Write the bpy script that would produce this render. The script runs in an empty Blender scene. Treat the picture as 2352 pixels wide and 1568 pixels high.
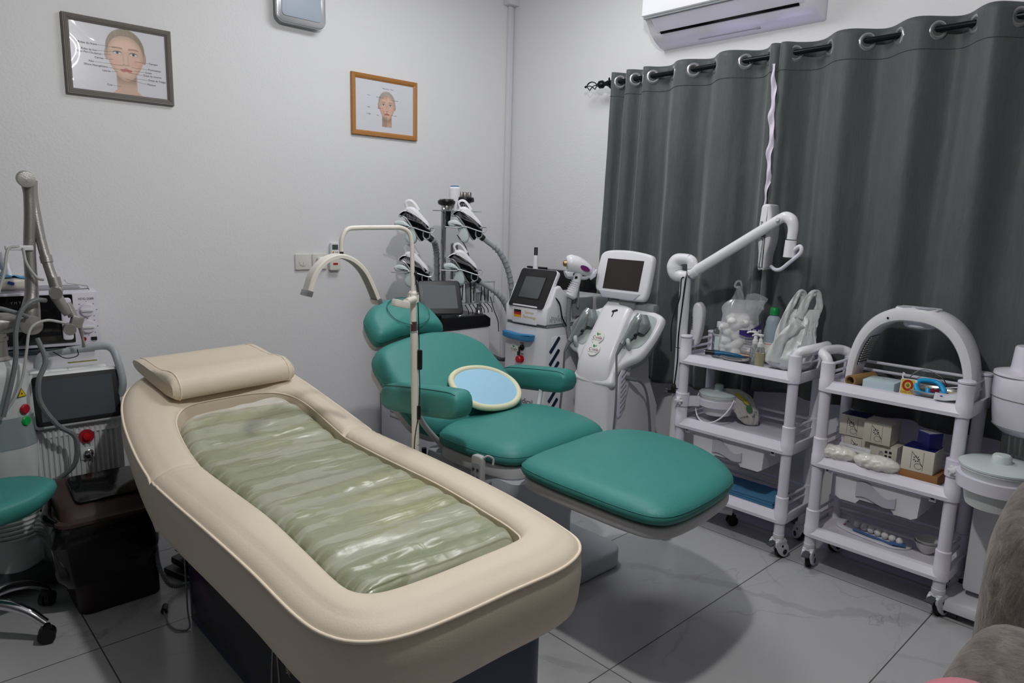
import bpy, bmesh, math, random
from math import sin, cos, pi, radians, sqrt, exp
from mathutils import Vector, Matrix, Euler, noise
random.seed(7)
SC = bpy.context.scene
COL = SC.collection
# ---------------------------------------------------------------- camera, light, exposure
def cam():
    f = 1608.9; pitch, yaw, roll = radians(-9.825), radians(46.75), radians(1.5)
    fw = Vector((cos(pitch)*cos(yaw), cos(pitch)*sin(yaw), sin(pitch)))
    ri = Vector((sin(yaw), -cos(yaw), 0)); up = ri.cross(fw)
    r = ri*cos(roll) + up*sin(roll); u = up*cos(roll) - ri*sin(roll)
    c = bpy.data.cameras.new('camera'); c.sensor_width = 36; c.lens = f/2352*36; c.clip_start = .02
    o = bpy.data.objects.new('camera', c); COL.objects.link(o)
    m = Matrix((r, u, -fw)).transposed().to_4x4(); m.translation = (0, 0, 1.45)
    o.matrix_world = m; SC.camera = o
cam()
w = bpy.data.worlds.new('world'); SC.world = w; w.use_nodes = True
w.node_tree.nodes['Background'].inputs[0].default_value = (.8, .85, 1, 1)
w.node_tree.nodes['Background'].inputs[1].default_value = .25
def area(name, loc, size, power, col, rot=(0, 0, 0), sy=None):
    l = bpy.data.lights.new(name, 'AREA'); l.energy = power; l.color = col; l.size = size
    l.shape = 'RECTANGLE' if sy else 'DISK'
    if sy: l.size_y = sy
    o = bpy.data.objects.new(name, l); COL.objects.link(o); o.location = loc; o.rotation_euler = rot
    return o
l_ = bpy.data.lights.new('ceiling_lamp_light', 'POINT'); l_.energy = 71; l_.color = (1, .985, .955); l_.shadow_soft_size = .045
lo_ = bpy.data.objects.new('ceiling_lamp_light', l_); COL.objects.link(lo_); lo_.location = (1.08, .98, 2.56)
area('panel_lamp_light', (2.15, 2.4, 2.955), .8, 18, (.97, .98, 1), sy=.5)
SC.view_settings.view_transform = 'Standard'; SC.view_settings.look = 'None'
SC.view_settings.gamma = 1; SC.view_settings.use_curve_mapping = False
SC.view_settings.exposure = -0.1
# ---------------------------------------------------------------- materials
def lin(c):
    if isinstance(c, str): c = tuple(int(c[i:i+2], 16) for i in (0, 2, 4))
    return tuple(((v/255)/12.92 if v/255 <= .04045 else ((v/255+.055)/1.055)**2.4) for v in c) + (1,)
MATS = {}
def mat(name, c, rough=.5, metal=0, bump=0, bscale=40, spec=.5, trans=0, alpha=1, emit=0, coat=0, stretch=(1, 1, 1), var=0, vscale=6, sheen=0, ior=1.45):
    if name in MATS: return MATS[name]
    m = bpy.data.materials.new(name); m.use_nodes = True; nt = m.node_tree; b = nt.nodes['Principled BSDF']
    c = lin(c); b.inputs['Base Color'].default_value = c
    b.inputs['Roughness'].default_value = rough; b.inputs['Metallic'].default_value = metal
    b.inputs['Specular IOR Level'].default_value = spec; b.inputs['Transmission Weight'].default_value = trans
    b.inputs['Alpha'].default_value = alpha; b.inputs['Coat Weight'].default_value = coat
    b.inputs['Sheen Weight'].default_value = sheen; b.inputs['IOR'].default_value = ior
    if emit: b.inputs['Emission Color'].default_value = c; b.inputs['Emission Strength'].default_value = emit
    if bump or var:
        tc = nt.nodes.new('ShaderNodeTexCoord'); mp = nt.nodes.new('ShaderNodeMapping'); mp.inputs['Scale'].default_value = stretch
        nt.links.new(tc.outputs['Object'], mp.inputs[0])
    if bump:
        n = nt.nodes.new('ShaderNodeTexNoise'); n.inputs['Scale'].default_value = bscale; n.inputs['Detail'].default_value = 4
        bp = nt.nodes.new('ShaderNodeBump'); bp.inputs['Strength'].default_value = bump; bp.inputs['Distance'].default_value = .002
        nt.links.new(mp.outputs[0], n.inputs['Vector']); nt.links.new(n.outputs[0], bp.inputs['Height']); nt.links.new(bp.outputs[0], b.inputs['Normal'])
    if var:
        n = nt.nodes.new('ShaderNodeTexNoise'); n.inputs['Scale'].default_value = vscale; n.inputs['Detail'].default_value = 5
        mx = nt.nodes.new('ShaderNodeMix'); mx.data_type = 'RGBA'
        mx.inputs[6].default_value = tuple(v*(1-var) for v in c[:3])+(1,); mx.inputs[7].default_value = tuple(min(1, v*(1+var)) for v in c[:3])+(1,)
        nt.links.new(mp.outputs[0], n.inputs['Vector']); nt.links.new(n.outputs[0], mx.inputs[0]); nt.links.new(mx.outputs[2], b.inputs['Base Color'])
    MATS[name] = m; return m
WHITE = mat('white_plastic', 'ecebf1', .26, var=.03)
PANEL = mat('white_painted_metal', 'dcdce2', .35, var=.02)
LAV = mat('white_moulded_plastic', 'e2dfec', .27, var=.03)
CREAMW = mat('cream_white_paint', 'e2ded6', .35)
GREY = mat('grey_plastic', '8b9092', .45)
DGREY = mat('dark_grey_plastic', '3a3d40', .5)
BLACK = mat('black_plastic', '111214', .35)
GLOSSB = mat('glossy_black', '0b0c0e', .12)
RUBBER = mat('black_rubber', '141416', .7)
CHROME = mat('chrome', 'd8d8dc', .12, 1)
STEEL = mat('brushed_steel', 'b4b2ae', .3, 1)
ALU = mat('anodised_aluminium', 'b0b1b5', .35, .85)
TEAL = mat('teal_leatherette', '3b8882', .5, bump=.25, bscale=260)
TEALD = mat('dark_teal_leatherette', '26706b', .45, bump=.25, bscale=260)
CREAM = mat('cream_leatherette', 'e3d6c2', .5, bump=.2, bscale=200, var=.03, vscale=3)
FROST = mat('frosted_panel', 'b6bec6', .5)
# ---------------------------------------------------------------- mesh helpers
def cat(pts, n=6, closed=False):
    P = [Vector(p) for p in pts]; out = []; L = len(P)
    if L < 3: return P
    rng = range(L if closed else L-1)
    for i in rng:
        p1, p2 = P[i], P[(i+1) % L]
        p0 = P[(i-1) % L] if (closed or i > 0) else p1*2-p2
        p3 = P[(i+2) % L] if (closed or i < L-2) else p2*2-p1
        for k in range(n):
            t = k/n
            out.append(.5*((2*p1)+(p2-p0)*t+(2*p0-5*p1+4*p2-p3)*t*t+(3*p1-p0-3*p2+p3)*t**3))
    if not closed: out.append(P[-1])
    return out
def rrect(w, h, r, n=6, cx=0, cy=0):
    out = []
    for (sx, sy, a0) in ((1, 1, 0), (-1, 1, 90), (-1, -1, 180), (1, -1, 270)):
        for k in range(n+1):
            a = radians(a0+90*k/n); out.append((cx+sx*(w/2-r)+r*cos(a), cy+sy*(h/2-r)+r*sin(a)))
    return out
def frame(o, x, y):
    x = Vector(x).normalized(); y = Vector(y); z = x.cross(y).normalized(); y = z.cross(x)
    m = Matrix((x, y, z)).transposed().to_4x4(); m.translation = Vector(o); return m
def FX(x, y, z): return frame((x, y, z), (0, -1, 0), (0, 0, 1))      # plane whose normal is -X, u to the right (-Y), v up
def FY(x, y, z): return frame((x, y, z), (1, 0, 0), (0, 0, 1))       # plane whose normal is -Y
def FZ(x, y, z, a=0): return frame((x, y, z), (cos(a), sin(a), 0), (-sin(a), cos(a), 0))
class MB:
    def __init__(s, local=False): s.bm = bmesh.new(); s.local = local; s.mats = []
    def _add(s, verts, faces, M=None, mi=0, keep=False):
        vs = [s.bm.verts.new(M @ Vector(v) if M else Vector(v)) for v in verts]
        for f in faces:
            try:
                fc = s.bm.faces.new([vs[i] for i in f]); fc.material_index = mi
            except ValueError: pass
        return vs
    def box(s, c, d, bev=0, seg=2, rot=None, M=None, mi=0):
        b = bmesh.new(); bmesh.ops.create_cube(b, size=1); bmesh.ops.scale(b, vec=d, verts=b.verts)
        if bev: bmesh.ops.bevel(b, geom=b.edges[:], offset=min(bev, min(d)*.49), segments=seg, affect='EDGES', profile=.6)
        T = Matrix.Translation(c)
        if rot: T = T @ Euler(rot).to_matrix().to_4x4()
        if M: T = M @ T
        b.verts.index_update()
        s._add([v.co.copy() for v in b.verts], [[v.index for v in f.verts] for f in b.faces], T, mi); b.free(); return s
    def rings(s, R, cap=True, closed=True, M=None, mi=0, loop=False):
        n = len(R[0]); V = [p for r in R for p in r]; F = []
        m = len(R)
        for i in range(m if loop else m-1):
            for k in range(n if closed else n-1):
                a, b = i*n+k, i*n+(k+1) % n; c, d = ((i+1) % m)*n+(k+1) % n, ((i+1) % m)*n+k
                F.append((a, b, c, d))
        if cap and not loop: F += [tuple(range(n))[::-1], tuple(range((m-1)*n, m*n))]
        s._add(V, F, M, mi); return s
    def cyl(s, a, b, r, r2=None, n=24, cap=True, mi=0):
        a, b = Vector(a), Vector(b); r2 = r if r2 is None else r2; return s.tube([a, b], [r, r2], n, cap=cap, sm=0, mi=mi)
    def tube(s, pts, r, n=12, sm=6, cap=True, closed=False, flat=1, mi=0, up=None):
        P = cat(pts, sm, closed) if sm and len(pts) > 2 else [Vector(p) for p in pts]
        L = len(P)
        if isinstance(r, (int, float)): rad = [r]*L
        else:
            rad = []
            for i in range(L):
                t = i/(L-1)*(len(r)-1); k = min(int(t), len(r)-2); rad.append(r[k]*(1-t+k)+r[k+1]*(t-k))
        R = []; pn = None
        for i in range(L):
            if closed: d = P[(i+1) % L]-P[i-1]
            else: d = P[min(i+1, L-1)]-P[max(i-1, 0)]
            if d.length < 1e-9: d = Vector((0, 0, 1))
            d.normalize()
            if pn is None:
                ref = Vector(up) if up else (Vector((0, 0, 1)) if abs(d.z) < .9 else Vector((1, 0, 0)))
                pn = (ref-d*ref.dot(d)).normalized()
            else:
                q = pn-d*pn.dot(d); pn = q.normalized() if q.length > 1e-6 else pn
            bn = d.cross(pn)
            R.append([P[i]+(pn*cos(2*pi*k/n)+bn*(sin(2*pi*k/n)*flat))*rad[i] for k in range(n)])
        return s.rings(R, cap, loop=closed, mi=mi)
    def lathe(s, prof, c=(0, 0, 0), n=32, M=None, mi=0, sx=1, sy=1):
        R = [[Vector((c[0]+r*cos(2*pi*k/n)*sx, c[1]+r*sin(2*pi*k/n)*sy, c[2]+z)) for k in range(n)] for r, z in prof]
        return s.rings(R, True, M=M, mi=mi)
    def prism(s, out, z0, z1, bev=0, M=None, mi=0, seg=3):
        out = [Vector((p[0], p[1], 0)) for p in out]; n = len(out)
        ar = sum(out[i].x*out[(i+1) % n].y-out[(i+1) % n].x*out[i].y for i in range(n))
        if ar < 0: out = out[::-1]
        def off(d):
            if d == 0: return out
            R = []
            for i in range(n):
                a = (out[i]-out[i-1]); b = (out[(i+1) % n]-out[i])
                a = a.normalized() if a.length > 1e-9 else b.normalized(); b = b.normalized() if b.length > 1e-9 else a
                na, nb = Vector((-a.y, a.x, 0)), Vector((-b.y, b.x, 0)); q = (na+nb)
                q = q.normalized() if q.length > 1e-6 else na
                R.append(out[i]+q*d/max(.5, q.dot(na)))
            return R
        R = []
        def lay(d, z): R.append([Vector((p.x, p.y, z)) for p in off(d)])
        if bev:
            for k in range(seg+1):
                a = pi/2*k/seg; lay(bev*(1-sin(a)), z0+bev*(1-cos(a)) )
            for k in range(seg+1):
                a = pi/2*k/seg; lay(bev*(1-cos(a)), z1-bev*(1-sin(a)))
        else: lay(0, z0); lay(0, z1)
        return s.rings(R, True, M=M, mi=mi)
    def ell(s, c, r, n=20, m=12, M=None, mi=0):
        R = []
        for i in range(m+1):
            a = -pi/2+pi*i/m; q = max(cos(a), 1e-3)
            R.append([Vector((c[0]+r[0]*q*cos(2*pi*k/n), c[1]+r[1]*q*sin(2*pi*k/n), c[2]+r[2]*sin(a))) for k in range(n)])
        return s.rings(R, True, M=M, mi=mi)
    def grid(s, nu, nv, fn, mi=0, thick=0):
        V = [fn(i/nu, j/nv) for j in range(nv+1) for i in range(nu+1)]
        F = [(j*(nu+1)+i, j*(nu+1)+i+1, (j+1)*(nu+1)+i+1, (j+1)*(nu+1)+i) for j in range(nv) for i in range(nu)]
        s._add(V, F, None, mi); return s
def root_of(o):
    while o.parent: o = o.parent
    return o
def obj(name, mb, m, parent=None, ang=38, solid=0, sub=0, **kw):
    me = bpy.data.meshes.new(name)
    if parent and not mb.local:
        r = root_of(parent)
        if not parent.get('_w'):
            inv = (Matrix.Translation(r.location) @ r.rotation_euler.to_matrix().to_4x4()).inverted() if r.type == 'EMPTY' else Matrix()
            bmesh.ops.transform(mb.bm, matrix=inv, verts=mb.bm.verts)
    bmesh.ops.recalc_face_normals(mb.bm, faces=mb.bm.faces)
    mb.bm.to_mesh(me); mb.bm.free()
    for x in (m if isinstance(m, (list, tuple)) else [m]): me.materials.append(x)
    if ang:
        me.polygons.foreach_set('use_smooth', [True]*len(me.polygons)); me.set_sharp_from_angle(angle=radians(ang))
    o = bpy.data.objects.new(name, me); COL.objects.link(o)
    if parent: o.parent = parent
    if solid:
        q = o.modifiers.new('s', 'SOLIDIFY'); q.thickness = solid; q.offset = 0
    if sub:
        q = o.modifiers.new('u', 'SUBSURF'); q.levels = sub; q.render_levels = sub
    for k, v in kw.items(): o[k] = v
    return o
def tag(o, label, category, group=None):
    o['label'] = label; o['category'] = category
    if group: o['group'] = group
    return o
def thing(name, label, category, loc, rotz=0, group=None):
    o = bpy.data.objects.new(name, None); COL.objects.link(o); o.empty_display_size = .05
    o.location = loc; o.rotation_euler = (0, 0, rotz); return tag(o, label, category, group)
def struct(name, mb, m):
    o = obj(name, mb, m, None, 30); o['kind'] = 'structure'; return o
def dup(r, loc, rotz=None, label=None, group=None):
    def cp(o, par):
        c = o.copy(); COL.objects.link(c); c.parent = par
        for ch in list(o.children): cp(ch, c)
        return c
    n = cp(r, None); n.location = loc
    if rotz is not None: n.rotation_euler = (0, 0, rotz)
    if label: n['label'] = label
    if group: n['group'] = group
    return n
def text(name, body, size, F, m, parent, depth=.0006, align='CENTER', sx=1, local=False, bold=0):
    cu = bpy.data.curves.new('t', 'FONT'); cu.body = body; cu.size = size; cu.align_x = align; cu.align_y = 'CENTER'
    cu.resolution_u = 3; cu.offset = bold*size
    to = bpy.data.objects.new('t', cu); COL.objects.link(to)
    me = bpy.data.meshes.new_from_object(to.evaluated_get(bpy.context.evaluated_depsgraph_get()))
    bpy.data.objects.remove(to); mb = MB(local)
    mb.bm.from_mesh(me); bpy.data.meshes.remove(me)
    bmesh.ops.transform(mb.bm, matrix=F @ Matrix.Translation((0, 0, depth)) @ Matrix.Scale(sx, 4, (1, 0, 0)), verts=mb.bm.verts)
    return obj(name, mb, m, parent, 0)
INK = mat('black_ink', '1c1c20', .6)
# ---------------------------------------------------------------- room shell
XW, YW, ZC = 3.30, 3.58, 3.0
X0, Y0 = -2.6, -2.6
def floor_mat():
    m = bpy.data.materials.new('marble_tile_floor'); m.use_nodes = True; nt = m.node_tree; N = nt.nodes; L = nt.links; b = N['Principled BSDF']
    tc = N.new('ShaderNodeTexCoord')
    mp = N.new('ShaderNodeMapping'); mp.inputs['Location'].default_value = (-1.688+2.42, -.684+2.4, 0)
    br = N.new('ShaderNodeTexBrick'); br.offset = 0; br.squash = 1
    for k, v in (('Scale', 1), ('Mortar Size', .0022), ('Brick Width', 1.21), ('Row Height', .6), ('Mortar Smooth', .1)): br.inputs[k].default_value = v
    br.inputs['Color1'].default_value = (1, 1, 1, 1); br.inputs['Color2'].default_value = (1, 1, 1, 1); br.inputs['Mortar'].default_value = (0, 0, 0, 1)
    L.new(tc.outputs['Object'], mp.inputs[0]); L.new(mp.outputs[0], br.inputs[0])
    # veins : warped noise bands elongated along the tile
    rt = N.new('ShaderNodeMapping'); rt.inputs['Rotation'].default_value = (0, 0, radians(35)); rt.inputs['Scale'].default_value = (1, 2.1, 1)
    rt.inputs['Location'].default_value = (3.3, 1.9, 0)
    L.new(tc.outputs['Object'], rt.inputs[0])
    def noise_(sc, det, dist, rough=.55):
        n = N.new('ShaderNodeTexNoise'); n.inputs['Scale'].default_value = sc; n.inputs['Detail'].default_value = det
        n.inputs['Distortion'].default_value = dist; n.inputs['Roughness'].default_value = rough; L.new(rt.outputs[0], n.inputs['Vector']); return n
    def math_(op, a, bb, cl=False):
        q = N.new('ShaderNodeMath'); q.operation = op; q.use_clamp = cl
        for i, x in enumerate((a, bb)):
            if x is None: continue
            if isinstance(x, (int, float)): q.inputs[i].default_value = x
            else: L.new(x, q.inputs[i])
        return q.outputs[0]
    n1 = noise_(.75, 6, .35); d1 = math_('ABSOLUTE', math_('SUBTRACT', n1.outputs[0], .5), None)
    thin = math_('SUBTRACT', 1, math_('MULTIPLY', d1, 160), True)
    n2 = noise_(.55, 5, .5); band = math_('SUBTRACT', math_('MULTIPLY', n2.outputs[0], 22), 12.6)
    band = math_('MULTIPLY', math_('MINIMUM', math_('MAXIMUM', band, 0), 1), math_('MINIMUM', math_('MAXIMUM', math_('SUBTRACT', 14.6, math_('MULTIPLY', n2.outputs[0], 22)), 0), 1))
    n3 = noise_(1.6, 6, .8); mask = math_('SUBTRACT', math_('MULTIPLY', n3.outputs[0], 4), 1.5, True)
    v = math_('ADD', math_('MULTIPLY', math_('MULTIPLY', thin, mask), .45), math_('MULTIPLY', band, math_('MULTIPLY', mask, .3)), True)
    # the few big veins of these slabs: broad grey rivers with thin dark edges, following straight-ish courses warped by noise
    sep = N.new('ShaderNodeSeparateXYZ'); L.new(tc.outputs['Object'], sep.inputs[0])
    wn = N.new('ShaderNodeTexNoise'); wn.inputs['Scale'].default_value = 3.2; wn.inputs['Detail'].default_value = 7; wn.inputs['Roughness'].default_value = .55; L.new(tc.outputs['Object'], wn.inputs['Vector'])
    wn2 = N.new('ShaderNodeTexNoise'); wn2.inputs['Scale'].default_value = 2.1; wn2.inputs['Detail'].default_value = 3
    mo_ = N.new('ShaderNodeMapping'); mo_.inputs['Location'].default_value = (7, 3, 0); L.new(tc.outputs['Object'], mo_.inputs[0]); L.new(mo_.outputs[0], wn2.inputs['Vector'])
    OX, OY = 0, 0
    for (ax_, ay_, bx_, by_, wdt, amp, st) in ((2.27, 1.70, 2.80, .66, .045, .10, .34), (2.26, 1.24, 2.56, .97, .006, .08, .5), (2.98, 1.56, 2.66, 1.16, .005, .07, .5), (1.86, 1.16, 2.22, 1.28, .006, .09, .5), (1.53, 1.50, 1.68, 1.24, .03, .06, .3),
            (.50, 2.52, .74, 2.85, .02, .10, .3), (2.50, .70, 2.60, .53, .02, .05, .3), (1.9, 2.6, 2.9, 2.0, .03, .10, .3), (.1, 2.1, .5, 1.7, .03, .1, .3), (1.30, 1.05, 1.75, .45, .02, .1, .3)):
        dx, dy = bx_-ax_, by_-ay_; ln = sqrt(dx*dx+dy*dy); dx /= ln; dy /= ln; ax2, ay2 = ax_-OX, ay_-OY
        s_ = math_('SUBTRACT', math_('ADD', math_('MULTIPLY', sep.outputs[0], dx), math_('MULTIPLY', sep.outputs[1], dy)), ax2*dx+ay2*dy)
        n_ = math_('SUBTRACT', math_('ADD', math_('MULTIPLY', sep.outputs[0], -dy), math_('MULTIPLY', sep.outputs[1], dx)), -ax2*dy+ay2*dx)
        d_ = math_('ABSOLUTE', math_('ADD', n_, math_('MULTIPLY', math_('SUBTRACT', wn.outputs[0], .5), amp*4)), None)
        wd_ = math_('MAXIMUM', math_('MULTIPLY', math_('SUBTRACT', wn2.outputs[0], .25), wdt*3.2), .0015)
        inside = math_('MULTIPLY', math_('SUBTRACT', wd_, d_), 120, True)
        edge = math_('SUBTRACT', 1, math_('MULTIPLY', math_('ABSOLUTE', math_('SUBTRACT', d_, wd_), None), 330), True)
        ends = math_('MULTIPLY', math_('MULTIPLY', math_('ADD', s_, .04), 12, True), math_('MULTIPLY', math_('SUBTRACT', ln+.04, s_), 12, True))
        v = math_('ADD', v, math_('MULTIPLY', ends, math_('ADD', math_('MULTIPLY', inside, st*.75), math_('MULTIPLY', edge, .3))), True)
    mx = N.new('ShaderNodeMix'); mx.data_type = 'RGBA'; mx.inputs[6].default_value = lin('b9babc'); mx.inputs[7].default_value = lin('7d7c7e'); L.new(v, mx.inputs[0])
    m2 = N.new('ShaderNodeMix'); m2.data_type = 'RGBA'; m2.inputs[6].default_value = lin('5a5450'); L.new(mx.outputs[2], m2.inputs[7]); L.new(br.outputs['Color'], m2.inputs[0])
    L.new(m2.outputs[2], b.inputs['Base Color']); b.inputs['Roughness'].default_value = .2; b.inputs['Specular IOR Level'].default_value = .4
    return m
def wall_mat(name, c, lav=0):
    m = bpy.data.materials.new(name); m.use_nodes = True; nt = m.node_tree; N = nt.nodes; L = nt.links; b = N['Principled BSDF']
    tc = N.new('ShaderNodeTexCoord'); n = N.new('ShaderNodeTexNoise'); n.inputs['Scale'].default_value = 90; n.inputs['Detail'].default_value = 5
    n2 = N.new('ShaderNodeTexNoise'); n2.inputs['Scale'].default_value = 2.2; n2.inputs['Detail'].default_value = 6
    L.new(tc.outputs['Object'], n.inputs['Vector']); L.new(tc.outputs['Object'], n2.inputs['Vector'])
    ad = N.new('ShaderNodeMath'); ad.operation = 'MULTIPLY_ADD'; ad.inputs[1].default_value = 2.5; L.new(n2.outputs[0], ad.inputs[0]); L.new(n.outputs[0], ad.inputs[2])
    bp = N.new('ShaderNodeBump'); bp.inputs['Strength'].default_value = .22; bp.inputs['Distance'].default_value = .004
    L.new(ad.outputs[0], bp.inputs['Height']); L.new(bp.outputs[0], b.inputs['Normal'])
    mx = N.new('ShaderNodeMix'); mx.data_type = 'RGBA'; c = lin(c); mx.inputs[6].default_value = tuple(x*.96 for x in c[:3])+(1,); mx.inputs[7].default_value = c
    L.new(n2.outputs[0], mx.inputs[0]); L.new(mx.outputs[2], b.inputs['Base Color']); b.inputs['Roughness'].default_value = .42; b.inputs['Specular IOR Level'].default_value = .35
    return m
WALL = wall_mat('white_gloss_wall_paint', 'e8e8ea')
T = .12
struct('floor', MB().box(((X0+XW)/2, (Y0+YW)/2, -T/2), (XW-X0+2*T, YW-Y0+2*T, T)), floor_mat())
struct('ceiling', MB().box(((X0+XW)/2, (Y0+YW)/2, ZC+T/2), (XW-X0+2*T, YW-Y0+2*T, T)), mat('white_ceiling_paint', 'd2d2d4', .7))
struct('wall_back', MB().box(((X0+XW)/2, YW+T/2, ZC/2), (XW-X0+2*T, T, ZC)), WALL)
WALLD = wall_mat('grey_wall_paint', '6e6e6e')
struct('wall_left', MB().box((X0-T/2, (Y0+YW)/2, ZC/2), (T, YW-Y0, ZC)), WALLD)
struct('wall_front', MB().box(((X0+XW)/2, Y0-T/2, ZC/2), (XW-X0+2*T, T, ZC)), WALLD)
# right wall with the window opening behind the curtains
wy0, wy1, wz0, wz1 = .55, 2.3, 1.02, 2.08
mb = MB()
def slab(ya, yb, za, zb): mb.box((XW+T/2, (ya+yb)/2, (za+zb)/2), (T, yb-ya, zb-za))
slab(Y0, wy0, 0, ZC); slab(wy1, YW, 0, ZC); slab(wy0, wy1, 0, wz0); slab(wy0, wy1, wz1, ZC)
struct('wall_right', mb, WALL)
mb = MB()
for a, b_ in ((wy0+.02, wy0+.06), (wy1-.06, wy1-.02), ((wy0+wy1)/2-.025, (wy0+wy1)/2+.025)): mb.box((XW+.06, (a+b_)/2, (wz0+wz1)/2), (.05, b_-a, wz1-wz0-.01), .004)
for z in (wz0+.03, wz1-.03): mb.box((XW+.06, (wy0+wy1)/2, z), (.048, wy1-wy0-.01, .045), .004)
wf = obj('window_1', mb, PANEL); wf['kind'] = 'structure'
obj('window_pane', MB().box((XW+.07, (wy0+wy1)/2, (wz0+wz1)/2), (.008, wy1-wy0-.06, wz1-wz0-.05)), mat('daylit_window_glass', 'b9a6e8', .2, emit=5.5), wf)
sk = mat('baseboard_tile', '6e6c72', .35); skw = mat('baseboard_top_trim', 'd9d6e2', .5)
def skirt(name, c, d):
    o = struct(name, MB().box(c, d, .002), sk)
skirt('baseboard_right', (XW-.006, (Y0+YW)/2, .045), (.012, YW-Y0, .09))
skirt('baseboard_back', ((X0+XW)/2, YW-.006, .045), (XW-X0-.03, .012, .09))
struct('trim_1', MB().box((XW-.008, (Y0+YW-.1)/2, .097), (.016, YW-Y0-.1, .014), .003), skw)
# cable trunking in the corner
t = MB(); t.box((3.262, YW-.012, 1.46), (.024, .022, 2.7), .003); t.box((3.285, YW-.009, 1.46), (.018, .016, 2.7), .002)
struct('trim_2', t, PANEL)
struct('trim_3', MB().box((3.262, YW-.03, 2.835), (.095, .06, .05), .006).box((3.262, YW-.03, 2.865), (.12, .055, .012), .004), PANEL)
# ceiling lamp whose disc gives the light
cl = thing('ceiling_lamp', 'round white ceiling lamp hanging above the beds', 'ceiling light', (1.08, .98, ZC))
obj('lamp_base', MB().lathe([(.005, 0), (.09, 0), (.095, -.02), (.03, -.04), (.03, -.3), (.14, -.32), (.15, -.34), (.14, -.36), (.01, -.36)], (1.08, .98, ZC)), PANEL, cl)
pl2 = thing('panel_lamp', 'flat white ceiling panel lamp over the room corner side', 'ceiling light', (2.15, 2.4, ZC))
obj('panel_body', MB().box((2.15, 2.4, ZC-.015), (.84, .54, .028), .004), PANEL, pl2)
# ---------------------------------------------------------------- air conditioner
ac = thing('air_conditioner', 'white split air conditioner on the wall above the curtains', 'air conditioner', (XW, 1.935, 2.38))
y0, y1 = 1.50, 2.375
def prof(P, mbx, ya, yb, bev=.0):
    mbx.prism([(XW-d-.001, z) for d, z in P], ya, yb, bev, M=Matrix(((1, 0, 0, 0), (0, 0, 1, 0), (0, 1, 0, 0), (0, 0, 0, 1))))
P = [(0, 2.66), (.15, 2.66), (.19, 2.64), (.205, 2.60), (.205, 2.50), (.19, 2.487), (.175, 2.48), (.13, 2.425), (.09, 2.395), (.04, 2.372), (0, 2.368)]
b = MB(); prof(P, b, y0, y1, .012); obj('housing', b, WHITE, ac)
b = MB(); prof([(.2, 2.645), (.212, 2.62), (.214, 2.50), (.207, 2.495), (.198, 2.55)], b, y0+.004, y1-.004, .004); obj('front_panel', b, WHITE, ac)
b = MB(); prof([(.208, 2.492), (.2, 2.492), (.2, 2.484), (.2065, 2.484)], b, y0+.012, y1-.012); obj('panel_gap', b, GREY, ac)
b = MB(); prof([(.196, 2.481), (.182, 2.482), (.133, 2.434), (.136, 2.427)], b, y0+.05, y1-.05, .001); obj('air_vane', b, LAV, ac)
b = MB(); prof([(.140, 2.428), (.133, 2.430), (.1265, 2.4225), (.1285, 2.418)], b, y0+.07, y1-.07); obj('outlet_slot', b, GLOSSB, ac)
b = MB(); b.tube([(XW-.055, y0+.30, 2.377), (XW-.055, y1-.25, 2.377)], .0018, 6); b.box((XW-.05, y0+.3, 2.378), (.02, .02, .006)); obj('seam_clip', b, GREY, ac)
# ---------------------------------------------------------------- wall light
wl = thing('wall_light', 'chrome framed frosted rectangular light high on the wall between pictures', 'wall light', (1.785, YW, 2.51))
b = MB(); b.prism(rrect(.25, .2, .035, 6, 1.785, 2.50), 0, .045, .006, M=Matrix(((1, 0, 0, 0), (0, 0, -1, YW), (0, 1, 0, 0), (0, 0, 0, 1)))); obj('back_box', b, GREY, wl)
def yplate(mbx, out, d0, d1, bev=0): mbx.prism(out, d0, d1, bev, M=Matrix(((1, 0, 0, 0), (0, 0, -1, YW), (0, 1, 0, 0), (0, 0, 0, 1))))
b = MB(); yplate(b, rrect(.27, .215, .045, 8, 1.785, 2.505), .045, .06, .004); obj('chrome_frame', b, mat('satin_chrome', 'c8c8cc', .25, .9), wl)
b = MB(); yplate(b, rrect(.215, .165, .02, 6, 1.785, 2.512), .0585, .064, .002); obj('diffuser', b, mat('frosted_diffuser', 'a9b4c4', .4), wl)
# ---------------------------------------------------------------- switch, socket, remote
SWM = mat('switch_plastic', 'dedcd6', .35)
sw = thing('light_switch', 'square white wall switch with a round rocker, left of the socket', 'switch', (1.782, YW, 1.197))
b = MB(); yplate(b, rrect(.086, .086, .006, 3, 1.782, 1.197), .0005, .012, .003); obj('plate', b, SWM, sw)
b = MB(); b.lathe([(.001, .012), (.024, .012), (.024, .0135), (.0225, .0135), (.0222, .0125), (.0215, .015), (.001, .0155)], M=frame((1.782, YW, 1.197), (1, 0, 0), (0, 0, 1))); obj('rocker', b, SWM, sw)
obj('rocker_line', MB().box((1.782, YW-.0158, 1.187), (.0012, .0006, .02)), GREY, sw)
so = thing('wall_socket', 'white wall socket holding a white plug with red and green lights', 'socket', (1.882, YW, 1.197))
b = MB(); yplate(b, rrect(.086, .086, .006, 3, 1.882, 1.197), .0005, .012, .003); obj('plate', b, SWM, so)
b = MB(); b.lathe([(.02, .0115), (.024, .0125), (.0245, .0115)], M=frame((1.882, YW, 1.197), (1, 0, 0), (0, 0, 1))); obj('socket_rim', b, mat('brass', '9a6b45', .4, .5), so)
b = MB(); yplate(b, rrect(.042, .048, .018, 6, 1.884, 1.199), .011, .042, .005); pl = obj('plug', b, WHITE, so)
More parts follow.
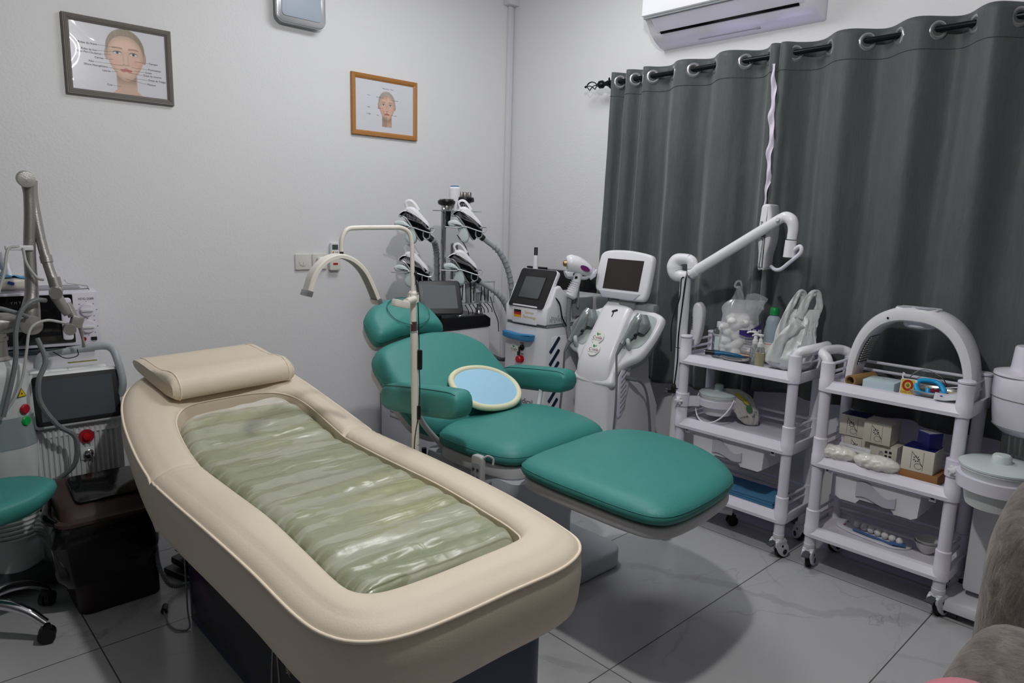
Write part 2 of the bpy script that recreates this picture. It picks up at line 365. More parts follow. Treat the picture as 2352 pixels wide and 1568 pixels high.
for z, c, n in ((1.206, '7c1230', 'red_led'), (1.192, '1f5a38', 'green_led')):
    b = MB(); b.lathe([(.001, .042), (.005, .042), (.004, .044), (.001, .0445)], M=frame((1.884, YW, z), (1, 0, 0), (0, 0, 1)), n=16); obj('indicator', b, mat(n, c, .3), pl)
rc = thing('remote_control', 'white remote with a small display in its wall holder', 'remote control', (1.968, YW, 1.16))
b = MB(); yplate(b, rrect(.066, .075, .008, 4, 1.968, 1.185), .0, .03, .003); obj('holder', b, SWM, rc)
b = MB(); yplate(b, rrect(.048, .145, .012, 5, 1.968, 1.233), .006, .028, .004); rb = obj('body', b, WHITE, rc)
b = MB(); yplate(b, rrect(.036, .028, .002, 2, 1.968, 1.276), .028, .0288); obj('display', b, mat('lcd', '4a5752', .2), rb)
b = MB(); b.lathe([(.001, .028), (.0055, .028), (.0045, .030), (.001, .0303)], M=frame((1.957, YW, 1.248), (1, 0, 0), (0, 0, 1)), n=16); obj('orange_button', b, mat('orange_button', 'e09a28', .4), rb)
for bx, bz in ((1.972, 1.248), (1.983, 1.248), (1.957, 1.236), (1.972, 1.236), (1.983, 1.236)):
    b = MB(); yplate(b, rrect(.006, .004, .001, 2, bx, bz), .028, .0292); obj('button', b, GREY, rb)
b = MB(); yplate(b, rrect(.03, .011, .004, 3, 1.968, 1.183), .0301, .0312); obj('red_badge', b, mat('red_badge', 'b3201f', .4), rc)
# ---------------------------------------------------------------- pictures
def poster_mat(nm):
    m = bpy.data.materials.new(nm); m.use_nodes = True; nt = m.node_tree; b = nt.nodes['Principled BSDF']
    a = nt.nodes.new('ShaderNodeVertexColor'); a.layer_name = 'print'; nt.links.new(a.outputs[0], b.inputs['Base Color'])
    b.inputs['Roughness'].default_value = .28; b.inputs['Coat Weight'].default_value = .6; b.inputs['Coat Roughness'].default_value = .06
    n = nt.nodes.new('ShaderNodeTexNoise'); n.inputs['Scale'].default_value = 6; tc = nt.nodes.new('ShaderNodeTexCoord'); nt.links.new(tc.outputs['Object'], n.inputs['Vector'])
    n.inputs['Detail'].default_value = 1; n.inputs['Distortion'].default_value = 1.2
    bp = nt.nodes.new('ShaderNodeBump'); bp.inputs['Strength'].default_value = .5; bp.inputs['Distance'].default_value = .02
    nt.links.new(n.outputs[0], bp.inputs['Height']); nt.links.new(bp.outputs[0], b.inputs['Coat Normal'])
    return m
def sst(a, b, x):
    t = max(0, min(1, (x-a)/(b-a))); return t*t*(3-2*t)
def face_rgb(x, y, young=True, split=False):
    """printed portrait; x,y in head units (chin at y=-1, crown at y=1)"""
    bg = Vector((.86, .86, .89)); c = bg.copy()
    skin = Vector((.90, .76, .68)) if young else Vector((.86, .72, .64)); hair = Vector((.66, .60, .52)) if young else Vector((.74, .71, .68))
    dk = Vector((.45, .33, .28))
    def mix(col, a):
        nonlocal c; a = max(0, min(1, a)); c = c*(1-a)+Vector(col)*a
    # shoulders and neck
    nw = .36+.06*sst(-1.0, -1.5, y) + 1.6*max(0, -(y+1.38))**1.25 if y < -1.38 else .38
    if young: mix(skin*.93, sst(.02, -.02, abs(x)-nw)*sst(-.45, -.6, y))
    else: mix(skin*.9, sst(.02, -.02, abs(x)-.42)*sst(-.45, -.6, y)*sst(-1.52, -1.45, y))
    mix(skin*.62, sst(.02, -.1, abs(x)-.4)*sst(-1.3, -.85, y)*sst(-.5, -.8, y)*.7)
    # ears
    for s in (-1, 1):
        e = ((x-s*.69)/.085)**2+((y+.02)/.24)**2; mix(skin*.82, sst(1.2, .8, e))
    # hair cap
    h = (x/.72)**2+((y-.22)/.80)**2; mix(hair, sst(1.05, .97, h)*sst(-.12, .02, y))
    mix(hair*.8, sst(1.05, .97, h)*sst(.0, .2, y)*(.3+.08*sin(x*40+y*7)+.4*abs(x)))
    # face oval
    wd = .655-.0*y; ylow = -1.0
    f = (abs(x)/(.655*(1-.28*sst(-.1, -1.05, y)*1.0)))**2.2+(abs(y+.06)/(.80 if y > -.06 else .94))**2.3
    mix(skin, sst(1.04, .96, f))
    fa = sst(1.04, .96, f)
    mix(skin*1.07, fa*.5*exp(-((x*1.4)**2+((y-.35)*2.4)**2)))
    mix(skin*.8, fa*.55*sst(.4, 1.0, f))
    for s in (-1, 1):
        ex = (x-s*.30); ey = y-.07
        mix(dk, fa*.6*exp(-((ey-.145-.05*cos(ex*5))/.028)**2)*sst(.23, .15, abs(ex)))      # brow
        mix(skin*.72, fa*.5*exp(-(ex/.2)**2-((ey-.02)/.10)**2))
        e = (ex/.135)**2+(ey/.055)**2; mix((.88, .88, .88), fa*sst(1.1, .9, e))
        i = (ex**2+ey**2)/.0028; mix((.36, .45, .5), fa*sst(1.15, .85, i)*sst(1.3, 1, e)); mix((.08, .08, .09), fa*sst(.35, .2, i))
        mix((.15, .1, .09), fa*.9*exp(-((ey-.052*sqrt(max(0, 1-(ex/.15)**2)))/.014)**2)*sst(.17, .13, abs(ex)))
        mix((.9, .6, .55), fa*.28*exp(-((x-s*.42)/.2)**2-((y+.28)/.2)**2))
        mix(skin*.55, fa*.7*exp(-((x-s*.075)/.028)**2-((y+.36)/.018)**2))
    mix(skin*.78, fa*.4*exp(-((abs(x)-.09)/.03)**2)*sst(-.38, -.2, y)*sst(.1, -.1, y))
    mix(skin*.7, fa*.6*exp(-(x/.15)**2-((y+.385)/.022)**2))
    lx = abs(x)/.235
    mix((.80, .47, .46), fa*.92*sst(1.05, .85, lx**2+((y+.585-.02*cos(x*24))/.075)**2)); mix((.45, .22, .22), fa*.8*exp(-((y+.58)/.012)**2)*sst(1.0, .8, lx))
    if split:
        if x < 0:
            mix(skin*.75, fa*.45*(.5+.5*sin(y*55+4*sin(x*9)))*sst(.35, .5, y)); mix(skin*.6, fa*.5*exp(-((x+.28+(y+.5)*.3)/.03)**2)*sst(-.8, -.6, y)*sst(-.25, -.4, y))
            mix(skin*.7, sst(.02, -.1, abs(x)-.42)*sst(-.6, -.9, y)*sst(-1.52, -1.45, y)*.5)
        mix((.55, .4, .4), fa*.35*exp(-(x/.008)**2))
    return c
def picture(name, label, cx, cz, W, H, fw, fmat, shade, cen, sc, words, young, nx, thick):
    r = thing(name, label, 'picture', (cx, YW, cz), group='framed face charts on the back wall')
    yf = YW-.004
    b = MB()
    prf = [(0, .001), (0, thick*.8), (fw*.12, thick), (fw*.3, thick*.93), (fw*.38, thick), (fw*.55, thick*.9), (fw*.63, thick*.95), (fw*.8, thick*.75), (fw, thick*.6), (fw, .001)]
    cs = [(-1, -1), (1, -1), (1, 1), (-1, 1)]
    R = [[Vector((cx+sx*(W/2-q), YW-d, cz+sz*(H/2-q))) for q, d in prf] for sx, sz in cs]
    b.rings(R, False, closed=False, loop=True)
    obj('frame', b, fmat, r, 20)
    iw, ih = W-2*fw, H-2*fw; ny = int(nx*ih/iw)
    mb = MB(); mb.grid(nx, ny, lambda u, v: Vector((cx-iw/2+iw*u, YW-thick*.45, cz-ih/2+ih*v)))
    o = obj('printed_poster', mb, poster_mat(name+'_print'), r, 0)
    at = o.data.color_attributes.new('print', 'FLOAT_COLOR', 'POINT')
    buf = []
    for j in range(ny+1):
        for i in range(nx+1):
            x = (iw*i/nx-iw*cen[0])/sc; y = (ih*j/ny-ih*cen[1])/sc
            c = face_rgb(x, y, young, not young) if abs(x) < 2.2 else Vector((.86, .86, .89))
            buf += list(lin(tuple(max(0, min(255, q*255)) for q in c)))
    at.data.foreach_set('color', buf)
    lines = MB()
    for (s, u, v, sz_, al, u2, v2) in words:
        text('caption', s, sz_, FY(cx-iw/2+iw*u, YW-thick*.45, cz-ih/2+ih*v), INK, o, align=al)
        if u2 is not None:
            a = Vector((cx-iw/2+iw*(u+(.004 if al == 'RIGHT' else -.004)), YW-thick*.45-.0007, cz-ih/2+ih*v)); e = Vector((cx-iw/2+iw*u2, YW-thick*.45-.0007, cz-ih/2+ih*v2))
            lines.tube([a, e], .00035, 4)
    obj('leader_lines', lines, mat('grey_ink', '77757a', .6), o)
    return r
W1 = [('Rides du front', .27, .70, .0125, 'RIGHT', .46, .70), ('Rides du lion', .265, .61, .0115, 'RIGHT', .50, .64), ('Rides Péri-Oculaires', .305, .565, .0115, 'RIGHT', .40, .58),
      ('Cernes', .325, .505, .0115, 'RIGHT', .43, .515), ('Nez', .225, .44, .0115, 'RIGHT', .53, .44), ('Sillons Nasogéniens', .365, .385, .0115, 'RIGHT', .50, .37), ('Lèvres', .39, .325, .0115, 'RIGHT', .47, .335),
      ('Cou', .40, .12, .0115, 'RIGHT', .49, .11), ('Tempes', .81, .53, .0115, 'LEFT', .66, .53), ('Pommettes', .80, .435, .0115, 'LEFT', .62, .43), ('Joues', .77, .385, .0115, 'LEFT', .64, .38),
      ('Zone du sourire', .74, .335, .0115, 'LEFT', .60, .34), ('Ovale du Visage', .79, .27, .0115, 'LEFT', .64, .26), ('Menton', .78, .20, .0115, 'LEFT', .55, .24)]
gw = mat('grey_ribbed_wood', '77736e', .5, bump=.6, bscale=8, stretch=(3, 3, 60), var=.15, vscale=20)
picture('picture_frame', 'large grey framed face chart hanging at the far left', .943, 2.0945, .430, .327, .026, gw, None, (.56, .60), .108, W1, True, 230, .022)
W2 = [('Rides du front    Toxine', .55, .87, .0075, 'CENTER', None, 0), ('Front', .24, .70, .008, 'RIGHT', None, 0), ('Patte d\'oie', .42, .685, .0065, 'RIGHT', .48, .68), ('Joues', .24, .47, .008, 'RIGHT', None, 0), ('Cernes', .41, .47, .0065, 'RIGHT', .46, .48),
      ('Le visage', .25, .34, .008, 'RIGHT', None, 0), ('Cou', .385, .33, .007, 'RIGHT', None, 0), ('hydratation', .66, .66, .006, 'LEFT', .57, .66), ('lissage', .66, .36, .006, 'LEFT', .55, .37)]
ow = mat('orange_beech_wood', 'b07a42', .45, bump=.2, bscale=10, stretch=(3, 3, 30), var=.08, vscale=14)
picture('picture_frame', 'small honey wood framed face chart left of the room corner', 2.313, 2.0665, .440, .332, .027, ow, None, (.53, .53), .078, W2, False, 170, .018)
# ---------------------------------------------------------------- curtains
def curtain_mat():
    m = bpy.data.materials.new('charcoal_linen_curtain'); m.use_nodes = True; nt = m.node_tree; N = nt.nodes; L = nt.links; b = N['Principled BSDF']
    tc = N.new('ShaderNodeTexCoord'); mp = N.new('ShaderNodeMapping'); mp.inputs['Scale'].default_value = (30, 30, 2.2)
    n = N.new('ShaderNodeTexNoise'); n.inputs['Scale'].default_value = 6; n.inputs['Detail'].default_value = 6; n.inputs['Roughness'].default_value = .7
    L.new(tc.outputs['Object'], mp.inputs[0]); L.new(mp.outputs[0], n.inputs['Vector'])
    r = N.new('ShaderNodeValToRGB'); e = r.color_ramp.elements
    e[0].position = .25; e[0].color = lin('474b4d'); e[1].position = .66; e[1].color = lin('54585a')
    for p, c in ((.74, '4f5456'), (.80, '84898b')):
        q = e.new(p); q.color = lin(c)
    L.new(n.outputs[0], r.inputs[0]); L.new(r.outputs[0], b.inputs['Base Color']); b.inputs['Roughness'].default_value = .62; b.inputs['Sheen Weight'].default_value = .25
    n2 = N.new('ShaderNodeTexNoise'); n2.inputs['Scale'].default_value = 5; n2.inputs['Detail'].default_value = 5; mp2 = N.new('ShaderNodeMapping'); mp2.inputs['Scale'].default_value = (1.5, 1.5, .8)
    L.new(tc.outputs['Object'], mp2.inputs[0]); L.new(mp2.outputs[0], n2.inputs['Vector'])
    bp = N.new('ShaderNodeBump'); bp.inputs['Strength'].default_value = .5; bp.inputs['Distance'].default_value = .02; L.new(n2.outputs[0], bp.inputs['Height']); L.new(bp.outputs[0], b.inputs['Normal'])
    return m
CUR = curtain_mat()
XR = 3.205
def zr(y): return 2.223+(2.64-y)*.0063
RINGM = mat('silver_eyelet', 'bcbcc0', .25, .8)
def curtain(name, label, cr, first, zbot, amp_end=0):
    """cr: list of y where the cloth crosses the rod, from left to right; first=+1 when the first bulge comes to the room side"""
    y_a, y_b = cr[0], cr[-1]
    # parametrise by arc-ish coordinate: each half wave gets NS samples
    NS = 12; U = []
    for i in range(len(cr)-1):
        for k in range(NS): U.append((i, k/NS))
    U.append((len(cr)-2, 1.0))
    nv = 70
    def pt(i, t, v):
        y = cr[i]+(cr[i+1]-cr[i])*t; w_ = abs(cr[i+1]-cr[i])
        sgn = first*(1 if i % 2 == 0 else -1)
        a = min(.056, .022+w_*.24)
        z0 = zr(y)+.048+.006*noise.noise(Vector((y*6, 1, 0))); z1 = zbot(y)
        z = z0+(z1-z0)*v
        dy = v*.05*noise.noise(Vector((y*2.2, z*.5, 3)))
        s_ = sin(pi*t)
        s_ = s_*(1-.15*v) + .16*v*sin(2*pi*t+3*y)
        x = XR - sgn*a*s_*(.95+.35*noise.noise(Vector((y*3, z*1.1, 5)))) + .012*v*noise.noise(Vector((y*14, z*1.3, 9)))
        x += .006*noise.noise(Vector((y*5, z*4, 2)))
        x = min(x, XW-.03)
        if z < 1.15: x = max(x, 3.163)
        yy = y+dy*(1 if 0 < i < len(cr)-2 else .4)
        if amp_end: yy += amp_end*v*(1-(y_a-y)/(y_a-y_b))
        return Vector((x, yy, z))
    mb = MB(); n = len(U)
    V = [pt(i, t, j/nv) for j in range(nv+1) for (i, t) in U]
    F = [(j*n+i, j*n+i+1, (j+1)*n+i+1, (j+1)*n+i) for j in range(nv) for i in range(n-1)]
    r = thing(name, label, 'curtain', (XR, (y_a+y_b)/2, .62), group='grey eyelet curtain panels')
    mb._add(V, F); cl = obj('fabric', mb, CUR, r, 180, solid=.0025)
    # hem seam
    R = MB(); hp = [pt(i, t, .075)+Vector((-.0025, 0, 0)) for (i, t) in U]; R.tube(hp, .0011, 5, sm=0); obj('header_seam', R, mat('seam_thread', '3b4042', .8), r)
    inner = cr[1:] if first > 0 else cr[1:]
    for k in range(1, len(cr)-1):
        y = cr[k]; wl_, wr_ = cr[k-1]-cr[k], cr[k]-cr[k+1]; w_ = (wl_+wr_)/2
        sg = first*(1 if (k-1) % 2 == 0 else -1)
        # slope of cloth at the crossing
        sl = min(.056, .022+w_*.24)*pi/max(w_, .03)
        ang = math.atan(sl)*.8
        tdir = Vector((sg*sin(ang), -cos(ang), 0))
        M = frame((XR, y, zr(y)-.004), tdir, (0, 0, 1)); b = MB()
        P = [(.021, .0), (.0215, .004), (.026, .0062), (.031, .0055), (.0355, .003), (.037, 0), (.0355, -.003), (.031, -.0045), (.024, -.0045), (.021, -.003)]
        b.rings([[Vector((q*cos(a), q*sin(a), d)) for q, d in P] for a in [2*pi*i/30 for i in range(30)]], False, M=M, loop=True)
        obj('eyelet', b, RINGM, r)
    return r
crA = [2.642, 2.587, 2.541, 2.479, 2.430, 2.365, 2.236, 2.116, 1.990, 1.831, 1.709, 1.640]
crB = [1.662, 1.586, 1.428, 1.275, 1.150, 1.009, .882, .742, .60, .46, .33, .2, .08]
ca = curtain('curtain', 'left dark grey eyelet curtain panel, nearest the room corner', crA, 1, lambda y: .585+.018*noise.noise(Vector((y*3, 0, 0)))+max(0, 2.5-y)*.02+(.37*0), .04)
cb = curtain('curtain', 'right dark grey eyelet curtain panel, running out of the frame', crB, 1, lambda y: .655-.03*max(0, 1.2-y)+.015*noise.noise(Vector((y*4, 4, 0))))
b = MB()
b.grid(6, 80, lambda u, v: Vector((XR-.045+.006*sin(u*4+v*34)+.004*sin(v*57), 1.668-.022*v-.026*u*(.35+.65*sin(pi*min(1, v*1.15+.05))**.6)+.004*sin(v*26), 2.185-.76*v)))
obj('lining_strip', b, mat('pale_curtain_lining', 'e6def0', .6), ca, 180, solid=.001)
rod = thing('curtain_rod', 'black metal curtain rod with a twisted cage finial', 'curtain rod', (XR, 1.4, 2.23))
ROD = mat('black_rod_metal', '17181b', .3, .6)
obj('pole', MB().cyl((XR, 2.70, zr(2.70)), (XR, .05, zr(.05)), .0125), ROD, rod)
b = MB(); b.lathe([(.005, 0), (.014, .002), (.022, .012), (.022, .03), (.014, .04), (.010, .05), (.006, .058), (.004, .06)], M=frame((XR, 2.70, zr(2.7)), (1, 0, 0), (0, 0, 1)) @ Matrix.Rotation(pi, 4, 'Y') @ Matrix.Rotation(0, 4, 'Z'))
for k in range(4):
    pts = []
    for i in range(9):
        t = i/8; a = k*pi/2+t*2.2; rr = .024*sin(pi*t)**.8+.002
        pts.append((XR+rr*cos(a), 2.755+.075*t, zr(2.75)+rr*sin(a)))
    b.tube(pts, .0028, 6, sm=2)
b.ell((XR, 2.838, zr(2.8)), (.007, .009, .007), 12, 8); obj('finial', b, ROD, rod)
b = MB(); b.tube([(XW, 2.665, 2.19), (XW-.06, 2.665, 2.195), (XR, 2.665, zr(2.66)-.014)], .006, 8); b.box((XW-.004, 2.665, 2.19), (.008, .03, .06), .002); b.cyl((XR, 2.655, zr(2.66)), (XR, 2.675, zr(2.66)), .0165); b.ell((XR, 2.665, zr(2.66)+.022), (.006, .006, .01), 10, 6)
obj('wall_bracket', b, ROD, rod)
# ---------------------------------------------------------------- massage bed
bed = thing('massage_bed', 'cream upholstered massage bed on a dark printed base, in the foreground', 'massage bed', (1.0, 1.9, 0))
def zt(y):
    return .655 + (.18*(y-2.25) if y > 2.25 else 0)
def dens(P, closed=True, step=.0105):
    C = cat([(p[0], p[1], 0) for p in P], 14, closed); out = []; acc = 0
    L = len(C)
    seg = [(C[i], C[(i+1) % L]) for i in range(L)]; tot = sum((a-b_).length for a, b_ in seg); n = int(tot/step); out = []; d = 0; i = 0; pos = 0
    for a, b_ in seg:
        l = (a-b_).length
        while d < pos+l and len(out) < n:
            out.append(a+(b_-a)*((d-pos)/max(l, 1e-9))); d += tot/n
        pos += l
    return out
outer = [(.600, 1.27), (.606, 1.51), (.606, 1.75), (.602, 2.05), (.603, 2.25), (.612, 2.45), (.645, 2.70), (.70, 2.90), (.79, 3.04), (.93, 3.105), (1.08, 3.125), (1.22, 3.12), (1.32, 3.075), (1.375, 2.97), (1.396, 2.80), (1.404, 2.5), (1.406, 2.25), (1.404, 1.85), (1.385, 1.5), (1.345, 1.22), (1.30, 1.105), (1.19, 1.055), (1.0, 1.055), (.86, 1.056), (.745, 1.066), (.665, 1.098), (.617, 1.162)]
inner = [(.718, 1.30), (.735, 1.5), (.752, 1.74), (.752, 2.0), (.753, 2.27), (.765, 2.45), (.80, 2.62), (.875, 2.72), (1.0, 2.745), (1.15, 2.745), (1.245, 2.70), (1.283, 2.58), (1.275, 2.3), (1.262, 2.0), (1.258, 1.66), (1.235, 1.42), (1.212, 1.26), (1.17, 1.205), (1.0, 1.195), (.86, 1.195), (.765, 1.205), (.725, 1.24)]
OP = dens(outer)
IPd = dens(inner, step=.004)
NB = len(OP)
# nearest-angle matching through arc length with shared centre line
def match(p):
    cy = min(max(p.y, 1.42), 2.52); c = Vector((1.0, cy, 0)); d = (p-c).normalized(); best = None
    for q in IPd:
        e = q-c
        if e.length < 1e-6: continue
        s_ = e.normalized().dot(d)
        if best is None or s_ > best[0]: best = (s_, q)
    return best[1]
IP = [match(p) for p in OP]
IP = [(IP[i-2]+IP[i-1]+IP[i]+IP[(i+1) % NB]+IP[(i+2) % NB])/5 for i in range(NB)]
def nrm(P, i):
    d = P[(i+1) % len(P)]-P[i-1]; return Vector((-d.y, d.x, 0)).normalized()
ccw = sum(OP[i].x*OP[(i+1) % NB].y-OP[(i+1) % NB].x*OP[i].y for i in range(NB)) > 0
def inn(i): v = nrm(OP, i); return v if ccw else -v
def crease(y, x): return -.016*exp(-((y-2.262)/.011)**2) + .0022*sin(y*150+sin(x*9))*exp(-((y-2.22)/.05)**2)
def bedring(fn): return [fn(i) for i in range(NB)]
def TH(y): return .205 if y < 2.3 else .205-.12*(y-2.3)
R = []
def side(ins, dz):
    def f(i):
        p = OP[i]; q = p+inn(i)*ins; z = zt(p.y)+dz*1.0
        if dz < -.1: z = zt(p.y)-TH(p.y)+(dz+.205)
        z += crease(p.y, p.x)*(1 if dz > -.19 else .3)
        return Vector((q.x, q.y, z))
    return bedring(f)
R.append([Vector((1.0, p.y*.85+.28, .47)) if False else Vector((p.x*.7+.3, p.y*.8+.4, zt(p.y)-TH(p.y)+.0)) for p in OP])
for ins, dz in ((.05, -.205), (.022, -.2), (.006, -.185), (.0, -.16), (-.006, -.10), (-.004, -.06), (.0, -.034), (.003, -.0285), (.009, -.021), (.02, -.013), (.036, -.0065), (.042, -.005)): R.append(side(ins, dz))
for t in (.12, .25, .5, .72, .85, .93):
    def f(i, t=t):
        p = OP[i]+inn(i)*.042; q = IP[i]; s_ = p+(q-p)*t; return Vector((s_.x, s_.y, zt(s_.y)-.005+.011*sin(pi*min(1, t*1.02))**.6-(.006 if t > .9 else 0)+crease(s_.y, s_.x)))
    R.append(bedring(f))
for t, dz in ((.98, -.012), (1.0, -.024), (1.004, -.04), (1.0, -.10)):
    def f(i, t=t, dz=dz):
        p = OP[i]+inn(i)*.042; q = IP[i]; s_ = p+(q-p)*t; return Vector((s_.x, s_.y, zt(s_.y)+dz+crease(s_.y, s_.x)*.6))
    R.append(bedring(f))
mb = MB(); mb.rings(R, False)
mb.bm.faces.new([v for v in list(mb.bm.verts)[-NB:]]); mb.bm.faces.new([v for v in list(mb.bm.verts)[:NB]])
obj('cushion', mb, CREAM, bed, 60)
PIP = mat('cream_piping', 'f5e6d2', .5)
b = MB(); b.tube([Vector((OP[i].x+inn(i).x*.0, OP[i].y+inn(i).y*.0, zt(OP[i].y)-.03+crease(OP[i].y, OP[i].x))) for i in range(0, NB, 2)], .0042, 8, sm=0, closed=True); obj('piping', b, PIP, bed, 180)
b = MB(); b.tube([Vector((IP[i].x, IP[i].y, zt(IP[i].y)-.020)) for i in range(0, NB, 2)], .0028, 6, sm=0, closed=True); obj('piping', b, PIP, bed, 180)
# base
BB = mat('navy_printed_base', '141a33', .3, coat=.4)
def base_mat():
    m = bpy.data.materials.new('dark_printed_base'); m.use_nodes = True; nt = m.node_tree; N = nt.nodes; L = nt.links; b = N['Principled BSDF']
    tc = N.new('ShaderNodeTexCoord'); n = N.new('ShaderNodeTexNoise'); n.inputs['Scale'].default_value = 3.2; n.inputs['Detail'].default_value = 3; n.inputs['Distortion'].default_value = 1.5
    L.new(tc.outputs['Object'], n.inputs['Vector']); r = N.new('ShaderNodeValToRGB'); e = r.color_ramp.elements
    e[0].position = .45; e[0].color = lin('14151f'); e[1].position = .75; e[1].color = lin('6a2a50'); q = e.new(.6); q.color = lin('242344')
    L.new(n.outputs[0], r.inputs[0]); L.new(r.outputs[0], b.inputs['Base Color']); b.inputs['Roughness'].default_value = .25
    return m
b = MB(); b.prism(rrect(.46, 1.36, .05, 8, .99, 1.815), .01, .46, 0); base = obj('base', b, mat('navy_lacquer', '1c2750', .3), bed)
b = MB(); b.box((.7595, 1.82, .24), (.003, 1.22, .40)); pr = obj('printed_side_panel', b, base_mat(), bed)
b = MB(); b.box((.99, 1.815, .012), (.44, 1.33, .022), .004); obj('plinth', b, BLACK, bed)
b = MB(); b.prism(rrect(.5, 1.5, .06, 6, .995, 1.86), .44, .475); obj('top_board', b, BLACK, bed)
b = MB(); b.box((.99, 1.1335, .235), (.34, .003, .42)); obj('end_panel', b, mat('navy_end_panel', '1a2447', .35), bed)
WI = mat('white_print_ink', 'b8b4ae', .5)
FB = lambda y, z: frame((.7575, y, z), (0, -1, 0), (0, 0, 1))
for i, ch in enumerate('心如人美'): text('lettering', ch, .034, FB(1.665, .345-.042*i), WI, pr)
for i, ch in enumerate('美容：'): text('lettering', ch, .03, FB(1.60, .33-.038*i), WI, pr)
b = MB()
for s_ in (-1, 1): b.tube([(.757, 1.745, .35), (.757, 1.745+s_*.006, .28), (.757, 1.745+s_*.022, .18), (.757, 1.745+s_*.03, .06)], [.0008, .0015, .003, .0035], 6)
obj('line_drawing', b, WI, pr)
# ---------------------------------------------------------------- water mattress in the recess
def water_mat():
    m = bpy.data.materials.new('green_water_vinyl'); m.use_nodes = True; nt = m.node_tree; N = nt.nodes; L = nt.links; b = N['Principled BSDF']
    tc = N.new('ShaderNodeTexCoord')
    def nz(sc, stretch, det=3, dist=0, loc=(0, 0, 0)):
        mp = N.new('ShaderNodeMapping'); mp.inputs['Scale'].default_value = stretch; mp.inputs['Location'].default_value = loc; L.new(tc.outputs['Object'], mp.inputs[0])
        n = N.new('ShaderNodeTexNoise'); n.inputs['Scale'].default_value = sc; n.inputs['Detail'].default_value = det; n.inputs['Distortion'].default_value = dist; L.new(mp.outputs[0], n.inputs['Vector']); return n.outputs[0]
    base = nz(1.3, (1, 1.6, 1), 2, .4); r0 = N.new('ShaderNodeValToRGB'); e = r0.color_ramp.elements
    e[0].position = .32; e[0].color = lin('8e9478'); e[1].position = .74; e[1].color = lin('abab80'); q = e.new(.5); q.color = lin('969b7c'); L.new(base, r0.inputs[0])
    bub = nz(2.6, (1.0, 5.0, 1), 3, .15, (1.3, .4, 0)); r1 = N.new('ShaderNodeValToRGB'); e = r1.color_ramp.elements; e[0].position = .515; e[1].position = .522
    L.new(bub, r1.inputs[0])
    mx = N.new('ShaderNodeMix'); mx.data_type = 'RGBA'; mx.inputs[7].default_value = lin('b4b6a6')
    ml = N.new('ShaderNodeMath'); ml.operation = 'MULTIPLY'; ml.inputs[1].default_value = .6; L.new(r1.outputs[0], ml.inputs[0])
    L.new(ml.outputs[0], mx.inputs[0]); L.new(r0.outputs[0], mx.inputs[6])
    # head end of the bag is clear and empty
    sp = N.new('ShaderNodeSeparateXYZ'); L.new(tc.outputs['Object'], sp.inputs[0]); mr = N.new('ShaderNodeMapRange'); mr.inputs[1].default_value = .60; mr.inputs[2].default_value = .68
    ad = N.new('ShaderNodeMath'); ad.operation = 'MULTIPLY_ADD'; L.new(nz(5, (1, 1, 1)), ad.inputs[0]); ad.inputs[1].default_value = .18; L.new(sp.outputs[1], ad.inputs[2])
    sb = N.new('ShaderNodeMath'); sb.operation = 'SUBTRACT'; sb.inputs[1].default_value = .09; L.new(ad.outputs[0], sb.inputs[0]); L.new(sb.outputs[0], mr.inputs[0])
    m2 = N.new('ShaderNodeMix'); m2.data_type = 'RGBA'; m2.inputs[7].default_value = lin('d8d2c6'); L.new(mr.outputs[0], m2.inputs[0]); L.new(mx.outputs[2], m2.inputs[6]); L.new(m2.outputs[2], b.inputs['Base Color'])
    b.inputs['Roughness'].default_value = .34; b.inputs['Coat Weight'].default_value = .45; b.inputs['Coat Roughness'].default_value = .24; b.inputs['Specular IOR Level'].default_value = .55
    wr = nz(3.6, (.9, 4.2, 1), 2, 1.0, (4, 2, 0)); bp = N.new('ShaderNodeBump'); bp.inputs['Strength'].default_value = .5; bp.inputs['Distance'].default_value = .02; L.new(wr, bp.inputs['Height'])
    wr2 = nz(14, (2.2, 1, 1), 2, .8); bp2 = N.new('ShaderNodeBump'); bp2.inputs['Strength'].default_value = .16; bp2.inputs['Distance'].default_value = .008; L.new(wr2, bp2.inputs['Height']); L.new(bp.outputs[0], bp2.inputs['Normal'])
    L.new(bp2.outputs[0], b.inputs['Normal']); L.new(bp2.outputs[0], b.inputs['Coat Normal'])
    return m
wmt = thing('water_mattress', 'translucent green water filled mattress lying in the recess of the cream bed', 'water mattress', (1.0, 1.97, .58))
wl_ = [(.722, 1.225), (.725, 1.30), (.740, 1.5), (.757, 1.74), (.757, 2.0), (.758, 2.27), (.77, 2.45), (.80, 2.60), (.86, 2.66)]
wr_ = [(1.19, 1.225), (1.222, 1.30), (1.240, 1.45), (1.253, 1.66), (1.257, 2.0), (1.27, 2.3), (1.275, 2.5), (1.265, 2.64), (1.20, 2.70)]
def ev(T_, v):
    k = v*(len(T_)-1); i = min(int(k), len(T_)-2); f = k-i
    c = cat([(p[0], p[1], 0) for p in T_[max(0, i-1):i+3]], 20); j = (20 if i > 0 else 0)+int(f*20); return c[min(j, len(c)-1)]
def wtop(u, v):
    a, c = ev(wl_, v), ev(wr_, v); p = a+(c-a)*u
    e = min(1, min(u, 1-u)/.10); e = sqrt(max(0, 1-(1-e)**2)); g = min(1, min(v, 1-v)/.05); g = sqrt(max(0, 1-(1-g)**2)); q = e*g
    rid = .008*abs(sin(p.y*pi/.088+.5*noise.noise(Vector((p.x*2, p.y*3, 0)))+.3*(p.x-1)))+.007*noise.noise(Vector((p.x*4.5, p.y*14, 1)))+.004*noise.noise(Vector((p.x*22, p.y*22, 1)))
    sag = -.022 if p.y > 2.35 else -.022*sst(2.15, 2.35, p.y)
    return Vector((p.x, p.y, zt(p.y)-.060+q*(.046+rid)+sag*.6))
mb = MB(); mb.grid(70, 190, wtop)
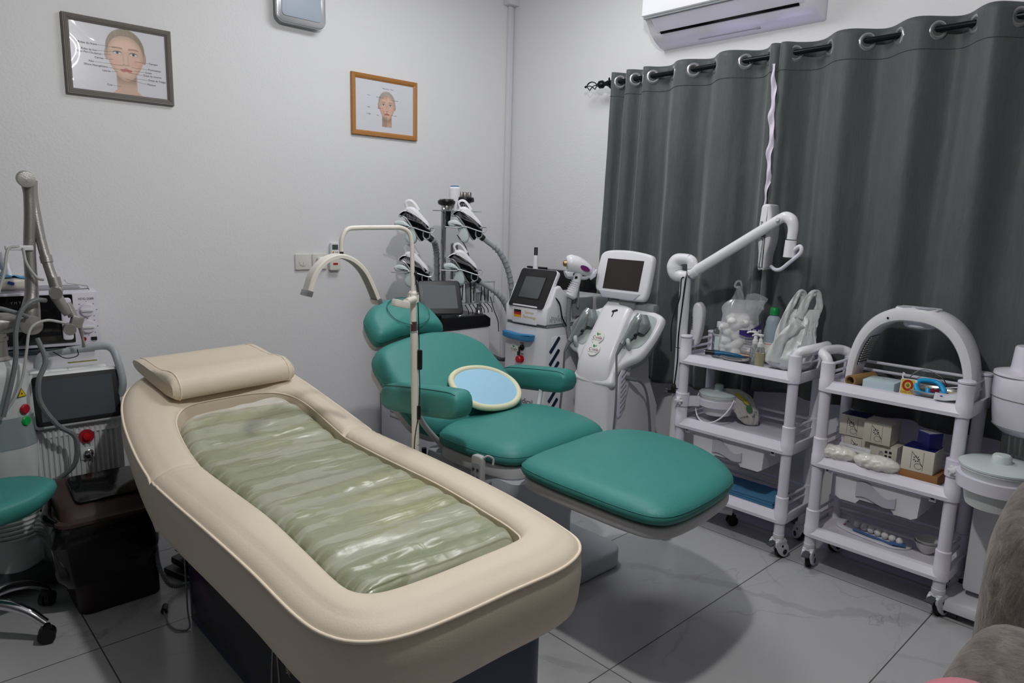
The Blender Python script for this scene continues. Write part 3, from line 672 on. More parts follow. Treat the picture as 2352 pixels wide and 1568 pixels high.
bot = MB(); o = obj('water_bag', mb, water_mat(), wmt, 180, solid=0)
b = MB(); edge = [wtop(0, k/60)+Vector((.003, 0, .0)) for k in range(61)]+[wtop(k/20, 1) for k in range(1, 21)]+[wtop(1, 1-k/60) for k in range(1, 61)]+[wtop(1-k/20, 0) for k in range(1, 20)]
b.tube(edge, .004, 6, sm=0, closed=True); obj('welded_seam', b, mat('clear_vinyl_seam', 'cdd0bb', .15, coat=.8), wmt, 180)
# ---------------------------------------------------------------- bolster pillow
pw = thing('pillow', 'cream contoured headrest pillow on the raised end of the massage bed', 'pillow', (1.09, 2.92, .80))
def pil():
    # profile across the short side (local v from foot to head, height), swept along x
    prof_ = [(0, .012), (-.012, .035), (-.008, .066), (.015, .088), (.05, .096), (.10, .088), (.15, .074), (.20, .068), (.26, .066), (.32, .062), (.36, .052), (.375, .034), (.36, .014), (.32, .004), (.2, .0), (.05, .002)]
    A = Vector((.815, 2.70)); B_ = Vector((1.318, 2.745))     # front lower edge, left and right
    ax = (B_-A); L_ = ax.length; ax.normalize(); ay = Vector((-ax.y, ax.x)); R = []
    NU = 36
    for k in range(NU+1):
        t = k/NU; e = min(t, 1-t)*L_; rd = min(1, e/.03); s_ = .72+.28*sqrt(max(0, 1-(1-rd)**2)); ring = []
        for v, h in prof_:
            vc, hc = .18, .045; vv = vc+(v-vc)*(s_*.1+.9); hh = hc+(h-hc)*s_
            hh += .0012*sin(t*90+v*30)*exp(-((t-.66)/.1)**2)*(h > .05)
            p = A+ax*(L_*t+(.0 if 0 < t < 1 else 0))+ay*vv
            ring.append(Vector((p.x, p.y, zt(p.y)+hh+.006)))
        R.append(ring)
    return R
RR = pil(); mb = MB(); mb.rings(RR, True); obj('cushion', mb, CREAM, pw, 60)
for k in (2, -3):
    b = MB(); b.tube([p for p in RR[k]], .0028, 6, sm=2, closed=True); obj('piping', b, PIP, pw, 180)
# ---------------------------------------------------------------- teal treatment chair
FR = mat('white_chair_frame', 'c9c9cc', .4)
ch = thing('treatment_chair', 'teal reclining treatment chair on a white pedestal', 'treatment chair', (1.9, 2.0, 0))
def cushion(out, z0, h, M=None, bev=.03, crown=.012, name='seat', m=TEAL, seam=True):
    P = [Vector((p[0], p[1], 0)) for p in cat([(p[0], p[1], 0) for p in out], 6, True)]; n = len(P)
    c = sum(P, Vector())/n
    def lay(f, z): return [Vector((c.x+(p.x-c.x)*f[0], c.y+(p.y-c.y)*f[1], z)) for p in P]
    w = max(p.x for p in P)-min(p.x for p in P); d = max(p.y for p in P)-min(p.y for p in P)
    def F(i): return (1-2*i/w, 1-2*i/d)
    R = [lay(F(.02), 0), lay(F(.006), .006), lay(F(0), .02)]
    for k in range(1, 7):
        a = pi/2*k/6; R.append(lay(F(bev*(1-cos(a))), .02+(h-.02)*sin(a)))
    for k in (.8, .55, .3, .08): R.append(lay(tuple(q*k/1.0*1.0 for q in F(bev)), h+crown*(1-k*k)))
    mb = MB(); T_ = (M or Matrix()) @ Matrix.Translation((0, 0, z0)); mb.rings(R, True, M=T_); o = obj(name, mb, m, ch, 60)
    if seam:
        b = MB(); b.tube([T_ @ q for q in R[3]], .0014, 5, sm=0, closed=True); obj('seam', b, TEALD, o, 180)
    return o
# leg rest, seat
legr = [(1.578, 1.16), (1.572, 1.35), (1.574, 1.52), (1.60, 1.64), (1.70, 1.675), (1.86, 1.690), (2.05, 1.705), (2.17, 1.68), (2.245, 1.58), (2.256, 1.44), (2.228, 1.31), (2.155, 1.185), (2.06, 1.10), (1.96, 1.067), (1.81, 1.048), (1.67, 1.048), (1.605, 1.078)]
cushion(legr, .592, .066, name='leg_rest', bev=.085, crown=.014)
seat = [(1.582, 1.84), (1.574, 1.97), (1.582, 2.07), (1.64, 2.13), (1.80, 2.17), (1.95, 2.195), (2.07, 2.185), (2.16, 2.14), (2.198, 2.02), (2.198, 1.88), (2.175, 1.78), (2.13, 1.72), (2.02, 1.712), (1.86, 1.70), (1.70, 1.688), (1.615, 1.725)]
cushion(seat, .588, .076, name='seat', bev=.08, crown=.014)
sp2 = lambda P: [tuple(q)[:2] for q in cat([(a, c, 0) for a, c in P], 4, True)]
b = MB(); b.prism([(p[0]*.965+1.91*.035, p[1]*.965+1.37*.035) for p in sp2(legr)], .548, .584, .008); obj('leg_rest_frame', b, FR, ch)
b = MB(); b.prism([(p[0]*.96+1.89*.04, p[1]*.96+1.94*.04) for p in sp2(seat)], .535, .584, .008); obj('seat_frame', b, FR, ch)
TI = math.atan(.8); CB_ = sqrt(1+.64)
M_ = frame((1.84, 2.14, .672), (1, 0, 0), (0, cos(TI), sin(TI)))
bk = [(-.248, -.02), (-.29, .03), (-.312, .15), (-.322, .29), (-.314, .365), (-.262, .42), (-.16, .450), (-.05, .470), (.05, .474), (.17, .450), (.245, .40), (.28, .345), (.300, .21), (.302, .09), (.275, .0), (.2, -.045), (.05, -.055), (-.1, -.055), (-.2, -.045)]
cushion(bk, -.09, .09, M=M_, name='backrest', bev=.05, crown=.012)
hd = [(-.245, .455), (-.262, .53), (-.240, .605), (-.16, .672), (-.07, .692), (.03, .680), (.095, .62), (.118, .535), (.108, .478), (0, .488), (-.12, .478)]
ho = cushion(hd, -.08, .08, M=M_, name='headrest', bev=.045, crown=.008)
b = MB(); b.tube([M_ @ Vector((-.05+.105*cos(a), .575+.085*sin(a), .0135-.005*abs(sin(a)))) for a in [2*pi*k/40 for k in range(40)]], .002, 6, sm=0, closed=True); obj('face_hole_seam', b, TEALD, ho)
b = MB(); b.prism([(x*.96, y*.95+.01) for x, y in sp2(bk)], -.125, -.09, .006, M=M_); b.prism([(x*.95-.0, y*.93+.04) for x, y in sp2(hd)], -.112, -.082, .006, M=M_); b.box((-.05, .46, -.11), (.2, .2, .02), .003, M=M_); obj('back_frame', b, FR, ch)
def arm(cx, y0, y1, z0, z1, w, h):
    """padded arm from the front end (y0, top z0) to the rear end (y1, top z1)"""
    R = []; L_ = y1-y0; N_ = 30
    for k in range(N_+1):
        t = k/N_; e = min(t*L_, (1-t)*L_); rd = .05; q = sqrt(max(0, 1-(1-min(1, e/rd))**2)); q = .42+.58*q if 0 < k < N_ else .36
        zt_, y = z0+(z1-z0)*t, y0+L_*t; hh = h*(1-.12*abs(2*t-1)**3)*q; c = Vector((cx, y, zt_-h/2)); ww = w/2*(.55+.45*q)
        R.append([c+Vector((u*ww, 0, v*hh/2)) for u, v in rrect(2, 2, .62, 5)])
    b = MB(); b.rings(R, True); o = obj('armrest', b, TEAL, ch, 60)
    for s_ in (-1, 1):
        b = MB(); c = []
        for k in range(1, N_): c.append(R[k][3 if s_ > 0 else 8]+Vector((s_*.0005, 0, .0008)))
        b.tube(c, .0017, 5, sm=0); obj('seam', b, TEALD, o, 180)
arm(1.493, 1.815, 2.295, .872, .812, .094, .112)
arm(2.225, 1.985, 2.395, .820, .775, .10, .108)
for x, s_ in ((1.505, 1), (2.21, -1)):
    b = MB(); b.tube([(x, 2.14, .75), (x+s_*.04, 2.12, .66), (x+s_*.1, 2.08, .575)], .011, 10); obj('armrest_bracket', b, FR, ch)
# pedestal
b = MB(); b.prism(rrect(.72, .90, .08, 6, 1.945, 2.15), 0.004, .085, .014); obj('base_plate', b, mat('light_grey_base', 'b4bac0', .4), ch)
b = MB(); b.rings([[Vector((x, y, z)) for x, y in rrect(w_, d_, .04, 6, cx_, cy_)] for w_, d_, cx_, cy_, z in ((.42, .50, 1.80, 1.99, .08), (.41, .48, 1.80, 1.98, .3), (.42, .50, 1.80, 1.96, .44), (.46, .54, 1.84, 1.94, .535))], True); obj('pedestal', b, mat('pale_pedestal', 'b9bdc4', .4), ch, 30)
b = MB(); b.box((1.62, 2.36, .15), (.24, .30, .12), .02); obj('motor_cover', b, BLACK, ch)
b = MB(); b.cyl((1.60, 2.20, .16), (1.60, 2.20, .54), .010); obj('lift_rod', b, BLACK, ch)
# hand control hanging under the seat edge
hc = thing('hand_control', 'grey button handset hanging from the teal chair\'s seat edge', 'hand control', (1.545, 1.79, .54))
Mh = frame((1.545, 1.80, .575), (0.1, -1, 0), (0, 0.12, 1))
b = MB(); b.prism(rrect(.052, .15, .015, 4, 0, -.02), -.012, .012, .005, M=Mh); obj('casing', b, mat('handset_grey', 'b0b0b0', .4), hc)
b = MB(); b.prism(rrect(.040, .115, .01, 4, 0, -.03), .0121, .0135, .0005, M=Mh); k_ = obj('keypad', b, GREY, hc)
for i in range(3):
    for j in (-1, 1):
        b = MB(); b.lathe([(.001, .0135), (.006, .0135), (.005, .0155), (.001, .0158)], (j*.0105, .005-.03*i, 0), 12, M=Mh); obj('button', b, DGREY, k_)
b = MB(); b.tube([(1.55, 1.775, .625), (1.56, 1.765, .632), (1.575, 1.755, .62), (1.572, 1.752, .60)], .004, 8); obj('clip', b, mat('handset_grey', 'b0b0b0', .4), hc)
# ---------------------------------------------------------------- foam pad on the seat
fp = thing('seat_pad', 'oval light blue foam pad with a pale yellow rim, on the teal chair', 'pad', (1.90, 2.17, .69))
Mp = frame((1.905, 2.178, .752), (1, .10, -.02), (-.06, .86, .50)) @ Matrix.Scale(.93, 4)
b = MB(); P = [(a, c) for a, c in ((-.185, .0), (-.155, .085), (-.06, .13), (.06, .125), (.145, .08), (.185, -.0), (.15, -.085), (.06, -.135), (-.06, -.135), (-.15, -.095))]
PP = [tuple(q)[:2] for q in cat([(a, c, 0) for a, c in P], 5, True)]
b.prism(PP, -.008, .006, .004, M=Mp); obj('foam', b, mat('light_blue_foam', 'a6d3ee', .85, bump=.2, bscale=300), fp)
b = MB(); b.tube([Mp @ Vector((x*.985, y*.98, 0)) for x, y in PP], .0135, 10, sm=0, closed=True); obj('rim', b, mat('pale_yellow_rim', 'e7e5c4', .7), fp)
# ---------------------------------------------------------------- half-moon floor lamp
LK = .8555; LY = 2.012
lp = thing('floor_lamp', 'cream half moon beauty lamp on a tall thin stand', 'floor lamp', (1.666, LY, 0))
b = MB(); b.cyl((1.666, LY, .52), (1.657, LY, .99), .0158); b.cyl((1.653, LY, 1.02), (1.653, LY, 1.12), .0135); b.cyl((1.666, LY, -.18), (1.666, LY, .52), .0165); obj('lower_pole', b, CREAMW, lp)
b = MB(); b.cyl((1.667, LY, .50), (1.667, LY, .5035), .0168); b.cyl((1.656, LY, .985), (1.656, LY, .989), .0162); obj('joint_line', b, GREY, lp)
b = MB(); b.cyl((1.655, LY, .992), (1.654, LY, 1.03), .0145); obj('metal_sleeve', b, mat('rose_steel', '9b7c76', .25, .9), lp)
b = MB(); b.tube([(1.652, LY, 1.12), (1.648, LY, 1.25), (1.645, LY, 1.345), (1.630, LY, 1.39), (1.595, LY, 1.408), (1.55, LY, 1.409), (1.48, LY, 1.408), (1.40, LY, 1.406), (1.355, LY, 1.400), (1.334, LY, 1.37), (1.329, LY, 1.34), (1.329, LY, 1.318)], .0088, 14, sm=5); obj('gooseneck', b, CREAMW, lp)
b = MB(); b.cyl((1.329, LY, 1.318), (1.329, LY, 1.292), .0075); obj('neck_sleeve', b, mat('dark_sleeve', '4a3434', .3, .5), lp)
b = MB(); b.lathe([(.013, 0), (.019, .003), (.0205, .012), (.019, .03), (.0205, .042), (.015, .05)], (1.653, LY, 1.105), 24)
for k in range(10):
    a = k*pi/5; b.box((1.653+.0205*cos(a), LY+.0205*sin(a), 1.125), (.004, .004, .03))
b.cyl((1.645, LY-.02, 1.125), (1.60, LY-.03, 1.118), .014); b.cyl((1.60, LY-.03, 1.124), (1.598, LY-.03, 1.095), .015); b.box((1.565, LY-.04, 1.112), (.075, .03, .028), .006, rot=(0, .25, .1)); obj('clamp', b, CREAMW, lp)
b = MB(); b.tube([(1.655, LY-.012, 1.225), (1.662, LY-.02, 1.1), (1.668, LY-.02, .95), (1.670, LY-.018, .90)], .0022, 6); b.tube([(1.671, LY-.018, .83), (1.672, LY-.02, .74), (1.668, LY-.02, .66)], .0022, 6); b.tube([(1.664, LY-.02, .62), (1.65, LY-.02, .55), (1.645, LY-.02, .46), (1.65, LY-.02, .2)], .0022, 6)
b.ell((1.655, LY-.012, 1.228), (.007, .006, .006), 10, 6); obj('power_cable', b, BLACK, lp)
b = MB(); b.box((1.672, LY-.018, .87), (.021, .018, .085), .007); b.box((1.667, LY-.02, .645), (.014, .014, .06), .005); obj('cable_switch', b, BLACK, lp)
b = MB(); b.lathe([(.12, 0.004), (.13, .01), (.125, .018), (.02, .035), (.017, .07)], (1.666, LY, -.246), 40); obj('foot', b, PANEL, lp)
# arched light head
b = MB(); A = []
xs = [(1.186, 1.170), (1.212, 1.238), (1.255, 1.283), (1.312, 1.302), (1.370, 1.285), (1.418, 1.243), (1.452, 1.183), (1.478, 1.125)]
C_ = cat([(x, LY, z) for x, z in xs], 8)
R = []
for i, p in enumerate(C_):
    d = (C_[min(i+1, len(C_)-1)]-C_[max(i-1, 0)]).normalized(); nn = Vector((-d.z, 0, d.x)); w2 = .026
    y_ = Vector((0, 1, 0)); R.append([p+y_*a*w2*1.0+nn*c*.009 for a, c in ((-1, -.8), (-1, .5), (-.8, 1), (.8, 1), (1, .5), (1, -.8))])
mb = MB(); mb.rings(R, True); hdp = obj('arched_head', mb, CREAMW, lp, 30)
b = MB(); b.rings([[p+Vector((0, a*.021, 0))+n_ for a, n_ in ((-1, Vector()), (1, Vector()))] for p in [q-Vector((-(C_[min(i+1, len(C_)-1)]-C_[max(i-1, 0)]).normalized().z, 0, (C_[min(i+1, len(C_)-1)]-C_[max(i-1, 0)]).normalized().x))*.0076 for i, q in enumerate(C_)]], False, closed=False); obj('led_strip', b, mat('led_strip_off', '8e9394', .5), hdp)
for i in (0, -1):
    d = (C_[1]-C_[0]).normalized() if i == 0 else (C_[-1]-C_[-2]).normalized(); p = C_[i]; M2 = frame(p, (0, 1, 0), d)
    b = MB(); b.box((0, 0, 0), (.056, .022, .022), .003, M=M2); obj('end_cap', b, ALU, hdp)
# bring the drawing to the lamp's real size, standing on the floor in the gap between bed and chair
def resize(o):
    for c in o.children:
        if c.type == 'MESH': c.data.transform(Matrix.Translation((0, 0, .2096)) @ Matrix.Scale(LK, 4))
        resize(c)
resize(lp); lp.location = (1.4255, LY, 0)
# ---------------------------------------------------------------- screen machine with two silver handpieces ("shoulder" machine)
hm = thing('ultrasound_machine', 'white machine with square monitor and two grey handpieces in shoulder trays', 'beauty machine', (2.88, 2.24, 0))
SL = frame((2.70, 2.24, .74), (0, -1, 0), (.6, 0, 1))     # u right, v up the slope
def SP(y, z): return (2.24-y, (z-.74)*sqrt(1+.36))
def spts(P, n=5): return [tuple(q)[:2] for q in cat([(SP(y, z)[0], SP(y, z)[1], 0) for y, z in P], n, True)]
sh = [(2.484, .815), (2.502, .855), (2.512, .919), (2.478, .962), (2.406, .995), (2.30, 1.03), (2.153, 1.038), (2.05, 1.026), (1.989, 1.012), (1.966, .990), (1.970, .93), (1.99, .86), (2.02, .805), (2.08, .765), (2.118, .72), (2.125, .66), (2.345, .66), (2.36, .72), (2.40, .775), (2.45, .79)]
b = MB(); b.prism(spts(sh), -.05, .0, .018, M=SL); obj('shoulder_shell', b, WHITE, hm, 50)
b = MB(); b.rings([[SL @ Vector((u*k, v*k2+.17*(1-k2), w_)) for u, v in spts(sh, 2)] for k, k2, w_ in ((.97, .97, -.04), (.8, .85, -.12), (.45, .6, -.2))], True); obj('rear_shell', b, mat('shell_grey', '9fa3a8', .5), hm, 40)
# central band running down into the column
bw = .093; R = []
for x, z, k in ((2.885, 1.045, .9), (2.872, 1.03, .95), (2.845, 1.005, 1), (2.80, .935, 1), (2.75, .86, 1.03), (2.712, .80, 1.08), (2.69, .75, 1.12), (2.683, .69, 1.15), (2.683, .5, 1.2), (2.683, .1, 1.25)):
    R.append([Vector((x-.016+d, 2.243-u*bw*k, z)) for u, d in ((-1, .06), (-1, .008), (-.93, -.002), (-.7, -.008), (0, -.012), (.7, -.008), (.93, -.002), (1, .008), (1, .06))])
b = MB(); b.rings(R, True); obj('front_band', b, WHITE, hm, 40)
# column
b = MB(); R = []
for z, xf, wd in ((.06, 2.68, .135), (.5, 2.69, .13), (.66, 2.70, .125), (.74, 2.74, .12), (.86, 2.80, .10)):
    R.append([Vector((x, 2.235+y, z)) for x, y in [(xf+.02, -wd), (xf, -wd+.02), (xf, wd-.02), (xf+.02, wd), (xf+.36 if z < .6 else xf+.3-(z-.6)*.5, wd), (xf+.40 if z < .6 else xf+.33-(z-.6)*.5, 0), (xf+.36 if z < .6 else xf+.3-(z-.6)*.5, -wd)]])
b.rings(R, True); obj('column', b, PANEL, hm, 40)
# side vent panel with slanted slots on the right flank
b = MB(); prof_ = [(2.705, .70), (2.73, .735), (2.78, .755), (2.80, .74), (2.78, .62), (2.74, .50), (2.71, .49), (2.70, .52)]
b.prism([(x, z) for x, z in prof_], 0, .006, .002, M=frame((0, 2.103, 0), (1, 0, 0), (0, 0, 1))); vp = obj('vent_panel', b, LAV, hm)
b = MB()
for k in range(8): b.box((2.745, 2.0965, .53+.026*k), (.055, .002, .006), 0, rot=(0, -.7, 0))
obj('vent_slots', b, GREY, vp)
b = MB(); b.box((2.683+.2, 2.235, .04), (.46, .36, .06), .02); obj('base', b, PANEL, hm)
for x, y in ((2.72, 2.12), (2.72, 2.36), (3.05, 2.12), (3.05, 2.36)):
    b = MB(); b.cyl((x-.012, y, .027), (x+.012, y, .027), .026, n=20); b.box((x, y, .045), (.03, .03, .03), .006); obj('caster', b, BLACK, hm)
# trays
trL = [(2.470, .846), (2.494, .882), (2.494, .912), (2.462, .955), (2.418, .980), (2.355, .985), (2.352, .93), (2.364, .831), (2.41, .821)]
trR = [(2.147, .857), (2.150, .92), (2.140, .965), (2.115, .995), (2.07, 1.003), (2.018, .998), (1.994, .983), (1.993, .93), (2.008, .88), (2.04, .848), (2.114, .834)]
TRM = mat('pale_aqua_tray', 'b6c0be', .25)
HPM = mat('silver_grey_handpiece', 'a3aaab', .3, .5); CAB = mat('grey_cable', '6c7072', .5)
for P, hy, hz in ((trL, [(2.387, .976), (2.393, .941), (2.417, .883), (2.436, .834), (2.443, .812)], 0), (trR, [(2.059, .984), (2.063, .952), (2.084, .905), (2.105, .867), (2.113, .842)], 1)):
    b = MB(); b.prism(spts(P), -.004, .003, .002, M=SL); tr = obj('tray', b, TRM, hm)
    hc_ = [SL @ Vector((*SP(y, z), w_)) for (y, z), w_ in zip(hy, (.045, .04, .032, .03, .032))]
    b = MB(); b.tube(hc_, [.024, .036, .037, .030, .022, .018, .016], 18, sm=6, flat=.85); hpz = obj('handpiece', b, HPM, hm)
    y1, z1 = hy[0]; b = MB(); b.tube([SL @ Vector((*SP(y1-.008, z1-.006), .04)), SL @ Vector((*SP(y1-.028, z1-.04), .03)), SL @ Vector((*SP(y1-.022, z1-.075), .022))], [.024, .030, .018], 14); obj('head', b, mat('dark_handpiece', '7d8688', .35), hpz)
    b = MB(); b.ell((0, 0, 0), (.009, .009, .007), 12, 8, M=SL @ Matrix.Translation((*SP(hy[2][0]-.022, hy[2][1]-.01), .03))); obj('trigger', b, BLACK, hpz)
    y2, z2 = hy[4]; b = MB(); b.tube([SL @ Vector((*SP(y2-.01, z2+.035), .0)), SL @ Vector((*SP(y2-.02, z2+.03), .03)), SL @ Vector((*SP(y2-.035, z2+.008), .03)), SL @ Vector((*SP(y2-.03, z2-.005), .0))], .011, 10); obj('cradle', b, TRM, tr)
    s0 = SL @ Vector((*SP(y2, z2), .032)); s1 = SL @ Vector((*SP(y2+.008, z2-.05), .03))
    b = MB(); b.tube([s0, s1], [.013, .006], 12, sm=0); obj('strain_relief', b, CAB, hpz)
    e = [(2.69, 2.46, .60), (2.70, 2.49, .30), (2.72, 2.47, .10)] if not hz else [(2.665, 2.078, .6), (2.645, 2.07, .35), (2.66, 2.06, .1)]
    b = MB(); b.tube([s1]+e, .0052, 8); obj('cable', b, CAB, hpz)
# right side cable with socket
b = MB(); b.tube([(2.78, 2.085, .685), (2.80, 2.06, .68), (2.86, 2.05, .63), (2.9, 2.045, .5), (2.92, 2.04, .3)], .006, 8); b.cyl((2.76, 2.10, .69), (2.80, 2.06, .68), .011); obj('power_cable', b, CAB, hm)
# key lock and notch
b = MB(); b.lathe([(.001, .0), (.017, 0), (.017, .006), (.010, .008), (.009, .014), (.001, .015)], M=SL @ Matrix.Translation((*SP(2.225, .99), .017)), n=24); kl = obj('key_lock', b, PANEL, hm)
b = MB(); b.prism(rrect(.034, .012, .005, 3), .02, .026, .001, M=SL @ Matrix.Translation((*SP(2.235, .988), .012)) @ Matrix.Rotation(.4, 4, 'Z')); b.prism(rrect(.006, .035, .002, 2), .03, .032, M=SL @ Matrix.Translation((*SP(2.238, .972), .005))); obj('key', b, INK, kl)
b = MB(); b.prism([(.02*cos(a), .013*sin(a)) for a in [pi+pi*k/12 for k in range(13)]], 0, .002, M=frame((2.687, 2.25, .747), (0, -1, 0), (.3, 0, 1))); obj('notch', b, GREY, hm)
# stickers
STK = mat('ivory_sticker', 'e9ebe2', .5); MAG = mat('magenta_ink', '8e2467', .5); GRN = mat('leaf_green', '1f7d3c', .5)
def sticker(parent, F, r, dark=False):
    b = MB(); b.lathe([(.001, 0), (r, 0), (r, .0008), (.001, .0009)], M=F, n=40); s_ = obj('sticker', b, STK, parent)
    text('logo_text', 'C·mile', r*.62, F @ Matrix.Translation((0, -.12*r, .0008)), INK if dark else MAG, s_, bold=.01)
    text('small_text', 'AESTHETIC CLINIC', r*.185, F @ Matrix.Translation((0, -.5*r, .0008)), INK, s_)
    b = MB()
    for cx_, cy_, l_, a_, w_ in ((-.17*r, .42*r, .26*r, 2.2, .12*r), (.2*r, .45*r, .16*r, .6, .055*r), (.03*r, .5*r, .11*r, 1.5, .03*r)):
        b.prism([(l_*cos(t), w_*sin(t)*(1-.3*cos(t))) for t in [2*pi*k/14 for k in range(14)]], .001, .0016, M=F @ Matrix.Translation((cx_, cy_, 0)) @ Matrix.Rotation(a_, 4, 'Z'))
    obj('leaf_mark', b, GRN, s_); return s_
sticker(hm, SL @ Matrix.Translation((*SP(2.262, .852), .0475)), .037)
sticker(hm, SL @ Matrix.Translation((*SP(2.255, .795), .0485)), .037)
# monitor
SM = frame((2.857, 2.232, 1.19), (0, -1, 0), (.2, 0, 1))
so_ = [(2.388, 1.291), (2.342, 1.310), (2.245, 1.315), (2.16, 1.310), (2.086, 1.299), (2.065, 1.283), (2.06, 1.25), (2.06, 1.19), (2.064, 1.11), (2.075, 1.078), (2.10, 1.068), (2.19, 1.066), (2.266, 1.071), (2.347, 1.086), (2.388, 1.104), (2.40, 1.14), (2.402, 1.195), (2.399, 1.25)]
Pm = [tuple(q)[:2] for q in cat([(2.232-y, (z-1.19)*1.02, 0) for y, z in so_], 4, True)]
b = MB(); b.prism(Pm, -.045, 0, .014, M=SM); mo = obj('monitor', b, WHITE, hm, 50)
b = MB(); b.prism([(-.109, -.078), (.12, -.078), (.124, .077), (-.107, .079)], -.001, .0012, M=SM); obj('screen', b, mat('dark_brown_screen', '2c2524', .18), mo)
b = MB(); b.prism([(-.1, -.125), (.1, -.125), (.135, -.09), (-.13, -.09)], -.002, .004, .003, M=SM); obj('bezel_lip', b, mat('bezel_grey', 'bcbcc6', .35), mo)
b = MB(); b.box((2.875, 2.19, 1.05), (.05, .10, .06), .01); b.box((2.895, 2.13, 1.03), (.06, .2, .05), .02); obj('monitor_neck', b, GREY, hm)
# ---------------------------------------------------------------- IPL / "German" machine
gm = thing('laser_machine', 'white tower machine with a tilted black screen and a flag sticker, in the room corner', 'beauty machine', (2.86, 2.67, 0))
b = MB(); b.box((2.852, 2.665, .46), (.50, .32, .87), .014); obj('lower_cabinet', b, PANEL, gm)
b = MB(); b.box((2.862, 2.665, .905), (.50, .30, .016), .004); obj('waist_gap', b, GREY, gm)
b = MB(); b.prism([(2.60, .912), (2.60, 1.00), (2.625, 1.02), (2.66, 1.105), (2.70, 1.115), (2.735, 1.08), (2.76, 1.055), (3.08, 1.05), (3.1, 1.03), (3.1, .912)], -.16, .16, .012, M=frame((0, 2.665, 0), (1, 0, 0), (0, 0, 1))); obj('upper_cabinet', b, PANEL, gm, 50)
b = MB()
for k in range(14): b.box((2.625+.012*k, 2.5035, .938+.004*(k % 3)), (.003, .003, .018+.014*(k % 2)))
obj('fine_vents', b, GREY, gm)
b = MB(); b.prism(rrect(.19, .10, .008, 3, .0, 0), 0, .004, .002, M=FX(2.6005, 2.67, .955)); fp_ = obj('front_plate', b, WHITE, gm)
for k, (n_, c_) in enumerate((('flag_black', '1b1b1d'), ('flag_red', 'b02020'), ('flag_gold', 'e6a400'))):
    b = MB(); b.prism(rrect(.055, .0135, .0004, 1, -.052, .0125-.0135*k), .0042, .005, M=FX(2.6005, 2.67, .957)); obj('flag_stripe', b, mat(n_, c_, .5), fp_)
YEL = mat('yellow_ink', 'c99a1c', .5)
text('lettering', 'German', .021, FX(2.5965, 2.632, .967), YEL, fp_); text('lettering', 'Technology', .021, FX(2.5965, 2.632, .943), YEL, fp_)
b = MB(); P = [(-.108, .012), (-.1, -.012), (0, -.02), (.1, -.016), (.112, .006), (.108, .022), (0, .016), (-.1, .022)]
b.prism([tuple(q)[:2] for q in cat([(x, y, 0) for x, y in P], 4, True)], 0, .035, .008, M=FX(2.60, 2.70, .833)); obj('blue_handle', b, mat('blue_handle', '2f7fb2', .3), gm)
sticker(gm, FX(2.6015, 2.748, .757), .029, True)
b = MB(); b.lathe([(.001, 0), (.016, 0), (.016, .008), (.009, .012), (.001, .013)], M=FX(2.602, 2.682, .772), n=20); kk = obj('key_lock', b, BLACK, gm)
b = MB(); b.box((2.582, 2.685, .760), (.012, .008, .035), .003); b.box((2.578, 2.686, .741), (.006, .02, .022), .005); obj('key', b, INK, kk)
b = MB(); b.lathe([(.001, 0), (.021, 0), (.021, .006), (.012, .008), (.012, .016), (.019, .018), (.02, .026), (.017, .03), (.001, .031)], M=FX(2.602, 2.688, .708), n=28); obj('emergency_stop', b, mat('red_button', 'b3161c', .3), gm)
for z in (.795, .737):
    b = MB(); b.prism(rrect(.028, .011, .002, 2), 0, .0015, M=FX(2.6025, 2.686, z)); obj('name_plate', b, GREY, gm)
text('lettering', 'Medical', .045, FX(2.601, 2.66, .478), INK, gm)
b = MB(); NV = mat('navy_slot', '1a2b40', .3)
for k in range(8):
    z = .835-.067*k-.03; M2 = frame((2.665, 2.503, z), (1, 0, 1.15), (-1.15, 0, 1)); b.prism(rrect(.105, .02, .006, 3), 0, .003, M=M2)
obj('side_slots', b, NV, gm)
b = MB(); b.prism(rrect(.42, .80, .02, 4, 2.85, .45), 0, .002, .0008, M=frame((0, 2.5045, 0), (1, 0, 0), (0, 0, 1))); obj('side_panel', b, WHITE, gm)
GS = frame((2.648, 2.665, 1.092), (0, -1, 0), (.52, 0, 1))
b = MB(); b.prism(rrect(.275, .232, .022, 6), -.026, 0, .006, M=GS); gs = obj('tilted_monitor', b, WHITE, gm)
b = MB(); b.prism(rrect(.268, .225, .018, 6), 0, .002, .0008, M=GS); bz = obj('bezel', b, mat('matt_black_bezel', '1b1b1d', .4), gs)
b = MB(); b.prism(rrect(.160, .132, .002, 2, -.002, .004), .0022, .004, .0003, M=GS); obj('bezel_rim', b, BLACK, bz)
b = MB(); b.prism(rrect(.150, .122, .001, 1, -.002, .004), .0045, .005, M=GS); obj('screen', b, mat('grey_screen', '4f5254', .15), bz)
for x, y in ((2.66, 2.54), (2.66, 2.79), (3.04, 2.54), (3.04, 2.79)):
    b = MB(); b.cyl((x-.012, y, .022), (x+.012, y, .022), .022, n=16); obj('caster', b, BLACK, gm)
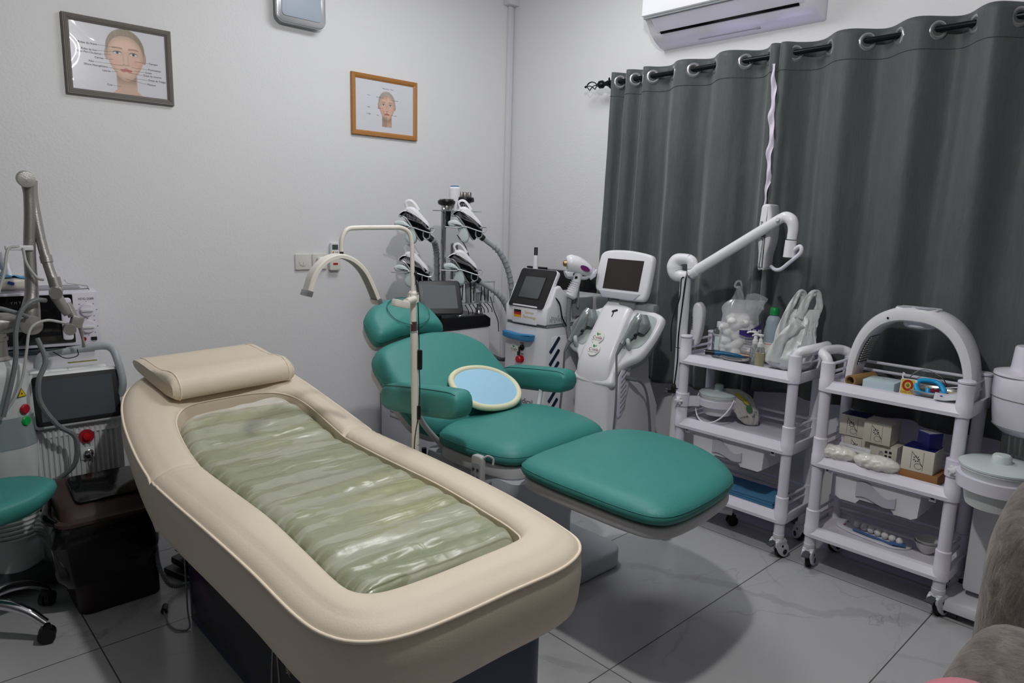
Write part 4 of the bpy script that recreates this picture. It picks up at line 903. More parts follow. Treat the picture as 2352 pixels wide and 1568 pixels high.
# gun handpiece standing in its holder on the machine's right front
gp = thing('laser_gun', 'white pistol grip handpiece with a ribbed hose, held beside the corner machine', 'handpiece', (2.75, 2.455, 1.0))
gy = 2.455; b = MB()
HX = frame((2.775, gy, 1.215), (.74, -.67, 0), (0, 0, 1))
def G(u, v, w_=0): return HX @ Vector((u, v, w_))
b.tube([G(-.062, .018), G(-.045, .02), G(-.01, .012), G(.03, -.005), (G(.055, -.02)), G(.068, -.03)], [.033, .046, .045, .038, .028, .012], 24, sm=5); hd_ = obj('barrel', b, WHITE, gp, 60)
b = MB(); b.tube([G(-.028, .02), G(-.064, .018)], [.030, .0285], 24, sm=0); obj('nozzle_collar', b, mat('nozzle_grey', 'b8bcbe', .3), hd_)
b = MB(); b.tube([G(-.06, .018), G(-.078, .018)], [.018, .015], 20, sm=0); b.box((-.08, .018, 0), (.006, .02, .02), .002, M=HX); obj('nozzle_tip', b, mat('brass_tip', '9a7b52', .3, .6), hd_)
b = MB(); b.tube([G(.005, -.02), G(-.008, -.075), G(-.02, -.11), G(-.032, -.145), G(-.04, -.16)], [.022, .021, .024, .029, .031, .021], 18, sm=5)
for k in range(6): b.tube([G(-.01-.004*k, -.072-.011*k), G(-.0115-.004*k, -.0765-.011*k)], .0255+.0008*k, 18, sm=0)
obj('grip', b, WHITE, gp, 40)
b = MB(); b.prism([(.027*cos(t), .013*sin(t)) for t in [2*pi*k/24 for k in range(24)]], .0, .003, M=HX @ Matrix.Translation((.03, -.003, .0395)) @ Matrix.Rotation(-.45, 4, 'Z')); obj('purple_badge', b, mat('purple_badge', '6b1d63', .4), hd_)
b = MB(); b.box((-.012, -.052, .018), (.014, .014, .008), .003, M=HX); obj('trigger', b, BLACK, gp)
b = MB(); pts = [G(-.04, -.155), G(-.043, -.20), G(-.045, -.26), G(-.042, -.32), G(-.03, -.38)]
C2 = cat(pts, 14); b.tube(pts, .0115, 12, sm=8)
for i in range(0, len(C2)-1, 2): b.tube([C2[i], C2[i]+(C2[i+1]-C2[i])*.45], .0138, 14, sm=0)
obj('ribbed_hose', b, mat('ribbed_hose_grey', '9a9ea2', .4), gp)
b = MB(); b.tube([G(-.07, -.02), G(-.055, -.05), G(-.01, -.052), (G(.04, -.055)), G(.075, -.03), G(.088, -.005)], .0075, 10, flat=1.6); b.prism([(-.075, -.022), (-.028, -.022), (-.032, -.048), (-.06, -.05)], .02, .034, .004, M=HX); b.prism([(.055, -.05), (.09, -.008), (.10, -.008), (.09, -.045), (.065, -.065)], .0, .02, .004, M=HX); obj('holder', b, LAV, gp)
b = MB(); b.cyl((2.80, 2.47, 1.0), (2.80, 2.47, 1.17), .005); b.box((2.81, 2.485, 1.02), (.03, .012, .04), .002); b.box((2.86, 2.49, 1.0), (.16, .012, .10), .01); obj('holder_bracket', b, GREY, gp)
b = MB(); b.tube([(2.66, 2.51, 1.06), (2.685, 2.495, 1.02), (2.70, 2.488, .95), (2.735, 2.486, .90)], .004, 8); obj('black_cable', b, BLACK, gp)
# dermapen standing on top
pn = thing('skin_pen', 'white pen shaped skin device with a black cap, upright on the corner machine', 'skin pen', (2.79, 2.79, 1.055))
b = MB(); b.lathe([(.005, -.036), (.014, -.034), (.0145, .05), (.013, .06), (.0145, .07), (.013, .085), (.0145, .10), (.0145, .135), (.013, .165), (.0125, .17)], (2.79, 2.79, 1.090)); obj('body', b, WHITE, pn)
b = MB(); b.lathe([(.012, .170), (.0105, .172), (.0105, .212), (.009, .214), (.001, .214)], (2.79, 2.79, 1.090)); obj('cap', b, BLACK, pn)
# black padded case standing behind on the corner
bc = thing('black_case', 'flat black case leaning in the corner behind the tower machine', 'case', (3.19, 2.9, .55))
b = MB(); b.box((3.235, 2.96, .80), (.05, .64, .70), .01); obj('shell', b, GLOSSB, bc)
b = MB(); b.box((3.235, 2.85, 1.166), (.03, .035, .02), .004); b.box((3.215, 3.2, 1.153), (.03, .16, .012), .002); obj('clasp', b, BLACK, bc)
b = MB(); b.box((3.16, 2.78, .62), (.09, .26, .72), .015); obj('soft_pouch', b, mat('black_nylon', '1a1a1e', .8), bc)
# ---------------------------------------------------------------- cavitation machine
cm = thing('slimming_machine', 'white trolley machine with poles of handpieces, behind the teal headrest', 'beauty machine', (2.49, 3.29, 0))
b = MB(); b.box((2.47, 3.29, .43), (.46, .46, .80), .01); obj('cabinet', b, PANEL, cm)
b = MB(); b.prism([(2.245, .832), (2.245, .88), (2.27, .905), (2.66, .905), (2.70, .88), (2.70, .832)], -.235, .235, .008, M=frame((0, 3.29, 0), (1, 0, 0), (0, 0, 1))); obj('black_top', b, BLACK, cm)
b = MB()
for z in (.345, .315, .285): b.box((2.2385, 3.37, z), (.004, .10, .008), .001)
obj('side_vents', b, GREY, cm)
for x, y in ((2.3, 3.1), (2.64, 3.1), (2.3, 3.46), (2.64, 3.46)):
    b = MB(); b.cyl((x-.012, y, .022), (x+.012, y, .022), .022, n=16); b.box((x, y, .036), (.03, .03, .02), .004); obj('caster', b, BLACK, cm)
PM = mat('pole_aluminium', 'a9aaad', .25, .9)
def pole(x, y, z1, r): b = MB(); b.cyl((x, y, .9), (x, y, z1), r); b.lathe([(r*1.9, 0), (r*2, .004), (r*1.5, .012), (r*1.4, .035), (r*1.05, .04)], (x, y, .903)); b.lathe([(r, 0), (r*.7, .008), (.001, .01)], (x, y, z1)); obj('pole', b, PM, cm)
pole(2.44, 3.18, 1.50, .0145); pole(2.545, 3.20, 1.30, .0145); pole(2.575, 3.27, 1.3, .011); pole(2.50, 3.10, .95, .013); pole(2.69-.03, 3.12, .96, .013)
ACR = mat('clear_acrylic', 'e8eef2', .05, trans=.85, ior=1.3)
b = MB(); b.box((2.545, 3.19, 1.492), (.26, .12, .005), .002); obj('top_shelf', b, ACR, cm)
b = MB()
for z in (1.09, .97): b.box((2.60, 3.14, z), (.30, .12, .005), .002)
for x in (2.46, 2.60, 2.745): b.box((x, 3.085, 1.03), (.004, .004, .12))
obj('lower_rack', b, ACR, cm)
# tilted black touch screen
M3 = frame((2.30, 3.02, 1.03), (.85, -.42, 0), (.38, .5, .85))
b = MB(); b.prism(rrect(.235, .21, .02, 5), -.02, 0, .006, M=M3); ts = obj('touch_screen', b, mat('matt_black_bezel', '1b1b1d', .4), cm)
b = MB(); b.prism(rrect(.18, .145, .004, 2), .0, .0015, M=M3); obj('screen', b, mat('grey_screen_light', '5e6366', .5, spec=.2), ts)
b = MB(); b.box((2.33, 3.10, .95), (.05, .05, .12), .008); obj('screen_stem', b, BLACK, cm)
# small paddles in the rack
SI = mat('silver_paddle', 'c2c4c8', .3, .4)
for i, (x, z, h) in enumerate(((2.475, 1.04, .14), (2.50, 1.045, .13), (2.525, 1.04, .12), (2.585, 1.03, .14), (2.61, 1.03, .12), (2.665, 1.02, .10), (2.69, 1.02, .10), (2.72, 1.01, .10))):
    b = MB(); b.box((x, 3.13, z), (.018, .04, h), .006, rot=(0, .06*(i % 3-1), 0)); q = obj('rack_paddle', b, SI if i % 2 else WHITE, cm)
    b = MB(); b.box((x+.0005, 3.1085, z), (.006, .003, h*.8), .001, rot=(0, .06*(i % 3-1), 0)); obj('paddle_stripe', b, BLACK, q)
b = MB(); b.box((2.64, 3.115, 1.075), (.04, .03, .09), .005); wb = obj('warning_module', b, WHITE, cm)
b = MB(); b.prism([(-.01, -.008), (.01, -.008), (0, .01)], 0, .002, M=frame((2.64, 3.0995, 1.085), (1, 0, 0), (0, 0, 1))); obj('warning_triangle', b, mat('warning_yellow', 'e3c21f', .5), wb)
b = MB()
for k in range(7): b.tube([(2.56+.028*k, 3.13, .965), (2.57+.03*k, 3.11, .93), (2.585+.03*k, 3.12, .905)], .0025, 6)
b.tube([(2.73, 3.1, 1.0), (2.74, 3.08, .93), (2.75, 3.05, .86), (2.74, 3.03, .80)], .003, 6); b.tube([(2.49, 3.12, 1.36), (2.545, 3.1, 1.28), (2.60, 3.1, 1.12), (2.60, 3.1, 1.03)], .0028, 6)
obj('thin_cables', b, mat('dark_cable', '3c3f42', .5), cm)
# heads standing in the top shelf
def heads(kind, lab, x, y):
    z0 = 1.46+(.03 if kind == 2 else 0); t = thing('cavitation_head', lab, 'handpiece', (x, y, z0+.03), group='heads standing on the clear top shelf'); c = (x, y, z0)
    if kind == 0:
        b = MB(); b.lathe([(.02, -.06), (.024, 0), (.026, .03)], c); obj('body', b, BLACK, t)
        b = MB(); b.lathe([(.028, .03), (.030, .05), (.028, .062)], c); obj('metal_ring', b, STEEL, t)
        b = MB(); b.lathe([(.03, .06), (.046, .068), (.05, .078), (.048, .088), (.04, .092)], c); obj('head_rim', b, BLACK, t)
        b = MB(); b.lathe([(.001, .0925), (.04, .0925), (.04, .097), (.001, .099)], c); obj('steel_face', b, STEEL, t)
    elif kind == 1:
        b = MB(); b.lathe([(.02, 0), (.024, .03), (.03, .09), (.033, .13), (.032, .16), (.025, .168)], c); obj('body', b, WHITE, t)
        b = MB(); b.lathe([(.026, .166), (.024, .174), (.001, .177)], c); obj('blue_tip', b, mat('ice_blue_tip', '4d86ad', .2), t)
    else:
        b = MB(); b.lathe([(.014, -.085), (.016, -.06), (.026, -.02), (.03, 0)], c); obj('body', b, BLACK, t)
        b = MB(); b.lathe([(.032, 0), (.034, .02), (.034, .045), (.032, .05)], c); obj('metal_ring', b, CHROME, t)
        b = MB(); b.lathe([(.034, .05), (.052, .056), (.054, .064), (.052, .078), (.046, .083), (.001, .085)], c); obj('head_rim', b, BLACK, t)
        for dx, dy in ((-.03, -.008), (-.014, -.016), (.014, -.02), (.028, -.012), (0, .02), (.02, .015)):
            b = MB(); b.lathe([(.009, .083), (.0095, .104), (.007, .111), (.001, .113)], (x+dx, y+dy, z0), n=14); obj('electrode', b, STEEL, t)
    return t
heads(0, 'round flat steel faced head on the left of the clear top shelf', 2.475, 3.20)
heads(1, 'white rounded head with a blue tip on the clear top shelf', 2.545, 3.215)
heads(2, 'black head with chrome electrodes on the right of the clear top shelf', 2.60, 3.19)
# four vacuum handpieces resting in wire holders
AQ = mat('pale_aqua_silicone', 'cbd7d9', .35)
def vac(px, py, pz, lab, hose, s=.00054):
    t = thing('vacuum_handpiece', lab, 'handpiece', (px, py, pz), group='vacuum handpieces of the slimming machine')
    H = frame((px, py, pz), (.76, -.65, 0), (0, 0, 1))
    def C(P): return [((x-790)*s, -(y-430)*s) for x, y in P]
    def sm(P, n=4): return [tuple(q)[:2] for q in cat([(x, y, 0) for x, y in C(P)], n, True)]
    b = MB(); b.prism(sm([(622, 345), (650, 315), (690, 290), (705, 268), (760, 258), (810, 285), (870, 350), (925, 415), (940, 470), (925, 485), (850, 420), (780, 370), (700, 335), (665, 352), (640, 368)]), -.036, .036, .016, M=H); obj('white_shell', b, WHITE, t, 50)
    b = MB(); b.prism(sm([(668, 350), (700, 328), (790, 360), (870, 415), (940, 490), (948, 530), (930, 560), (895, 560), (870, 598), (835, 590), (800, 530), (745, 450)]), -.033, .033, .012, M=H); obj('black_body', b, GLOSSB, t, 50)
    b = MB(); b.tube([H @ Vector((x, y, .034)) for x, y in C([(672, 355), (710, 385), (770, 470), (820, 560), (850, 600)])], .0045, 8); b.tube([H @ Vector((x, y, -.034)) for x, y in C([(672, 355), (710, 385), (770, 470), (820, 560), (850, 600)])], .0045, 8); obj('silver_trim', b, ALU, t)
    b = MB(); b.prism(sm([(585, 430), (600, 408), (650, 395), (700, 410), (760, 470), (745, 485), (690, 462), (640, 470), (600, 462)]), -.05, .05, .012, M=H)
    b.prism(sm([(690, 470), (700, 520), (690, 570), (715, 615), (765, 635), (800, 610), (808, 560), (790, 490), (760, 455)]), -.045, .045, .014, M=H); obj('silicone_cup', b, AQ, t, 50)
    b = MB(); b.tube([H @ Vector((x, y, 0)) for x, y in C([(705, 268), (690, 228), (712, 200), (752, 200), (795, 240), (826, 290)])], .0058, 10, flat=1.5); obj('finger_loop', b, WHITE, t)
    b = MB(); pts = [H @ Vector((x, y, 0)) for x, y in C([(890, 520), (930, 560), (965, 590)])]; b.tube(pts, [.016, .018, .017], 14); obj('hose_collar', b, BLACK, t)
    W_ = [H @ Vector((x, y, w_)) for (x, y), w_ in zip(C([(560, 470), (700, 475), (760, 462), (860, 490), (960, 515), (992, 470), (945, 470), (940, 495)]), (.05, .05, .048, .048, .05, .03, -.02, -.05))]
    b = MB(); b.tube(W_, .0035, 8, sm=4); b.tube([H @ Vector((x, y, .04+.0*i)) for i, (x, y) in enumerate(C([(880, 500), (878, 550), (905, 580), (940, 560), (945, 510)]))], .0035, 8, sm=4)
    obj('wire_holder', b, mat('silver_wire', 'c4c8ce', .3, .6), cm)
    if hose:
        b = MB(); P = [pts[-1]]+[Vector(q) for q in hose]; b.tube(P, [.013]*3+[.0165, .0165]+[.0155]*12, 14, sm=6)
        C3 = cat(P, 10)
        for i in range(6, min(26, len(C3)-1), 2): b.tube([C3[i], C3[i]+(C3[i+1]-C3[i])*.4], .0185, 14, sm=0)
        obj('hose', b, mat('ribbed_hose_grey', '9a9ea2', .4), t)
    return t
vac(2.275, 3.22, 1.415, 'vacuum handpiece, upper left of the four on the slimming machine', [(2.44, 3.26, 1.31), (2.50, 3.32, 1.22), (2.52, 3.34, 1.0), (2.52, 3.34, .905)])
vac(2.565, 3.12, 1.425, 'vacuum handpiece, upper right of the four on the slimming machine', [(2.72, 3.01, 1.26), (2.775, 2.985, 1.13), (2.80, 2.98, .95), (2.80, 2.98, .75), (2.77, 3.0, .5), (2.745, 3.05, .35)])
vac(2.27, 3.22, 1.175, 'vacuum handpiece, lower left of the four on the slimming machine', [(2.43, 3.27, 1.08), (2.47, 3.33, 1.0), (2.47, 3.34, .905)], .00053)
vac(2.53, 3.11, 1.185, 'vacuum handpiece, lower right of the four on the slimming machine', [(2.70, 2.985, 1.02), (2.76, 2.97, .92), (2.785, 2.965, .78), (2.785, 2.965, .55), (2.755, 3.0, .35), (2.74, 3.06, .25)])
# knob of black connectors between the machines
kc = thing('cable_connectors', 'black cluster of plugs and cables hanging right of the slimming machine', 'connectors', (2.80, 2.93, .70))
b = MB()
for k in range(6): a = k*1.1; b.ell((2.80+.02*cos(a), 2.92+.012*sin(a), .70+.022*sin(a*1.7)), (.014, .012, .016), 10, 7)
obj('plugs', b, BLACK, kc)
b = MB(); b.tube([(2.80, 2.93, .73), (2.83, 2.91, .74), (2.84, 2.91, .70), (2.83, 2.91, .66), (2.84, 2.91, .60), (2.82, 2.93, .45)], .005, 8); b.tube([(2.78, 2.94, .66), (2.775, 2.94, .6), (2.785, 2.94, .5)], .004, 8); b.tube([(2.70, 3.05, .66), (2.74, 2.98, .64), (2.79, 2.93, .69)], .012, 8); obj('cables', b, DGREY, kc)
# ---------------------------------------------------------------- trolleys
def trolley(label, x0, x1, y0, y1, lev, hs, drawer_z):
    """x0 front posts, x1 rear posts, y0 right, y1 left; hs = side (-1 right / +1 left) of the push handle"""
    t = thing('trolley', label, 'trolley', ((x0+x1)/2, (y0+y1)/2, 0), group='white three tier trolleys')
    rp, rs = .0225, .029
    cs = {(0, 0): (x0, y0), (0, 1): (x0, y1), (1, 0): (x1, y0), (1, 1): (x1, y1)}
    for k, (x, y) in cs.items():
        top = lev[2][1]+.078; hn = (hs < 0 and k[1] == 0) or (hs > 0 and k[1] == 1)
        b = MB(); b.cyl((x, y, .085), (x, y, lev[2][1]+(.04 if hn else .05)), rp)
        po = obj('post', b, LAV, t)
        for li, (zb, z_t) in enumerate(lev):
            b = MB(); b.lathe([(rs-.002, 0), (rs, .002), (rs, z_t-zb+.001), (rs-.0015, z_t-zb+.003), (rs-.0015, z_t-zb+.073), (rs-.004, z_t-zb+.076), (rp, z_t-zb+.077)], (x, y, zb), 28)
            obj('corner_sleeve', b, LAV, t)
        if not hn: b = MB(); b.lathe([(rs-.001, 0), (rs+.001, .002), (rs+.001, .008), (rs-.003, .0115), (.001, .012)], (x, y, top+.0), 28); obj('post_cap', b, LAV, t)
        # caster
        b = MB(); b.lathe([(.018, .12), (.024, .115), (.024, .088), (.02, .08)], (x, y, 0), 20)
        a = {(0, 0): -.25, (0, 1): .15, (1, 0): .9, (1, 1): -.5}[k]; M = Matrix.Translation((x, y, 0)) @ Matrix.Rotation(a+pi/2, 4, 'Z')
        P = [tuple(q)[:2] for q in cat([(u, v, 0) for u, v in ((-.028, .088), (-.031, .065), (-.02, .05), (-.004, .026), (.02, .008), (.042, .012), (.052, .032), (.046, .056), (.034, .07), (.028, .088))], 4, True)]
        for s_ in (-1, 1): b.prism(P, s_*.016-.006, s_*.016+.006, .003, M=M @ Matrix(((0, 0, 1, 0), (-1, 0, 0, 0), (0, 1, 0, 0), (0, 0, 0, 1))))
        b.box((0, 0, .084), (.05, .05, .026), .01, M=M); ca_ = obj('caster', b, PANEL, t)
        w_ = M @ Vector((0, -.022, .031)); ax = (M @ Vector((.0095, -.022, .031)))-w_; b = MB(); b.tube([w_-ax, w_-ax*.8, w_+ax*.8, w_+ax], [.027, .0305, .0305, .027], 28, sm=0); obj('wheel', b, RUBBER, ca_)
        for s_ in (-1, 1):
            for vy, vz, r_ in ((-.024, .031, .0125), (-.006, .062, .0055)):
                b = MB(); c_ = M @ Vector((s_*.0221, vy, vz)); d_ = (M @ Vector((s_*.0235, vy, vz))); b.cyl(c_, d_, r_, n=18); obj('axle_cap', b, BLACK, ca_)
        b = MB(); b.box((0, -.038, .078), (.03, .045, .006), .002, rot=(.35, 0, 0), M=M @ Matrix.Rotation(pi, 4, 'Z')); obj('brake_lever', b, DGREY, ca_)
    for i, (zb, z_t) in enumerate(lev):
        b = MB(); yw = y1-y0
        # deck, sloped front lip, side and back walls
        b.box(((x0+x1)/2, (y0+y1)/2, z_t-.021), (x1-x0-.01, yw+.03, .008))
        M = Matrix(((1, 0, 0, 0), (0, 0, 1, 0), (0, 1, 0, 0), (0, 0, 0, 1)))
        b.prism([(x0-.028, zb), (x0-.029, zb+.014), (x0-.012, z_t-.004), (x0+.006, z_t-.001), (x0+.012, z_t-.006), (x0+.012, zb+.012), (x0-.0, zb)], y0-.0, y1+.0, M=M)
        for yy, s_ in ((y0, -1), (y1, 1)): b.box(((x0+x1)/2, yy+s_*.022, (zb+z_t)/2), (x1-x0, .012, z_t-zb), .003)
        b.box((x1+.022, (y0+y1)/2, (zb+z_t)/2), (.012, yw, z_t-zb), .003)
        obj('shelf', b, LAV, t, 30)
        for yy, s_ in ((y0, -1), (y1, 1)):
            b = MB()
            for dz in (.028, .062): b.cyl((x0, yy, z_t+dz), (x1, yy, z_t+dz), .0065, n=12)
            obj('side_rail', b, LAV, t)
        b = MB()
        for dz in (.028, .062): b.cyl((x1, y0, z_t+dz), (x1, y1, z_t+dz), .0065, n=12)
        obj('back_rail', b, LAV, t)
    # push handle
    yh = y0 if hs < 0 else y1; zz = lev[2][1]
    b = MB(); b.tube([(x0, yh, zz+.03), (x0, yh, zz+.06), (x0+.006, yh+hs*.012, zz+.088), (x0+.03, yh+hs*.038, zz+.10), (x0+.09, yh+hs*.048, zz+.104), (x1-.09, yh+hs*.048, zz+.104), (x1-.03, yh+hs*.038, zz+.10), (x1-.006, yh+hs*.012, zz+.088), (x1, yh, zz+.06), (x1, yh, zz+.03)], .0205, 18, sm=5); obj('push_handle', b, WHITE, t)
    # drawer under the middle shelf with a wave shaped grip recess
    zb = lev[1][0]; dy0, dy1 = y0+.075, y1-.06; H_ = .105
    b = MB()
    def dr(i0, zt_):
        P = [(dy1-.02*i0, zt_), (dy1-.025*i0, zt_-H_+.015), (dy1-.05, zt_-H_), ((dy0+dy1)/2+.075, zt_-H_), ((dy0+dy1)/2+.06, zt_-H_+.02), ((dy0+dy1)/2-.06, zt_-H_+.02), ((dy0+dy1)/2-.075, zt_-H_), (dy0+.05, zt_-H_), (dy0+.025*i0, zt_-H_+.015), (dy0+.02*i0, zt_)]
        return P
    xf = x0-.012
    b.rings([[Vector((x, y, z)) for y, z in dr(1, zb-.012)] for x in (xf+.006, xf, xf+.22, xf+.225)], True)
    d_ = obj('drawer', b, mat('clear_white_drawer', 'e2e1e8', .25), t, 30)
    b = MB(); yc = (dy0+dy1)/2; N_ = 24
    up = [(yc+.075-.15*k/N_, zb-.045+.018*sin(2*pi*(k/N_)*.9+.4)+.012*(1-k/N_)) for k in range(N_+1)]; lo = [(yc-.075+.15*k/N_, zb-.088+.01*sin(2*pi*(1-k/N_)*.9+.4)) for k in range(N_+1)]
    b.rings([[Vector((x, y, z)) for y, z in up+lo] for x in (xf-.0015, xf+.004)], True); obj('grip_recess', b, mat('recess_plastic', 'b9b8c4', .4), d_)
    b = MB(); b.box((xf+.1, yc, zb-.008), (.21, dy1-dy0+.02, .006), .002); obj('drawer_rim', b, LAV, d_)
    for yy in (dy0-.018, dy1+.012):
        b = MB(); b.box((xf+.1, yy, zb-.008), (.2, .014, .012), .001); b.box((xf+.004, yy, zb-.012), (.008, .024, .018), .001); obj('drawer_runner', b, LAV, t)
        b = MB(); b.box((xf-.001, yy, zb-.008), (.003, .012, .006)); obj('runner_stop', b, BLACK, t)
    return t
L1 = [(.168, .212), (.483, .53), (.797, .842)]; L2 = [(.152, .194), (.467, .512), (.788, .834)]
trolley('white three tier trolley holding the plastic carrier bags and bottles', 2.875, 3.118, 1.30, 1.838, L1, -1, .48)
trolley('white three tier trolley holding the arched light and the stacked boxes', 2.89, 3.122, .672, 1.168, L2, 1, .46)
D1, M1, B1 = .826, .514, .196; D2, M2_, B2 = .818, .496, .178
# ---------------------------------------------------------------- hanging buckets
BK_ = mat('milky_bucket_plastic', 'd9dcdc', .35)
def bucket(label, c, rt, rb_, h, post, hook=1):
    t = thing('bucket', label, 'bucket', (c[0], c[1], c[2]), group='lidded buckets clamped to the trolleys'); x, y, z = c
    b = MB(); b.lathe([(rb_*.6, 0), (rb_, .006), (rb_+.004, .02), (rt*.93, h*.75), (rt*.95, h*.78), (rt, h*.96), (rt*1.04, h), (rt*1.02, h+.003), (rt*.97, h), (rt*.9, h*.7), (rb_, .01), (.001, .008)], c, 40); obj('pail', b, BK_, t)
    b = MB(); b.lathe([(rt*1.03, h+.002), (rt*1.06, h+.006), (rt*1.06, h+.012), (rt*.98, h+.017), (rt*.5, h+.023), (rt*.26, h+.024), (rt*.24, h+.047), (rt*.2, h+.052), (.001, h+.053)], c, 40); ld = obj('lid', b, mat('bucket_lid', 'cdd9d8', .3), t)
    b = MB(); b.lathe([(rt*1.0, h*.5), (rt*1.06, h*.5), (rt*1.09, h*.82), (rt*1.03, h*.83)], c, 40, sx=1, sy=1)
    px_, py_ = post; d = Vector((px_-x, py_-y, 0)); L_ = d.length; d.normalize()
    b.cyl((px_, py_, z+h*.42), (px_, py_, z+h*.42+.062), .033, n=24); e = Vector((x, y, 0))+d*rt*1.02; b.box(((e.x+px_)/2, (e.y+py_)/2, z+h*.65), (max(.01, L_-rt*1.0), .02, .05), .003, rot=(0, 0, math.atan2(d.y, d.x))); obj('hanging_ring', b, LAV, t)
    b = MB(); P = [tuple(((.017+.004*cos(6*a))*cos(a), (.017+.004*cos(6*a))*sin(a))) for a in [2*pi*k/48 for k in range(48)]]
    b.prism(P, 0, .012, .003, M=FX(px_-.0325, py_-.004, z+h*.42+.03)); b.prism([(.009*cos(a), .009*sin(a)) for a in [2*pi*k/16 for k in range(16)]], .012, .018, .002, M=FX(px_-.0325, py_-.004, z+h*.42+.03)); obj('clamp_knob', b, WHITE, t)
    if hook:
        b = MB(); b.tube([Vector((x-.02-.085*sin(a), y-rt*1.09*cos(a), z+h*.95-.115*sin(a))) for a in [pi*k/16 for k in range(17)]], .0032, 8, sm=2); obj('bail_handle', b, WHITE, t)
    return t
bucket('small white lidded bucket clamped to the carrier bag trolley, middle shelf', (2.995, 1.715, .545), .087, .062, .098, (2.875, 1.838))
bucket('larger white lidded bucket clamped to the trolley post at far right', (2.83, .525, .505), .118, .09, .14, (2.89, .672), 0)
# ---------------------------------------------------------------- things on trolley 1
CLR = mat('clear_plastic', 'f2f5f6', .06, trans=.92, ior=1.25); WCAP = mat('white_cap', 'e6e6e4', .4)
LBL = mat('pale_paper_label', 'c9d6d6', .5)
t = thing('toner_bottle', 'clear bottle with white cap and pale blue label, left end of trolley top', 'bottle', (3.0, 1.735, D1)); c = (3.0, 1.735, D1)
b = MB(); b.lathe([(.03, .001), (.035, .005), (.035, .115), (.032, .128), (.018, .138), (.0145, .142), (.0145, .146)], c); bt = obj('bottle', b, CLR, t)
b = MB(); b.lathe([(.001, .003), (.0325, .006), (.0325, .095), (.001, .096)], c); obj('liquid', b, mat('clear_liquid', 'e8eef2', .02, trans=.9, ior=1.2), t)
b = MB(); b.lathe([(.0175, .145), (.0185, .147), (.018, .170), (.016, .172), (.001, .1725)], c); obj('cap', b, WCAP, t)
def wraplabel(parent, c, r, z0, z1, a0, a1, m, name='label'):
    b = MB(); n = 14; b.rings([[Vector((c[0]+r*cos(a0+(a1-a0)*k/n), c[1]+r*sin(a0+(a1-a0)*k/n), c[2]+z)) for k in range(n+1)] for z in (z0, z1)], False, closed=False); return obj(name, b, m, parent, 60)
wraplabel(bt, c, .0356, .04, .105, radians(170), radians(262), LBL)
wraplabel(bt, c, .0360, .078, .098, radians(232), radians(262), mat('blue_label_block', '2a8fd0', .5), 'blue_block'); wraplabel(bt, c, .0360, .04, .075, radians(236), radians(258), mat('fine_print_grey', '7d8d92', .5), 'fine_print')
def pump(label, c, liq, h):
    t = thing('pump_bottle', label, 'pump bottle', c, group='small pump bottles on the trolley top')
    b = MB(); b.lathe([(.017, .001), (.021, .004), (.021, .075), (.019, .088), (.011, .096), (.010, .10)], c, 28); obj('bottle', b, CLR, t)
    b = MB(); b.lathe([(.001, .003), (.0188, .005), (.0188, h), (.001, h+.0005)], c, 24); obj('liquid', b, liq, t)
    b = MB(); b.lathe([(.0125, .094), (.013, .096), (.0125, .112), (.009, .114), (.008, .128), (.005, .13), (.0048, .142)], c, 20); b.cyl((c[0], c[1], c[2]+.142), (c[0], c[1], c[2]+.15), .011, .012); b.tube([(c[0], c[1], c[2]+.147), (c[0]-.015, c[1]+.018, c[2]+.149), (c[0]-.026, c[1]+.03, c[2]+.143)], [.006, .0045, .003], 10); obj('pump_head', b, WCAP, t)
    b = MB(); b.tube([(c[0], c[1], c[2]+.1), (c[0]+.002, c[1], c[2]+.05), (c[0]-.006, c[1]+.004, c[2]+.01)], .002, 6); obj('dip_tube', b, mat('dip_tube', 'dddddd', .3), t)
pump('clear pump bottle, nearly empty, behind the yellow one', (2.985, 1.545, D1), mat('clear_liquid', 'e8eef2', .02, trans=.9, ior=1.2), .038)
pump('pump bottle of pale yellow liquid at the trolley\'s front edge', (2.925, 1.488, D1), mat('yellow_liquid', 'e6dcae', .05, trans=.55, ior=1.2), .066)
t = thing('alcohol_bottle', 'tall translucent bottle with a green cap behind the white bag', 'bottle', (3.085, 1.515, D1)); c = (3.085, 1.515, D1)
b = MB(); b.lathe([(.035, .001), (.042, .006), (.042, .10), (.039, .115), (.041, .13), (.038, .155), (.034, .175), (.034, .19), (.028, .212), (.017, .222), (.016, .228)], c); bt = obj('bottle', b, mat('translucent_bottle', 'b9c8d6', .2, trans=.35, ior=1.2), t)
b = MB(); b.lathe([(.019, .225), (.0205, .226), (.020, .254), (.018, .257), (.001, .2575)], c, 28)
b.lathe([(.021, .224), (.022, .226), (.021, .230)], c, 28); obj('cap', b, mat('green_cap', '0b8a45', .35), t)
wraplabel(bt, c, .0424, .012, .098, radians(150), radians(270), mat('white_label', 'dcdcd8', .5))
REDI = mat('orange_red_ink', 'd0502a', .5)
wraplabel(bt, c, .0427, .09, .0925, radians(152), radians(268), REDI, 'label_line'); wraplabel(bt, c, .0427, .018, .020, radians(152), radians(268), REDI, 'label_line')
text('lettering', 'ALC', .05, frame((c[0]-.0425*cos(radians(32)), c[1]+.0425*sin(radians(-2)), D1+.062), (.52, -.85, 0), (.1, 0, 1)), REDI, bt)
